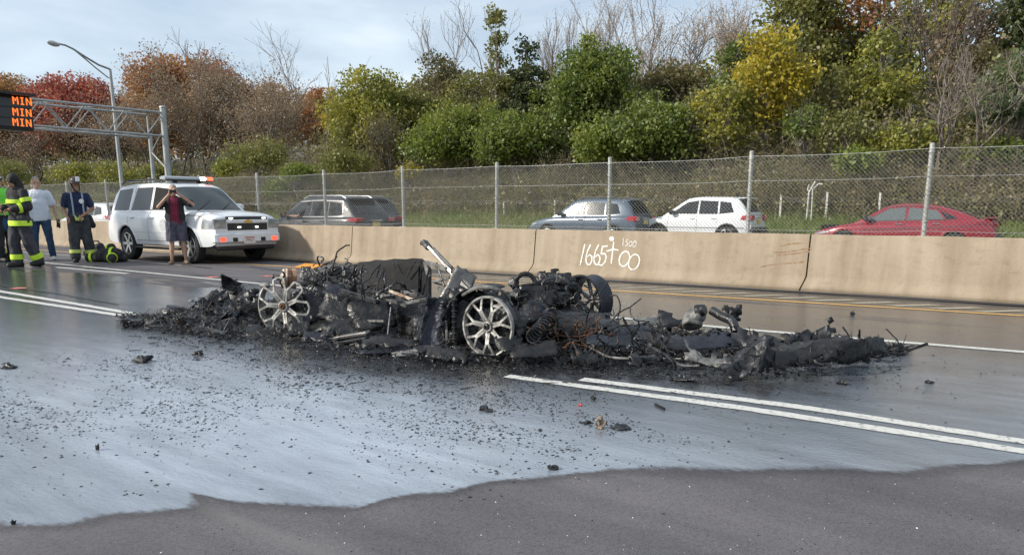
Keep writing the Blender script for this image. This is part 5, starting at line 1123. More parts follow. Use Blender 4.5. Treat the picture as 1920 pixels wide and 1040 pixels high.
b = MB(); M2 = M @ Matrix.Translation((0, -.005, .075)); b.lathe([(.175, -.02), (.172, -.012), (.128, 0), (.122, .05), (.095, .10), (.05, .125), (0, .13)], 20, M2 @ Matrix.Diagonal((.86, 1.1, 1, 1))); o = b.build('fire_helmet', HELM, t)
for a in range(6): b = MB(); b.tube([M2 @ V3(.108 * math.cos(a * 1.047), .136 * math.sin(a * 1.047), .03), M2 @ V3(.072 * math.cos(a * 1.047), .092 * math.sin(a * 1.047), .108), M2 @ V3(0, 0, .138)], .008, 5); b.build('helmet_ridge', HELM, o)
b = MB(); b.box((0, .145, .07), (.085, .015, .10), M2, bev=.006); b.build('helmet_shield', WHITEM, o)
b = MB(); b.tube([M @ V3(.085, 0, .05), M @ V3(.06, .06, -.09), M @ V3(0, .085, -.125), M @ V3(-.06, .06, -.09), M @ V3(-.085, 0, .05)], .012, 6); b.build('chin_strap', BLKF, t)
for s, sx in (('r', .10), ('l', -.10)):
    b = MB(); b.tube([V3(sx * .95, -.05, 1.545), V3(sx * 1.05, .075, 1.50), V3(sx * 1.05, .150, 1.36), V3(sx * 1.0, .155, 1.2), V3(sx * 1.0, .17, 1.02)], .018, 6); b.build('suspender', STRAP, t)
b = MB(); b.disc(.05, Matrix.Translation((-.095 + .02, .166, 1.335)) @ Matrix.Rotation(-math.pi / 2, 4, 'X'), 16); b.build('shirt_badge', WHITEM, t)
b = MB()
for i in range(6): cap(b, V3(.08 - i * .03, .19 + .015 * math.sin(i), .99 + .03 * math.cos(i * 2)), V3(.07 - i * .026, .20, .92 + .03 * math.sin(i * 3)), .018, .013, 7)
o = solid('belt_gloves', b, LIMEP, t, .012, .006, 26, 1)
b = MB(); cap(b, V3(-.22, .05, 1.0), V3(-.27, .03, .80), .05, .06, 8); solid('belt_pouch', b, BLKF, t, .014, .008, 18, 1)
# --- man in shorts taking a picture
t = figure('man in burgundy shirt and grey shorts photographing with a raised phone', 336, 495, 350, -.05)
J = pose(look=(.02, 1, -.04), rs=(.195, -.01, 1.44), ls=(-.195, -.01, 1.44), re=(.33, .14, 1.30), rw=(.085, .27, 1.57), le=(-.40, .14, 1.36), lw=(-.10, .27, 1.60), rk=(.115, .02, .5), ra=(.15, -.02, .09), lk=(-.14, .03, .5), la=(-.155, -.02, .09), fat=1.15); M = body(J, t, SKIN, (.8, .8), ((-1, 0, .2), (1, 0, .2))); hair(M, t, HAIRG, .0)
b = MB(); torso_cloth(b, J, .020, .3, J['pelvis'] - V3(0, 0, .0)); cut(solid('shirt', b, BURG, t, .014, .008, 14), .89, (.0, .1)); b = MB(); leg_cloth(b, J, .028, .5); cut(solid('shorts', b, SHORT, t, .014, .012, 12), .53); shoes(J, t, SHOET)
b = MB(); torso_cloth(b, J, .036, .72, J['pelvis'] - V3(0, 0, .08), 1.15); o = cut(solid('jacket', b, BLKF, t, .015, .010, 12), .84, (.05, .08)); bmx = bmesh.new(); bmx.from_mesh(o.data); bmesh.ops.delete(bmx, geom=[v for v in bmx.verts if v.co.y > .05 and -.085 - .03 * (v.co.z < 1.0) < v.co.x < .095 and v.co.z < 1.54], context='VERTS'); bmx.to_mesh(o.data); bmx.free()
ph = thing('phone', 'dark phone held up in both hands by the man in shorts', 'phone'); b = MB(); b.box((0, 0, 0), (.15, .012, .075), bev=.005); b.build('case', BLACKP, ph); b = MB(); b.box((.05, .009, .02), (.03, .008, .025), bev=.003); b.build('camera_lens', GLASS, ph)
ph.matrix_world = t.matrix_basis @ Matrix.Translation((-.01, .325, 1.645)); 
# --- driver of the charcoal SUV, arm out of the window
t = thing('person', 'driver of the charcoal SUV resting a bare forearm on the window sill', 'person', (0, 0, 0), 0); J = pose(pelvis=(0, 0, .2), waist=(0, -.02, .34), chest=(0, -.05, .56), neck=(0, -.05, .76), head=(0, -.03, .92), rs=(.18, -.04, .7), ls=(-.18, -.04, .7), re=(.22, .1, .42), rw=(.2, .36, .45), le=(-.36, .12, .53), lw=(-.43, .40, .545), rh=(.1, 0, .18), lh=(-.1, 0, .18), rk=(.12, .44, .22), lk=(-.12, .44, .22), ra=(.12, .62, -.14), la=(-.12, .62, -.14)); M = body(J, t, SKIN); hair(M, t, HAIRB); b = MB(); torso_cloth(b, J, .02, .55, V3(0, 0, .2)); solid('shirt', b, BLKF, t, .015, .006, 12)
t.matrix_world = dark_suv.root.matrix_basis @ Matrix.Translation((.10, dark_suv.W / 2 - .40, .56)) @ Matrix.Rotation(-math.pi / 2, 4, 'Z')
# --- turnout gear on the road
g = G(200, 491); t = thing('turnout_gear', 'heap of black turnout gear with lime bands lying on the road by the truck', 'firefighting gear', (g.x, g.y, 0), math.radians(25)); b = MB()
for p, q, r1, r2 in (((-.1, 0, .16), (.25, .05, .18), .17, .19), ((.2, -.1, .14), (.32, -.2, .10), .14, .10), ((-.2, -.05, .12), (-.42, -.1, .10), .13, .10), ((0, .1, .3), (.15, .05, .34), .12, .1), ((.25, .1, .12), (.42, .12, .1), .12, .1)): cap(b, V3(*p), V3(*q), r1, r2)
solid('coat', b, BUNK, t, .018, .035, 7, 1)
for p, d, r in (((.22, 0, .17), (1, .2, .1), .205), ((.30, -.17, .12), (.6, -.6, -.2), .125), ((-.34, -.08, .11), (-1, -.2, -.1), .125), ((.08, .08, .33), (1, -.2, .3), .125)): band(None, t, V3(*p), V3(*p) + V3(*d), 0, r, LIME, .06)
g = G(182, 489); t = thing('gear_bag', 'dark gear bag slumped beside the firefighter boots', 'bag', (g.x, g.y, 0), .4); b = MB(); cap(b, V3(-.2, 0, .17), V3(.2, .05, .19), .16, .17); cap(b, V3(-.1, 0, .3), V3(.12, 0, .36), .1, .1); solid('bag', b, BUNKG, t, .018, .03, 8, 1); b = MB(); b.tube([V3(-.15, 0, .35), V3(-.05, -.03, .5), V3(.1, 0, .5), V3(.18, 0, .36)], .018, 6); b.build('strap', BLKF, t)
# ================================================================== SIGN GANTRY AND STREET LAMP
STEEL = mat('gantry_galvanised_steel', (.40, .41, .40), .5, .6, col2=(.33, .33, .32), scale=3); SIGNB = mat('sign_black_housing', (.012, .012, .014), .5); AMBER = mat('amber_led', (.6, .18, .02), .4, emit=(1, .20, .03), estr=.75)
# the truss spans the road across from the far post; its corners come from the photograph at the post's distance
GY = 12.97 + 1.1
pt, pb_ = OY(309, 203, GY), OY(316, 330, GY)
px0 = pb_.x; gz = OY(309, 203, GY).z
gan = thing('sign_gantry', 'steel truss sign gantry reaching over the road at the left', 'gantry', (px0, GY, 0))
b = MB(); b.tube([(0, 0, 0), (0, 0, gz)], [.115, .095], 14); b.lathe([(.095, gz), (.108, gz + .02), (.1, gz + .06), (0, gz + .1)], 14); b.build('post', STEEL, gan)
bx = OY(288, 300, GY + .6).x - px0
b = MB(); b.tube([(bx, .55, 0), (bx, .55, gz * .86)], [.08, .07], 12); b.build('post', STEEL, gan)
b = MB()
for i in range(5):
    z0, z1 = gz * (.12 + .15 * i), gz * (.12 + .15 * (i + 1)); b.tube([(0, 0, z0), (bx, .55, z1)] if i % 2 else [(bx, .55, z0), (0, 0, z1)], .024, 6)
b.build('bracing', STEEL, gan)
# truss: direction from the photograph (left end nearer over the road)
def dirfit():
    best = None
    for a in range(60, 121, 1):
        d = Vector((math.cos(math.radians(a + 180 - 0)), -abs(math.sin(math.radians(a))), 0))
        d = Vector((-math.cos(math.radians(a)), -math.sin(math.radians(a)), 0))
        e = 0
        for s_, (x, y) in ((0, (303, 212)), ):
            pass
        # upper chord should pass through (64, 190)
        P0 = OY(303, 212, GY)
        for L_ in [i * .25 for i in range(8, 80)]:
            P = P0 + d * L_; v = P - CV; zz = v.dot(fc); x = CX + F_PX * v.dot(rgt) / zz; y = CY - F_PX * v.dot(uc) / zz
            e = (x - 64) ** 2 + (y - 189) ** 2
            if best is None or e < best[0]: best = (e, a, L_, d)
    return best
e_, ang, TL, td = dirfit()
#print('gantry', e_, ang, TL, td, gz)
hh = gz - OY(303, 255, GY).z; dpt = .95; TL2 = TL * 1.45
nrm = Vector((td.y, -td.x, 0)); nrm = nrm if nrm.x < 0 else -nrm
z1 = OY(303, 212, GY).z; z0 = OY(303, 256, GY).z
O = Vector((0, 0, 0))
for off in (0, 1):
    for z in (z1, z0):
        a = nrm * dpt * off; b = MB(); b.tube([a + Vector((0, 0, z)), a + td * TL2 + Vector((0, 0, z))], .036, 8); b.build('chord', STEEL, gan)
n = 9; st = TL2 / n
for i in range(n):
    for off in (0, 1):
        a = nrm * dpt * off; p, q = a + td * st * i, a + td * st * (i + 1); za, zb2 = (z0, z1) if (i + off) % 2 else (z1, z0)
        b = MB(); b.tube([p + Vector((0, 0, za)), q + Vector((0, 0, zb2))], .02, 6); b.build('brace', STEEL, gan)
    for z in (z0, z1):
        p, q = td * st * i, td * st * (i + 1); c_ = nrm * dpt; b = MB(); b.tube([p + Vector((0, 0, z)), q + c_ + Vector((0, 0, z))] if i % 2 else [p + c_ + Vector((0, 0, z)), q + Vector((0, 0, z))], .017, 6); b.build('brace', STEEL, gan)
for off in (0, 1):
    b = MB(); a = nrm * dpt * off; b.tube([a + Vector((0, 0, z0)), a + Vector((0, 0, z1))], .03, 8); b.build('upright', STEEL, gan)
# message sign on the truss: its face looks along the road towards the camera
def on_truss(x, y, back=0.0):
    """photo pixel to the vertical plane through the truss"""
    base = gan.location + nrm * back; d = ray(x, y); n_ = Vector((-td.y, td.x, 0)); t_ = (base - CV).dot(n_) / d.dot(n_); return CV + d * t_
front = -.0
cf = None
for bk in (1.25, -1.25):
    p = gan.location + nrm * bk
    if cf is None or (p + td * TL - CV).length < cf[0]: cf = ((p + td * TL - CV).length, bk)
bk = cf[1] if abs(cf[1]) > 1 else 1.25
R_ = on_truss(63, 210, bk); top = on_truss(63, 183, bk).z; bot = on_truss(63, 246, bk).z; Hs = top - bot; Wd = 5.2
sg = thing('message_sign', 'black electronic message sign showing MIN three times in amber lights', 'sign', (R_.x, R_.y, bot)); u = td; fn = Vector((-td.y, td.x, 0)); fn = fn if fn.dot(CV - R_) > 0 else -fn
BM = Matrix((u, fn, Vector((0, 0, 1)))).transposed().to_4x4()
b = MB(); b.box((Wd / 2, -.30, Hs / 2), (Wd, .5, Hs), BM, bev=.04); b.build('housing', SIGNB, sg)
b = MB(); b.box((Wd / 2, -.02, Hs / 2), (Wd - .16, .05, Hs - .16), BM); b.build('display_panel', mat('sign_dark_face', (.02, .02, .022), .25), sg)
for z in (Hs * .345, Hs * .655): b = MB(); b.box((Wd / 2, .012, z), (Wd - .16, .02, .03), BM); b.build('row_divider', SIGNB, sg)
GL = dict(M=["10001", "11011", "10101", "10101", "10001", "10001", "10001"], I=["01110", "00100", "00100", "00100", "00100", "00100", "01110"], N=["10001", "11001", "11001", "10101", "10011", "10011", "10001"])
mpp = (R_ - CV).dot(fc) / F_PX; foresh = abs(u.dot(rgt))
cw = abs((on_truss(57, 200, bk) - on_truss(22, 200, bk)).dot(u)) / 17; ch = 13.5 * mpp / 7
for r_, yy in enumerate((190, 211, 230)):
    zc = on_truss(40, yy, bk).z - bot; u0 = (on_truss(57, yy, bk) - R_).dot(u)
    for li, L_ in enumerate("MIN"[::-1]):
        b = MB()
        for j, row in enumerate(GL[L_]):
            for i, c_ in enumerate(row):
                if c_ == '1': b.box((u0 + (li * 6 + (4 - i)) * cw, .022, zc + (3 - j) * ch), (cw * .86, .03, ch * .86), BM)
        b.build('lit_letter', AMBER, sg, smooth=False)
b = MB(); b.box((Wd / 2, .06, Hs + .03), (Wd, .35, .06), BM); b.build('visor', SIGNB, sg)
for uu in (.4, 2.4, 4.4): b = MB(); b.box((uu, -.65, Hs / 2), (.1, .5, .12), BM); b.box((uu, -.86, Hs / 2), (.1, .1, Hs * .9), BM); b.build('hanger', STEEL, sg)
# street lamp
LY = 13.9; q0 = OY(228, 335, LY); lp = thing('street_lamp', 'tall grey street lamp with a long curved double arm at the left', 'street lamp', (q0.x, LY, 0))
tip = OY(206, 130, LY); dz = tip.z; dx = tip.x - q0.x
b = MB(); b.tube([(0, 0, 0), (dx * .3, 0, dz * .5), (dx, 0, dz)], [.085, .068, .05], 12); b.build('pole', STEEL, lp)
def LQ(x, y): p = OY(x, y, LY); return (p.x - q0.x, 0, p.z)
def arm_pt(x, y, back):
    """the arm reaches over the road: points slide towards -y as they leave the pole"""
    p = OY(x, y, LY - back); return (p.x - q0.x, -back, p.z)
b = MB(); b.tube([(dx, 0, dz)] + [arm_pt(x, y, k) for x, y, k in ((185, 122, .5), (160, 107, 1.1), (137, 92, 1.65), (122, 85, 2.0), (108, 82, 2.3))], [.034, .034, .032, .030, .028, .028], 8); b.build('arm', STEEL, lp)
b = MB(); b.tube([arm_pt(203, 146, .02), arm_pt(180, 128, .55), arm_pt(160, 111, 1.1), arm_pt(142, 96, 1.55)], .021, 8); b.build('arm', STEEL, lp)
hd = arm_pt(100, 82, 2.5); b = MB(); M_ = Matrix.Translation(hd) @ Matrix.Rotation(math.atan2(2.5, 1.0) * 0 + 2.2, 4, 'Z'); b.sphere((0, 0, 0), .235, 12, 8, (1.15, .5, .32), M_); b.build('lamp_head', mat('lamp_head_grey', (.5, .51, .52), .4, .4), lp)
# ================================================================== THE BURNED CAR
def burnt(name, a, b_, rough, rough2, metal, sc, bump=.5, bs=35):
    return mat(name, a, rough, metal, col2=b_, scale=sc, mixpos=(.38, .62), bump=bump, bscale=bs, rough2=rough2)
CHAR = burnt('black_char', (.004, .004, .0045), (.017, .016, .016), .20, .55, 0, 14); CHARG = burnt('sooty_grey_metal', (.008, .0085, .0095), (.040, .041, .045), .22, .5, .3, 9)
ASH = burnt('ash_grey_metal', (.07, .069, .066), (.24, .235, .222), .4, .7, .35, 8); BARE = burnt('bare_burnt_aluminium', (.20, .196, .19), (.12, .115, .11), .32, .55, .75, 7, .3); RIMB = burnt('scorched_alloy', (.10, .092, .085), (.47, .455, .425), .65, .4, .5, 10, .3)
RUSTM = burnt('fresh_rust', (.14, .055, .028), (.05, .026, .018), .75, .9, .2, 12); CREAM = burnt('heat_bleached_metal', (.58, .53, .44), (.26, .13, .07), .6, .8, .2, 7); WIRE = burnt('bare_copper_wire', (.09, .045, .028), (.03, .02, .016), .6, .8, .3, 20); BLUEC = burnt('blue_black_sheet', (.010, .012, .017), (.034, .038, .052), .3, .5, .4, 5)
SOOTP = mat('smooth_soot_panel', (.006, .006, .007), .45, 0, col2=(.016, .016, .018), scale=4, bump=.15, bscale=14)
wr = np.random.default_rng(77)
def rv(a, b_): return float(wr.uniform(a, b_))
wc = G(780, 640); car = thing('burned_car', 'burned-out car wreck, a low charred heap with two bare alloy wheels', 'car wreck', (wc.x, wc.y, 0))
def crumple(w_, h_, seed, n=9, amp=.25, folds=4, rag=.35):
    r = np.random.default_rng(seed); m_ = max(4, int(n * h_ / max(w_, .01))); m_ = min(max(m_, 4), 16); U, V = np.meshgrid(np.linspace(-.5, .5, n + 1), np.linspace(-.5, .5, m_ + 1)); Z = np.zeros_like(U); s = min(w_, h_)
    for k in range(folds):
        a = r.uniform(0, math.pi); c = r.uniform(-.3, .3); Z += np.abs(U * math.cos(a) + V * math.sin(a) - c) * r.uniform(-1, 1) * amp * s * 1.6
    Z += r.normal(size=U.shape) * amp * s * .07; X = U * w_ + r.normal(size=U.shape) * w_ / n * .16; Y = V * h_ + r.normal(size=U.shape) * h_ / m_ * .16; Z -= Z.mean()
    P = [[(X[i, j], Y[i, j], Z[i, j]) for j in range(n + 1)] for i in range(m_ + 1)]; vs = [p for row in P for p in row]; fs = []
    for i in range(m_):
        for j in range(n):
            e = min(i, j, m_ - 1 - i, n - 1 - j)
            if e == 0 and r.random() < rag: continue
            q = (i * (n + 1) + j, i * (n + 1) + j + 1, (i + 1) * (n + 1) + j + 1, (i + 1) * (n + 1) + j)
            if r.random() < .5: fs += [(q[0], q[1], q[2]), (q[0], q[2], q[3])]
            else: fs += [(q[0], q[1], q[3]), (q[1], q[2], q[3])]
    used = sorted({i for f in fs for i in f}); mp_ = {k: i for i, k in enumerate(used)}
    return [vs[k] for k in used], [tuple(mp_[i] for i in f) for f in fs]
def frame(c, tilt, yaw, roll=0):
    """sheet axes: u along the picture's right turned by yaw, v leaning from flat (0) to upright (90)"""
    return Matrix.Translation(c) @ Matrix.Rotation(math.atan2(rgt.y, rgt.x) + math.radians(yaw), 4, 'Z') @ Matrix.Rotation(math.radians(tilt), 4, 'X') @ Matrix.Rotation(math.radians(roll), 4, 'Z')
def settle(vs, zmin=.004):
    lo = min(v[2] for v in vs); return [(x, y, z - lo + zmin) for x, y, z in vs] if lo < zmin else vs
def sheet(name, x, y, Y, wpx, hpx, m, tilt=0, yaw=0, roll=0, seed=0, amp=.25, folds=4, n=9, parent=None, label=None, cat=None, thick=.006, ground=True, rag=.35, group=None):
    c = OY(x, y, Y); s = (c - CV).dot(fc) / F_PX; vs, fs = crumple(wpx * s, hpx * s, seed, n, amp, folds, rag); M = frame(c, tilt, yaw, roll); V = [tuple(M @ Vector(v)) for v in vs]
    if ground:
        V = [(a, b_, max(d, .004 + .002 * math.sin(a * 40))) for a, b_, d in V] if parent or True else V
    b = MB(); b.v = V; b.f = fs; b.m = [0] * len(fs)
    if parent: o = b.build(name, m, parent, world=True, angle=28)
    else: o = b.build(name, m, None, angle=28, loc=(c.x, c.y, 0)); tag(o, label, cat, group)
    sm = o.modifiers.new('thickness', 'SOLIDIFY'); sm.thickness = thick; sm.offset = 0
    return o
def wpath(p, d, ln, k, wob, r):
    P = [Vector(p)]; d = Vector(d).normalized()
    for i in range(k): d = (d + Vector(r.normal(size=3)) * wob).normalized(); q = P[-1] + d * ln / k; q.z = max(q.z, .008); P.append(q)
    return P
def hose(name, pts, r, m, parent=car, n=6):
    b = MB(); b.tube([Vector(p) for p in pts], r, n); return b.build(name, m, parent, world=True)
def spline(P, k=6):
    P = [Vector(p) for p in P]; out = []
    for i in range(len(P) - 1):
        p0, p1, p2, p3 = P[max(i - 1, 0)], P[i], P[i + 1], P[min(i + 2, len(P) - 1)]
        for j in range(k):
            t = j / k; out.append(.5 * ((2 * p1) + (p2 - p0) * t + (2 * p0 - 5 * p1 + 4 * p2 - p3) * t * t + (3 * p1 - p0 - 3 * p2 + p3) * t ** 3))
    return out + [P[-1]]
# ---- wheels
def spoke_mesh(R, join, m):
    b = MB(); w1 = .040 * R / .28
    for s in (-1, 1):
        b.bar((.15 * R, s * .052 * R, -.012), (.60 * R, s * .034 * R, .012), .0125 * R / .28, .022, bev=.003)
        a = s * .235; b.bar((.575 * R, s * .03 * R, .010), (.965 * R * math.cos(a), .965 * R * math.sin(a), -.004), .0135 * R / .28, .022, bev=.003)
        if join: a2 = s * .449; b.bar((.955 * R * math.cos(a), .955 * R * math.sin(a), -.004), (1.0 * R * math.cos(a2), 1.0 * R * math.sin(a2), -.012), .0135, .02, bev=.003)
    b.cm = 1; b.box((.375 * R, 0, -.010), (.45 * R, .07 * R, .006)); b.cm = 0; b.box((.59 * R, 0, .008), (.06 * R, .085 * R, .022), bev=.005)
    return b.mesh('spoke', [m, CHARG])
def wheel(cx_, cy_, Y, R, nrm_, roll, m, label, full=True, hubm=None, z=None):
    c = OY(cx_, cy_, Y); n_ = Vector(nrm_).normalized(); q = n_.to_track_quat('Z', 'Y').to_matrix().to_4x4(); M = q @ Matrix.Rotation(roll, 4, 'Z')
    b = MB()
    if full: b.lathe([(R * 1.0, -.035), (R * 1.035, -.02), (R * 1.04, .0), (R * 1.02, .012), (R * .965, .010), (R * .935, -.008), (R * .92, -.035), (R * 1.0, -.035)], 44)
    else: b.lathe([(R * 1.02, -.10), (R * 1.0, .0), (R * .955, .004), (R * .965, -.10)], 24, None, math.radians(128), math.radians(262)); b.lathe([(R * 1.0, -.16), (R * .97, -.1), (R * .9, -.1), (R * .88, -.16)], 20, None, math.radians(200), math.radians(330))
    w_ = b.build('wheel', m, car); w_.location = c - car.location; w_.rotation_euler = M.to_euler(); w_['label'] = label
    if full: b = MB(); b.lathe([(R * .985, -.036), (R * .97, -.11), (R * .87, -.11), (R * .90, -.036)], 40); b.build('rim_barrel', CHAR, w_)
    sm = spoke_mesh(R, not full, m)
    for i in range(7): o = link('spoke', sm, w_); o.rotation_euler = (0, 0, 2 * math.pi * i / 7 + .22)
    b = MB(); b.lathe([(R * .2, -.05), (R * .2, .0), (R * .17, .012), (R * .13, .014), (R * .12, .004), (R * .05, .006), (0, .008)], 20); b.build('hub', m, w_)
    b = MB(); b.lathe([(R * .115, .008), (R * .10, .022), (R * .05, .026), (R * .045, .016), (0, .018)], 16); b.build('hub_cap', hubm or CHAR, w_)
    b = MB(); b.lathe([(R * .62, -.085), (R * .62, -.105), (R * .2, -.105), (R * .2, -.06), (0, -.06)], 30); b.lathe([(R * .62, -.085), (R * .25, -.085), (R * .22, -.06)], 30); b.build('brake_disc', CHARG if full else BARE, w_)
    b = MB(); b.box((R * .42, R * .1, -.075), (.09, .20, .05), bev=.015); b.build('brake_caliper', CHAR, w_)
    return w_
wheel(914, 612, 5.30, .262, (.04, -1, .03), .05, RIMB, 'right-hand scorched alloy wheel with its rim whole', True, CHAR)
wheel(531, 574, 5.10, .306, (.34, -.94, .04), .18, RIMB, 'left-hand bleached alloy wheel with its rim half melted away', False, RUSTM)
# far wheel, only the barrel is left, lying back
c = OY(1104, 562, 7.45); M = Matrix.Translation(c - car.location) @ Vector((-.22, -.95, -.06)).to_track_quat('Z', 'Y').to_matrix().to_4x4(); b = MB(); b.lathe([(.235, -.11), (.275, -.10), (.268, -.05), (.262, .02), (.268, .08), (.295, .10), (.298, .125), (.275, .125), (.255, .09), (.245, .0), (.235, -.11)], 36, M); o = b.build('wheel', BLUEC, car); o['label'] = 'far wheel barrel, black and tilted back'
b = MB()
for i in range(7): a = i * .9; b.bar((.04 * math.cos(a), .04 * math.sin(a), -.06), (.24 * math.cos(a + .1), .24 * math.sin(a + .1), -.08), .04, .02)
b2 = MB(); b2.v = [tuple(M @ Vector(v)) for v in b.v]; b2.f = b.f; b2.m = b.m; b2.build('spoke', CHAR, o).location = (0, 0, 0)
hose('loose_wire', spline([OY(1143, 556, 7.3), OY(1156, 554, 7.3), OY(1163, 572, 7.25), OY(1160, 590, 7.2), OY(1156, 604, 7.1)]), .008, CHAR)
# ---- windscreen pillar and its struts
PB, PTIP = OY(886, 552, 5.95), OY(797, 455, 6.15)
b = MB(); d = (PTIP - PB)
b.bar(PB + d * -.02, PB + d * .52, .048, .088, bev=.012, roll=.5); b.bar(PB + d * .48, PB + d * .93, .036, .066, bev=.012, roll=.5); b.build('windscreen_pillar', BARE, car, world=True)
off = Vector((.055, -.01, .02)); b = MB(); b.bar(PB + off + d * .1, PB + off * .6 + d * .88, .022, .03, bev=.006); b.build('pillar_trim', ASH, car, world=True)
b = MB(); b.bar(PB + d * .88 - off * .2, PTIP + d * .03, .055, .075, bev=.014, roll=.3); b.bar(PTIP - d * .03, PTIP + Vector((-.055, 0, -.0)), .045, .05, bev=.01); b.build('pillar_stub', CHAR, car, world=True)
for a, c_, w_, m in (((818, 492, 6.1), (836, 548, 6.0), .026, BARE), ((806, 500, 6.15), (790, 560, 6.1), .022, CHARG), ((838, 505, 6.0), (800, 492, 6.2), .045, ASH), ((843, 520, 5.95), (812, 528, 6.1), .03, ASH), ((868, 545, 5.9), (815, 530, 6.1), .018, CHARG), ((846, 512, 5.98), (848, 498, 5.98), .012, CHAR), ((797, 490, 6.2), (805, 520, 6.2), .05, ASH), ((822, 540, 5.9), (850, 560, 5.8), .04, ASH)):
    b = MB(); b.bar(OY(*a), OY(*c_), w_, w_ * .6, bev=w_ * .15); b.build('strut', m, car, world=True)
sheet('pillar_plate', 860, 538, 5.93, 44, 70, BARE, 80, 10, -30, 401, .10, 3, 7, car, ground=False, rag=.0)
sheet('pillar_plate', 884, 558, 5.8, 60, 30, CHARG, 60, 0, -20, 402, .2, 3, 6, car, ground=False, rag=.1)
# ---- bulkhead and floor
def slab(name, pts, Y, m, th=.03, parent=car):
    P = [OY(x, y, Y if not hasattr(Y, '__len__') else Y[i]) for i, (x, y) in enumerate(pts)]; n = len(P); bk = Vector((0, th, 0)); b = MB(); b.add(list(P) + [p + bk for p in P], [tuple(range(n))] + [tuple(range(2 * n - 1, n - 1, -1))] + [(i, (i + 1) % n, n + (i + 1) % n, n + i) for i in range(n)]); return b.build(name, m, parent, world=True, smooth=False)
slab('bulkhead', [(636, 585), (646, 508), (655, 497), (668, 494), (674, 491), (692, 490), (704, 487), (722, 488), (738, 485), (760, 486), (772, 484), (789, 485), (797, 492), (806, 505), (806, 585)], 6.75, SOOTP)
slab('bulkhead_skin', [(690, 540), (698, 500), (760, 494), (785, 498), (784, 545)], 6.72, SOOTP, .01)
for x0, y0, x1, y1 in ((735, 486, 742, 505), (762, 520, 780, 487), (790, 488, 786, 540), (712, 500, 706, 520)):
    b = MB(); b.bar(OY(x0, y0, 6.68), OY(x1, y1, 6.66), .014, .01); b.build('rib', CHARG if y0 < 500 else CHAR, car, world=True)
sheet('floor_pan', 720, 590, 5.9, 330, 170, CHAR, 8, 0, 0, 403, .10, 6, 14, car)
sheet('floor_pan', 1040, 600, 6.3, 240, 130, CHAR, 8, 5, 0, 404, .14, 6, 12, car)
b = MB(); b.bar(OY(556, 645, 5.02), OY(692, 623, 5.08), .035, .075, bev=.012, roll=.2); b.build('side_sill', BARE, car, world=True)
b = MB(); b.bar(OY(585, 652, 4.98), OY(690, 633, 5.02), .03, .05, bev=.012); b.build('side_sill', CHARG, car, world=True)
for a in (((640, 545, 5.5), (708, 566, 5.4), .05, CHARG), ((700, 560, 5.6), (785, 552, 5.7), .05, BARE), ((730, 545, 5.6), (775, 562, 5.5), .028, CREAM), ((755, 570, 5.4), (800, 560, 5.5), .03, ASH), ((720, 560, 5.5), (762, 575, 5.4), .022, BARE), ((600, 590, 5.3), (640, 610, 5.2), .028, ASH), ((733, 575, 5.3), (727, 628, 5.2), .018, BARE), ((640, 600, 5.3), (720, 602, 5.3), .022, ASH), ((835, 570, 5.6), (838, 640, 5.3), .03, ASH), ((960, 540, 6.2), (1040, 530, 6.5), .05, CHAR), ((945, 550, 6.0), (962, 575, 5.7), .03, CHARG), ((1010, 545, 6.6), (1085, 535, 6.9), .06, CHAR)):
    b = MB(); b.bar(OY(*a[0]), OY(*a[1]), a[2], a[2] * .7, bev=a[2] * .2); b.build('strut', a[3], car, world=True)
# seats, door blades and plates that stand up out of the heap: px, depth, size px, lean
for i, (x, y, Y, w_, h_, m, ti, ya, ro) in enumerate([(812, 605, 5.3, 40, 95, BLUEC, 82, 15, -12), (786, 625, 5.25, 26, 70, CHARG, 80, -10, 8), (828, 600, 5.4, 18, 85, CHARG, 85, 0, -6), (750, 555, 5.7, 90, 26, ASH, 40, 0, 6), (760, 565, 5.6, 60, 20, BARE, 35, 10, -4), (620, 555, 5.6, 70, 45, BLUEC, 60, 0, 10), (590, 575, 5.35, 44, 60, CHARG, 75, 15, 0), (640, 580, 5.4, 80, 50, CHAR, 70, 0, -15), (700, 590, 5.35, 90, 60, CHAR, 65, 10, 8), (650, 545, 6.0, 50, 50, CHAR, 70, 0, 0),
        (625, 620, 5.1, 50, 30, CHARG, 45, 0, -10), (735, 640, 5.0, 110, 34, CHAR, 20, 0, 6), (700, 655, 4.95, 80, 24, CHAR, 16, 8, 0), (810, 655, 5.0, 70, 26, CHARG, 25, 0, -10), (765, 660, 4.95, 60, 20, ASH, 18, 0, 14), (860, 668, 5.0, 40, 44, CHARG, 60, 20, -40), (775, 600, 5.5, 60, 70, CHAR, 75, 0, 0), (850, 590, 5.6, 24, 100, CHAR, 88, 0, 4), (985, 590, 5.7, 60, 46, CHARG, 55, 10, 20), (1000, 560, 6.1, 70, 50, CHAR, 70, 0, 0), (1050, 535, 6.8, 60, 46, CHAR, 75, 0, 0), (1030, 520, 6.9, 40, 30, CHAR, 70, 0, 10),
        (1065, 560, 6.9, 50, 60, CHAR, 75, 10, 0), (1075, 590, 6.6, 60, 40, CHARG, 40, 0, 0), (1105, 600, 6.8, 80, 40, CHAR, 40, 0, 0), (960, 640, 5.3, 60, 40, CHAR, 50, 0, 20), (1010, 585, 5.9, 44, 30, BLUEC, 60, 0, -20), (560, 615, 5.05, 40, 34, CHAR, 50, 0, 0), (470, 590, 5.25, 50, 60, CHAR, 75, 0, 0), (480, 570, 5.6, 40, 34, ASH, 60, 0, 20), (500, 600, 5.5, 60, 60, CHAR, 70, 0, 0), (585, 520, 5.9, 50, 40, CHARG, 60, 0, -10), (925, 560, 5.75, 60, 30, CHAR, 70, 0, 0), (890, 600, 5.65, 90, 110, CHAR, 85, 5, 0)]):
    sheet('burnt_panel', x, y, Y, w_, h_, m, ti, ya, ro, 420 + i, .22, 4, 8, car, ground=True)
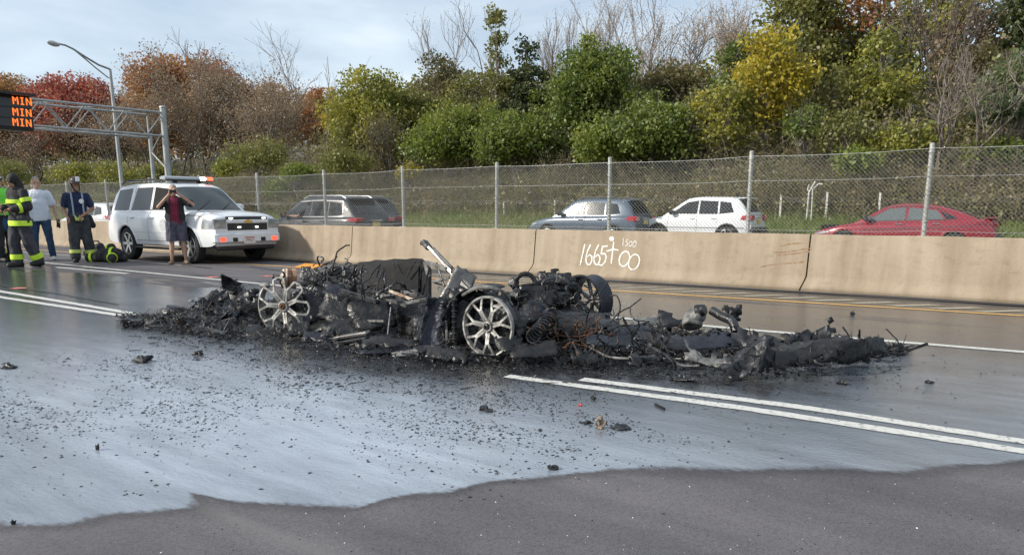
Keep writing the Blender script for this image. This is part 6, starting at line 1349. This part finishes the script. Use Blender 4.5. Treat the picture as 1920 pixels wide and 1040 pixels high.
for i, (x, y, Y, w_, h_, m, ti, ya, ro) in enumerate([(610, 632, 5.02, 90, 30, BLUEC, 24, 0, -8), (660, 612, 5.2, 110, 40, CHAR, 40, 0, 6), (735, 655, 4.95, 120, 30, BLUEC, 14, 6, 8), (840, 662, 4.95, 80, 36, CHAR, 28, 0, -18), (1000, 655, 5.35, 90, 40, CHAR, 30, 0, 8), (1150, 640, 5.8, 100, 44, BLUEC, 28, 0, -6), (1065, 610, 6.2, 110, 44, CHAR, 36, 0, 4), (1250, 640, 6.2, 110, 40, CHARG, 30, 0, -10), (1180, 620, 6.4, 90, 36, BLUEC, 30, 10, 12), (560, 640, 4.95, 80, 30, CHAR, 20, 0, 12), (330, 600, 4.9, 90, 30, CHARG, 26, 0, 4), (1330, 640, 6.1, 90, 40, BLUEC, 34, 0, 10), (500, 622, 4.95, 80, 34, CHAR, 30, 0, -6), (690, 575, 5.6, 120, 56, CHAR, 48, 0, -4)]):
    sheet('body_panel', x, y, Y, w_, h_, m, ti, ya, ro, 520 + i, .12, 3, 12, car, ground=True, rag=.2)
# wheel housing and its ribbed boot
b = MB(); C0 = OY(905, 612, 5.55); pts = [C0 + Vector((.36 * math.cos(a), 0, .36 * math.sin(a))) for a in [math.radians(70 + 10 * i) for i in range(13)]]; b.grid([[p + Vector((0, -.10, 0)) for p in pts], [p + Vector((0, .18, .02)) for p in pts]]); o = b.build('wheel_housing', CHAR, car, world=True); o.modifiers.new('thickness', 'SOLIDIFY').thickness = .012
b = MB()
for i in range(16): p = OY(852, 640 - i * 5.2, 5.35); b.sphere(p, .030 if i % 2 else .022, 8, 5, (1, 1, .6))
b.build('ribbed_boot', CHARG, car, world=True)
hose('brake_hose', spline([OY(868, 553, 5.4), OY(890, 541, 5.35), OY(915, 538, 5.35), OY(940, 545, 5.4), OY(955, 560, 5.5)]), .016, ASH)
# heat-bleached drum above the left wheel
p0 = OY(540, 522, 5.55); M = Matrix.Translation(p0) @ Vector((-.55, -.8, .1)).to_track_quat('Z', 'Y').to_matrix().to_4x4(); b = MB(); b.lathe([(.0, .085), (.045, .085), (.05, .07), (.095, .066), (.11, .05), (.105, .03), (.115, .02), (.115, -.02), (.105, -.03), (.115, -.05), (.115, -.09), (0, -.09)], 24, M); b.build('motor_drum', CREAM, car, world=True)
b = MB(); b.lathe([(.118, -.005), (.124, 0), (.118, .008)], 24, M); b.build('drum_band', RUSTM, car, world=True); hose('drum_spigot', [p0 + Vector((-.05, -.06, .01)), p0 + Vector((-.13, -.10, .02))], .03, CHAR, n=8)
b = MB(); b.sphere(OY(497, 535, 5.3), .05, 10, 6, (1.5, 1, .7)); b.build('molten_blob', ASH, car, world=True)
# front subframe ring and black masses
c0 = OY(985, 537, 6.3); M = Matrix.Translation(c0) @ Vector((.5, -.85, .1)).to_track_quat('Z', 'Y').to_matrix().to_4x4(); b = MB(); b.tube([M @ Vector((.105 * math.cos(a), .13 * math.sin(a), 0)) for a in [i * .3307 for i in range(19)]], .024, 8, closed=True); b.build('headlamp_ring', CHAR, car, world=True)
for i, (x, y, Y, r, m) in enumerate([(1048, 524, 6.8, .10, CHAR), (1030, 535, 6.7, .12, CHAR), (1063, 540, 6.9, .11, CHAR), (1015, 545, 6.6, .10, CHAR), (965, 533, 6.4, .07, CHAR), (1040, 560, 6.6, .14, CHAR), (1000, 575, 6.0, .11, CHAR), (1075, 575, 6.9, .14, CHAR), (600, 522, 6.0, .13, CHAR), (625, 512, 6.1, .11, CHAR), (648, 515, 6.15, .10, CHAR), (635, 530, 6.1, .13, CHAR), (615, 550, 5.8, .16, CHAR), (500, 580, 5.7, .14, CHAR), (560, 560, 5.8, .14, CHAR), (975, 560, 6.1, .11, CHAR), (740, 585, 5.9, .16, CHAR), (830, 590, 5.9, .15, CHAR)]):
    b = MB(); p = OY(x, y, Y); b.sphere((0, 0, 0), r, 14, 10, (rv(.8, 1.4), rv(.7, 1.1), rv(.6, 1)))
    b.v = [tuple(Vector(v) * (1 + .55 * mnoise.noise(Vector(v) * 9 + Vector((i * 7, 0, 0))) + .25 * mnoise.noise(Vector(v) * 24)) + p) for v in b.v]; b.build('charred_lump', m, car, world=True, angle=25)
# coil spring
b = MB(); a0, a1 = OY(1032, 596, 5.9), OY(998, 632, 5.4); ax = (a1 - a0); q = ax.normalized(); u1 = q.orthogonal().normalized(); u2 = q.cross(u1); b.tube([a0 + ax * (i / 84) + (u1 * math.cos(i * .62) + u2 * math.sin(i * .62)) * .062 for i in range(85)], .011, 6); b.build('coil_spring', CHARG, car, world=True)
# wires, hoses and struts sticking out (each one its own piece)
def tangle(name, x, y, Y, sx, sy, sY, n, m, ln, r, wob, k=8, up=0.0):
    for i in range(n):
        p = OY(x + rv(-sx, sx), y + rv(-sy, sy), Y + rv(-sY, sY)); p.z = max(p.z, .02); d = Vector((rv(-1, 1), rv(-.6, .3), rv(-.6, .6) + up)); hose(name, wpath(p, d, rv(.5, 1.2) * ln, k, wob, wr), rv(.7, 1.3) * r, m if not isinstance(m, list) else m[int(rv(0, len(m) - .01))])
tangle('wiring', 625, 520, 5.9, 45, 26, .25, 46, [CHAR, CHAR, CHARG, ASH, BLUEC], .36, .0075, .45, 9, -.15)
tangle('wiring', 640, 508, 6.0, 36, 10, .2, 10, [BARE, ASH, CHARG], .20, .007, .5, 8, -.2)
tangle('wiring', 700, 560, 5.6, 70, 25, .3, 26, [CHAR, CHAR, CHARG, BLUEC], .5, .009, .5)
tangle('copper_wiring', 1075, 632, 5.8, 50, 20, .35, 46, [WIRE, WIRE, RUSTM, CHAR], .55, .006, .55, 9, -.1)
tangle('wiring', 1040, 570, 6.4, 55, 28, .3, 30, [CHAR, CHAR, CHARG], .4, .009, .6)
tangle('wiring', 1180, 640, 6.1, 60, 26, .5, 40, [CHAR, CHARG, WIRE, CHAR], .5, .008, .45)
tangle('wiring', 560, 560, 5.6, 36, 22, .2, 18, [CHAR, CHARG], .20, .008, .5)
hose('loose_wire', spline([OY(590, 530, 5.8), OY(600, 503, 5.9), OY(618, 492, 6.0), OY(636, 498, 6.0), OY(642, 520, 6.0)]), .008, CHAR)
# ---- ragged heap under everything
top_px = [(232, 608), (300, 598), (350, 585), (400, 578), (440, 575), (490, 588), (560, 572), (610, 545), (680, 562), (760, 575), (820, 590), (880, 615), (960, 600), (1040, 575), (1100, 590), (1160, 622), (1230, 632), (1290, 630), (1340, 625), (1400, 640), (1450, 645), (1520, 640), (1600, 648), (1692, 664)]
bot_px = [(232, 612), (300, 618), (400, 632), (520, 642), (600, 652), (720, 668), (860, 681), (1000, 682), (1150, 682), (1350, 690), (1400, 690), (1500, 684), (1600, 672), (1692, 666)]
nx, ny = 300, 62; V = np.zeros((ny, nx, 3)); pxs = np.linspace(232, 1692, nx); tpy = np.interp(pxs, *zip(*top_px)); bpy_ = np.interp(pxs, *zip(*bot_px))
for i, x in enumerate(pxs):
    g0 = G(x, bpy_[i]); Yf = g0.y + np.interp(x, [232, 420, 560, 1050, 1250, 1450, 1692], [.35, .9, 1.9, 2.2, 1.5, .9, .3]); ridge = g0.y + (Yf - g0.y) * .55; zt = max(OY(x, tpy[i], ridge).z, .02)
    for j in range(ny):
        t = j / (ny - 1); Yv = g0.y + (Yf - g0.y) * t; X = g0.x / g0.y * Yv; hgt = zt * float(ss(.12, .62, t)) * float(1 - ss(.72, 1.0, t)) + .011 * min(1, t * 8)
        nn = mnoise.noise((X * 3.1, Yv * 3.1, 3)) * .5 + mnoise.noise((X * 8, Yv * 8, 5)) * .4 + abs(mnoise.noise((X * 19, Yv * 19, 9))) * .35
        V[j, i] = (X, Yv, max(.003, hgt * (.62 + .8 * nn) + .012 * mnoise.noise((X * 40, Yv * 40, 1)) - (.012 if t in (0, 1) else 0)) if 0 < t < 1 else -.003)
idx = np.arange(ny * nx).reshape(ny, nx); Fq = np.stack([idx[:-1, :-1].ravel(), idx[:-1, 1:].ravel(), idx[1:, 1:].ravel(), idx[1:, :-1].ravel()], 1)
tag(link('charred_rubble', raw_mesh('charred_rubble', V.reshape(-1, 3), Fq, CHAR, False)), kind='stuff')
def hz(x_, y_):
    """height of the heap by nearest sample"""
    d = (V[:, :, 0] - x_) ** 2 + (V[:, :, 1] - y_) ** 2; return float(V.reshape(-1, 3)[d.argmin(), 2])
# fragments strewn on the heap: large ones are pieces of their own, small ones are one mass
protos = []
for k in range(14): vs, fs = crumple(1, rv(.35, .9), 900 + k, 5, .28, 3, .3); b = MB(); b.v, b.f, b.m = vs, fs, [0] * len(fs); protos.append([b.mesh('fragment', m, angle=25) for m in (CHAR, CHARG, ASH, BARE, BLUEC)])
for k in range(230):
    i = int(np.clip(wr.beta(1.25, 1.2) * nx, 0, nx - 1)); j = int(rv(2, ny * .78)); p = Vector(V[j, i]); s = (.05 + .2 * rv(0, 1) ** 1.8) * (.45 if j < ny * .3 else 1) * (1 if 300 < pxs[i] < 1620 else .6); c_ = wr.choice(5, p=[.42, .22, .18, .10, .08])
    o = link('fragment', protos[int(rv(0, 13.99))][c_], car, p + Vector((0, 0, .015 + s * .08)) - car.location); o.scale = (s, s * rv(.5, 1), s); o.rotation_euler = (rv(-.9, .9), rv(-.7, .7), rv(0, 6.28))
    m_ = o.modifiers.new('thickness', 'SOLIDIFY'); m_.thickness = .03; m_.offset = 0
for k in range(120):
    i = int(np.clip(wr.beta(1.2, 1.2) * nx, 0, nx - 1)); j = int(rv(2, ny * .7)); p = Vector(V[j, i]) + Vector((0, 0, .02)); d = Vector((rv(-1, 1), rv(-.8, .3), rv(-.12, .28))).normalized(); ln = rv(.12, .38); m_ = [CHAR, CHARG, ASH, BARE, CHAR, WIRE][int(rv(0, 5.99))]; b = MB(); q = p + d * ln; q.z = max(q.z, .012)
    if k % 2: b.bar(p, q, rv(.010, .028), rv(.006, .014))
    else: b.tube(wpath(p, d, ln, 5, .25, wr), rv(.005, .011), 5)
    b.build('rod', m_, car, world=True)
def chips(name, P, smin, smax, mats, seed, flat=.4, parent=None):
    r = np.random.default_rng(seed); n = len(P); k = 5; a = np.sort(r.uniform(0, 6.28, (n, k)), 1); s = r.uniform(0, 1, n) ** 2.2 * (smax - smin) + smin; el = r.uniform(.35, 1, n); ang = r.uniform(0, 3.14, n); rad = s[:, None] * r.uniform(.6, 1.2, (n, k))
    lx, ly = np.cos(a) * rad, np.sin(a) * rad * el[:, None]; X = lx * np.cos(ang)[:, None] - ly * np.sin(ang)[:, None]; Y = lx * np.sin(ang)[:, None] + ly * np.cos(ang)[:, None]; h = s * flat * r.uniform(.5, 1.6, n)
    base = np.stack([P[:, 0:1] + X, P[:, 1:2] + Y, np.repeat(P[:, 2:3], k, 1) + r.uniform(0, .5, (n, k)) * h[:, None] - .001], 2); apex = np.stack([P[:, 0] + r.normal(size=n) * s * .2, P[:, 1] + r.normal(size=n) * s * .2, P[:, 2] + h], 1)[:, None]
    VV = np.concatenate([base, apex], 1).reshape(-1, 3); b_ = (np.arange(n) * (k + 1))[:, None]; FF = np.concatenate([np.stack([b_[:, 0] + j, b_[:, 0] + (j + 1) % k, b_[:, 0] + k], 1) for j in range(k)]); me = raw_mesh(name, VV, FF, mats); mi = np.tile(r.choice(len(mats), n, p=None), k).astype(np.int32); me.polygons.foreach_set('material_index', mi); return tag(link(name, me, parent), kind='stuff')
sel = wr.integers(0, ny * nx, 5200); PP = V.reshape(-1, 3)[sel] + wr.normal(size=(5200, 3)) * np.array([.02, .02, .012]); PP[:, 2] = np.maximum(PP[:, 2], .002); chips('charred_crumbs', PP, .012, .055, [CHAR, CHAR, CHARG, CHAR, CHAR, CHARG], 5, .9)
# thin sticks and shreds of the heap, one mass
S = []
for k in range(2600):
    i = int(rv(0, nx)); j = int(rv(1, ny - 1)); p = V[j, i] + np.array([0, 0, .01]); d = np.array([rv(-1, 1), rv(-1, .6), rv(-.2, .6)]); d /= np.linalg.norm(d); q = p + d * rv(.04, .17); q[2] = max(q[2], .006); r_ = rv(.002, .006); S.append((*p, *q, r_, r_ * .6))
S = np.array(S); 
for t_, m_ in ((0, CHAR), (1, CHARG), (2, ASH), (3, WIRE)):
    tag(link('charred_shreds', seg_mesh('charred_shreds', S[[i for i in range(len(S)) if (0, 0, 1, 0, 3, 1, 0, 2)[i % 8] == t_]], m_, 4)), kind='stuff')
# ================================================================== DEBRIS LYING APART FROM THE WRECK
def piece(label, x, y, Y, w_, h_, m, ti, ya, ro, seed, amp=.3, folds=5, n=10, cat='wreckage', name='wreckage_sheet', thick=.008, rag=.35): return sheet(name, x, y, Y, w_, h_, m, ti, ya, ro, seed, amp, folds, n, None, label, cat, thick, True, rag)
piece('large black crumpled body panel forming the right-hand end of the wreckage', 1490, 656, 6.2, 205, 66, CHAR, 18, 6, 2, 11, .34, 13, 24, rag=.6)
piece('dark grey sheet slanting up over the left end of the large black panel', 1430, 645, 6.35, 140, 46, CHARG, 32, 0, -16, 12, .2, 5, 14, rag=.5)
piece('sooty folded flap lying across the middle of the large black panel', 1520, 640, 6.45, 90, 50, CHARG, 45, 0, 14, 13, .4, 8, 12)
piece('crumpled dark lump of sheet metal, nearest the camera at the right of the wreckage', 1400, 676, 5.85, 100, 66, CHARG, 40, 12, 12, 14, .5, 11, 16)
piece('torn black fringe of burnt composite at the far right tip of the wreckage', 1616, 655, 6.75, 110, 32, CHAR, 22, 8, 6, 15, .55, 11, 22, rag=.7)
piece('long low shredded black strip trailing to the far right tip', 1570, 650, 6.9, 140, 30, CHAR, 22, 0, 4, 16, .55, 11, 20, rag=.7)
piece('pale flat metal plate tilted up, right of the tilted wheel barrel', 1222, 604, 6.9, 66, 40, ASH, 25, 0, 20, 17, .1, 2, 7)
piece('dark leaning plate beside the pale canister', 1265, 604, 6.95, 66, 40, CHARG, 50, 0, -12, 18, .15, 3, 7)
piece('black cupped flap standing on top of the pale canister', 1372, 586, 7.0, 36, 30, CHAR, 70, 0, 0, 19, .3, 4, 8)
piece('tent-shaped folded dark sheet in front of the rubble', 1210, 673, 5.6, 66, 30, CHARG, 45, 0, 5, 20, .4, 3, 8)
piece('pale folded strip lying on the road left of the crumpled dark lump', 1328, 674, 5.75, 90, 34, ASH, 28, 0, -12, 21, .2, 4, 9)
piece('small black wedge standing on the road in front of the copper wiring', 1097, 670, 5.4, 50, 34, CHAR, 55, 0, 20, 22, .35, 3, 7)
piece('tall crumpled grey sheet rising from the left end of the wreckage', 425, 565, 5.55, 62, 84, CHARG, 62, -10, -38, 23, .38, 6, 10)
piece('curled grey skin leaning on the tall crumpled sheet', 398, 578, 5.45, 60, 56, ASH, 55, 0, 30, 24, .35, 5, 9)
piece('low curled black sheet at the left end of the wreckage', 352, 588, 5.15, 100, 44, CHARG, 30, 0, -6, 25, .4, 6, 11)
piece('flat scorched flake lying beside the low curled sheet', 385, 600, 5.0, 70, 26, ASH, 22, 0, 10, 26, .3, 4, 8)
piece('black peak of folded sheet just left of the bleached wheel', 462, 570, 5.5, 50, 56, CHAR, 65, 0, 10, 27, .4, 5, 8)
piece('ragged black tip standing above the tall grey sheet', 432, 535, 5.6, 30, 26, CHAR, 70, 0, -20, 28, .5, 5, 7)
piece('small upright black chunk at the far left tip of the wreckage', 247, 602, 4.45, 36, 24, CHAR, 50, 0, 10, 29, .5, 5, 7)
piece('small black flake between the far left tip and the low curled sheet', 295, 602, 4.6, 50, 22, CHAR, 30, 0, 0, 30, .5, 5, 8)
# canister and pipes
cn = thing('canister', 'pale grey dented canister with a bent pipe among the right-hand rubble', 'canister', tuple(Vector((OY(1325, 600, 6.75).x, 6.75, 0))))
b = MB(); b.tube(spline([OY(1298, 612, 6.75), OY(1300, 596, 6.8), OY(1318, 588, 6.8)]), [.085, .095, .095, .095, .095, .095, .09, .085, .085, .08, .075, .07, .06][:13], 14); b.v = [tuple(Vector(v) * 1 + Vector((0, 0, 1)) * .02 * mnoise.noise(Vector(v) * 9)) for v in b.v]; b.build('shell', ASH, cn, world=True)
b = MB(); b.tube(spline([OY(1335, 582, 6.85), OY(1352, 592, 6.8), OY(1372, 602, 6.75), OY(1380, 622, 6.7)]), .042, 12); b.build('pipe', CHARG, cn, world=True)
b = MB(); b.tube([OY(1308, 584, 6.8), OY(1322, 580, 6.8)], [.07, .05], 10); b.build('collar', CHARG, cn, world=True)
b = MB(); b.tube(spline([OY(1215, 648, 5.9), OY(1245, 664, 5.75), OY(1275, 684, 5.6), OY(1312, 686, 5.6)]), .016, 8); tag(b.build('bent_pipe', CHARG), 'dark pipe bent along the road edge of the right-hand rubble', 'pipe')
b = MB(); b.tube(spline([OY(1105, 650, 5.7), OY(1140, 668, 5.6), OY(1180, 672, 5.6)]), .010, 6); tag(b.build('bent_pipe', ASH), 'thin grey rod lying in front of the copper wiring', 'rod')
b = MB(); b.tube([G(905, 672), G(945, 670, .01), G(960, 669, .02)], .013, 8); b.v = [(x, y, max(z, .003)) for x, y, z in b.v]; tag(b.build('metal_rod', CREAM), 'short pale rod lying at the foot of the right-hand alloy wheel', 'rod')
b = MB(); b.bar(G(1228, 757, .01), G(1246, 766, .01), .016, .010); tag(b.build('charred_stick', CHAR), 'thin dark stick lying on the wet road above the double white line', 'stick')
def lump(label, x, y, wpx, m, seed, cat='charred chunk', hf=.6, name='charred_chunk'):
    g = G(x, y); s = (g - CV).dot(fc) / F_PX * wpx / 2.4; b = MB(); b.sphere((0, 0, s * hf * .7), s, 14, 9, (1, .75, hf)); b.v = [tuple(Vector(v) * (1 + .8 * mnoise.noise(Vector(v) / s * 1.6 + Vector((seed, 0, 0))) + .6 * mnoise.noise(Vector(v) / s * 3.1 + Vector((0, seed, 0))))) for v in b.v]; b.v = [(x_, y_, max(z_, .001)) for x_, y_, z_ in b.v]; o = b.build(name, m, None, angle=25); o.location = (g.x, g.y, 0); tag(o, label, cat); return o
lump('mottled brown and white chunk lying alone on the wet road before the double white line', 1125, 802, 27, burnt('mottled_brown_chunk', (.03, .022, .018), (.34, .27, .21), .5, .8, 0, 26), 3, hf=.9)
lump('flat black scrap trailing left of the mottled brown chunk', 1098, 793, 26, CHAR, 5, hf=.2)
lump('flat black scrap trailing right of the mottled brown chunk', 1165, 803, 46, CHAR, 6, hf=.14)
lump('pointed black sliver on the wet road below the right-hand alloy wheel', 911, 769, 36, CHAR, 7, hf=.25)
lump('ragged black chunk on the wet road left of the bleached wheel', 264, 678, 44, CHAR, 8, hf=.35)
lump('black chunk on the wet road, farther up the same stretch near the wreck tip', 372, 665, 30, CHAR, 9, hf=.3)
lump('dark scrap lying just above the double white line', 1280, 712, 44, CHARG, 10, hf=.25)
lump('small black nugget standing alone at the lower left of the wet road', 183, 843, 10, CHAR, 11, hf=1.4)
lump('black lump at the lower left corner beside the wet edge', 25, 982, 12, CHAR, 12, hf=.8)
lump('small black scrap near the upper left, beside the reflections', 14, 690, 40, CHAR, 13, hf=.25)
lump('black nugget on the wet road above the mottled chunk', 1112, 749, 12, CHAR, 14, hf=.9)
lump('small dark scrap close to the dry asphalt, left of the double line', 1036, 878, 28, CHAR, 15, hf=.3)
lump('black scrap on the road beyond the large panel', 1580, 720, 22, CHAR, 16, hf=.35)
lump('lone dark scrap on the road at the right, below the lane line', 1742, 718, 18, CHAR, 17, hf=.4)
lump('small dark nugget on the shoulder below the barrier at the right', 1598, 590, 9, CHAR, 18, hf=.9)
lump('red scrap lying on the wet road above the mottled chunk', 1087, 760, 9, mat('red_plastic_scrap', (.5, .05, .04), .5), 19, hf=.4, cat='scrap', name='plastic_scrap')
# the litter of black flakes nobody could count
def px_scatter(n, fx, fy, seed):
    r = np.random.default_rng(seed); out = []
    for _ in range(n):
        x, y = fx(r), fy(r); g = G(x, y); out.append((g.x, g.y, .001))
    A_ = np.array(out); k = vnoise(A_[:, 0], A_[:, 1], .8, .28, 50 + seed % 3) + .35 * vnoise(A_[:, 0], A_[:, 1], .22, .12, 60)
    return A_[k + r.uniform(-.10, .10, len(A_)) > .66]            # drifts and bare patches
near = [px_scatter(8500, lambda r: r.normal(780, 330), lambda r: 660 + abs(r.normal(0, 34)), 1), px_scatter(6000, lambda r: r.uniform(-20, 1100), lambda r: r.normal(768 - 0, 34), 2), px_scatter(3000, lambda r: r.normal(620, 230), lambda r: r.normal(735, 24), 3), px_scatter(3600, lambda r: r.normal(1000, 220), lambda r: r.normal(790, 55), 4),
        px_scatter(700, lambda r: r.uniform(-20, 1300), lambda r: r.uniform(700, 930), 5), px_scatter(700, lambda r: r.normal(1500, 220), lambda r: r.normal(690, 26), 6), px_scatter(350, lambda r: r.uniform(1150, 1920), lambda r: r.normal(605, 22), 7), px_scatter(500, lambda r: r.normal(430, 130), lambda r: r.normal(640, 26), 8), px_scatter(200, lambda r: r.uniform(1200, 1920), lambda r: r.uniform(680, 860), 9)]
A = np.concatenate(near); A = A[(A[:, 1] > .5) & (A[:, 1] < 12)]; chips('black_flakes', A, .0024, .0155, [CHAR], 21, .3)
A = px_scatter(900, lambda r: r.normal(760, 330), lambda r: 668 + abs(r.normal(0, 30)), 12); chips('black_flakes', A, .010, .035, [CHAR, CHAR, CHARG], 22, .25)
A = px_scatter(3000, lambda r: r.normal(760, 330), lambda r: 665 + abs(r.normal(0, 36)), 32); chips('grey_ash_flakes', A, .003, .014, [ASH, CHARG], 23, .5)
bx_, by_ = zip(*bot_px)
def front(n, sp, seed): r = np.random.default_rng(seed); xs_ = r.uniform(240, 1690, n); return np.array([(*G(x, float(np.interp(x, bx_, by_)) - 8 + abs(r.normal(0, sp)))[:2], .001) for x in xs_])
chips('charred_crumbs', front(1500, 15, 41), .006, .034, [CHAR, CHAR, CHARG], 42, .5); chips('charred_crumbs', front(1600, 30, 43), .004, .02, [CHAR], 44, .4); chips('grey_ash_flakes', front(260, 18, 45), .004, .022, [ASH, CHARG, BARE], 46, .4)
r_ = np.random.default_rng(47); S = []
for p in front(420, 22, 48):
    a = r_.uniform(0, 6.28); q = p + np.array([math.cos(a), math.sin(a), 0]) * r_.uniform(.03, .14); S.append((p[0], p[1], .004, q[0], q[1], r_.uniform(.004, .03), r_.uniform(.002, .005), .002))
tag(link('charred_shreds', seg_mesh('charred_shreds', S, CHAR, 4)), kind='stuff')
def dry_pts(n, seed):
    r = np.random.default_rng(seed); out = []
    while len(out) < n:
        x, y = r.uniform(300, 1920), r.uniform(880, 1040); g = G(x, y)
        if g.y < np.interp(g.x, wX, wY) - .05: out.append((g.x, g.y, .001))
    return np.array(out)
chips('pale_grit', dry_pts(85, 3), .002, .0065, [mat('white_grit', (.75, .75, .74), .5)], 24, .5); chips('dark_grit', dry_pts(120, 4), .002, .006, [CHAR], 25, .7)
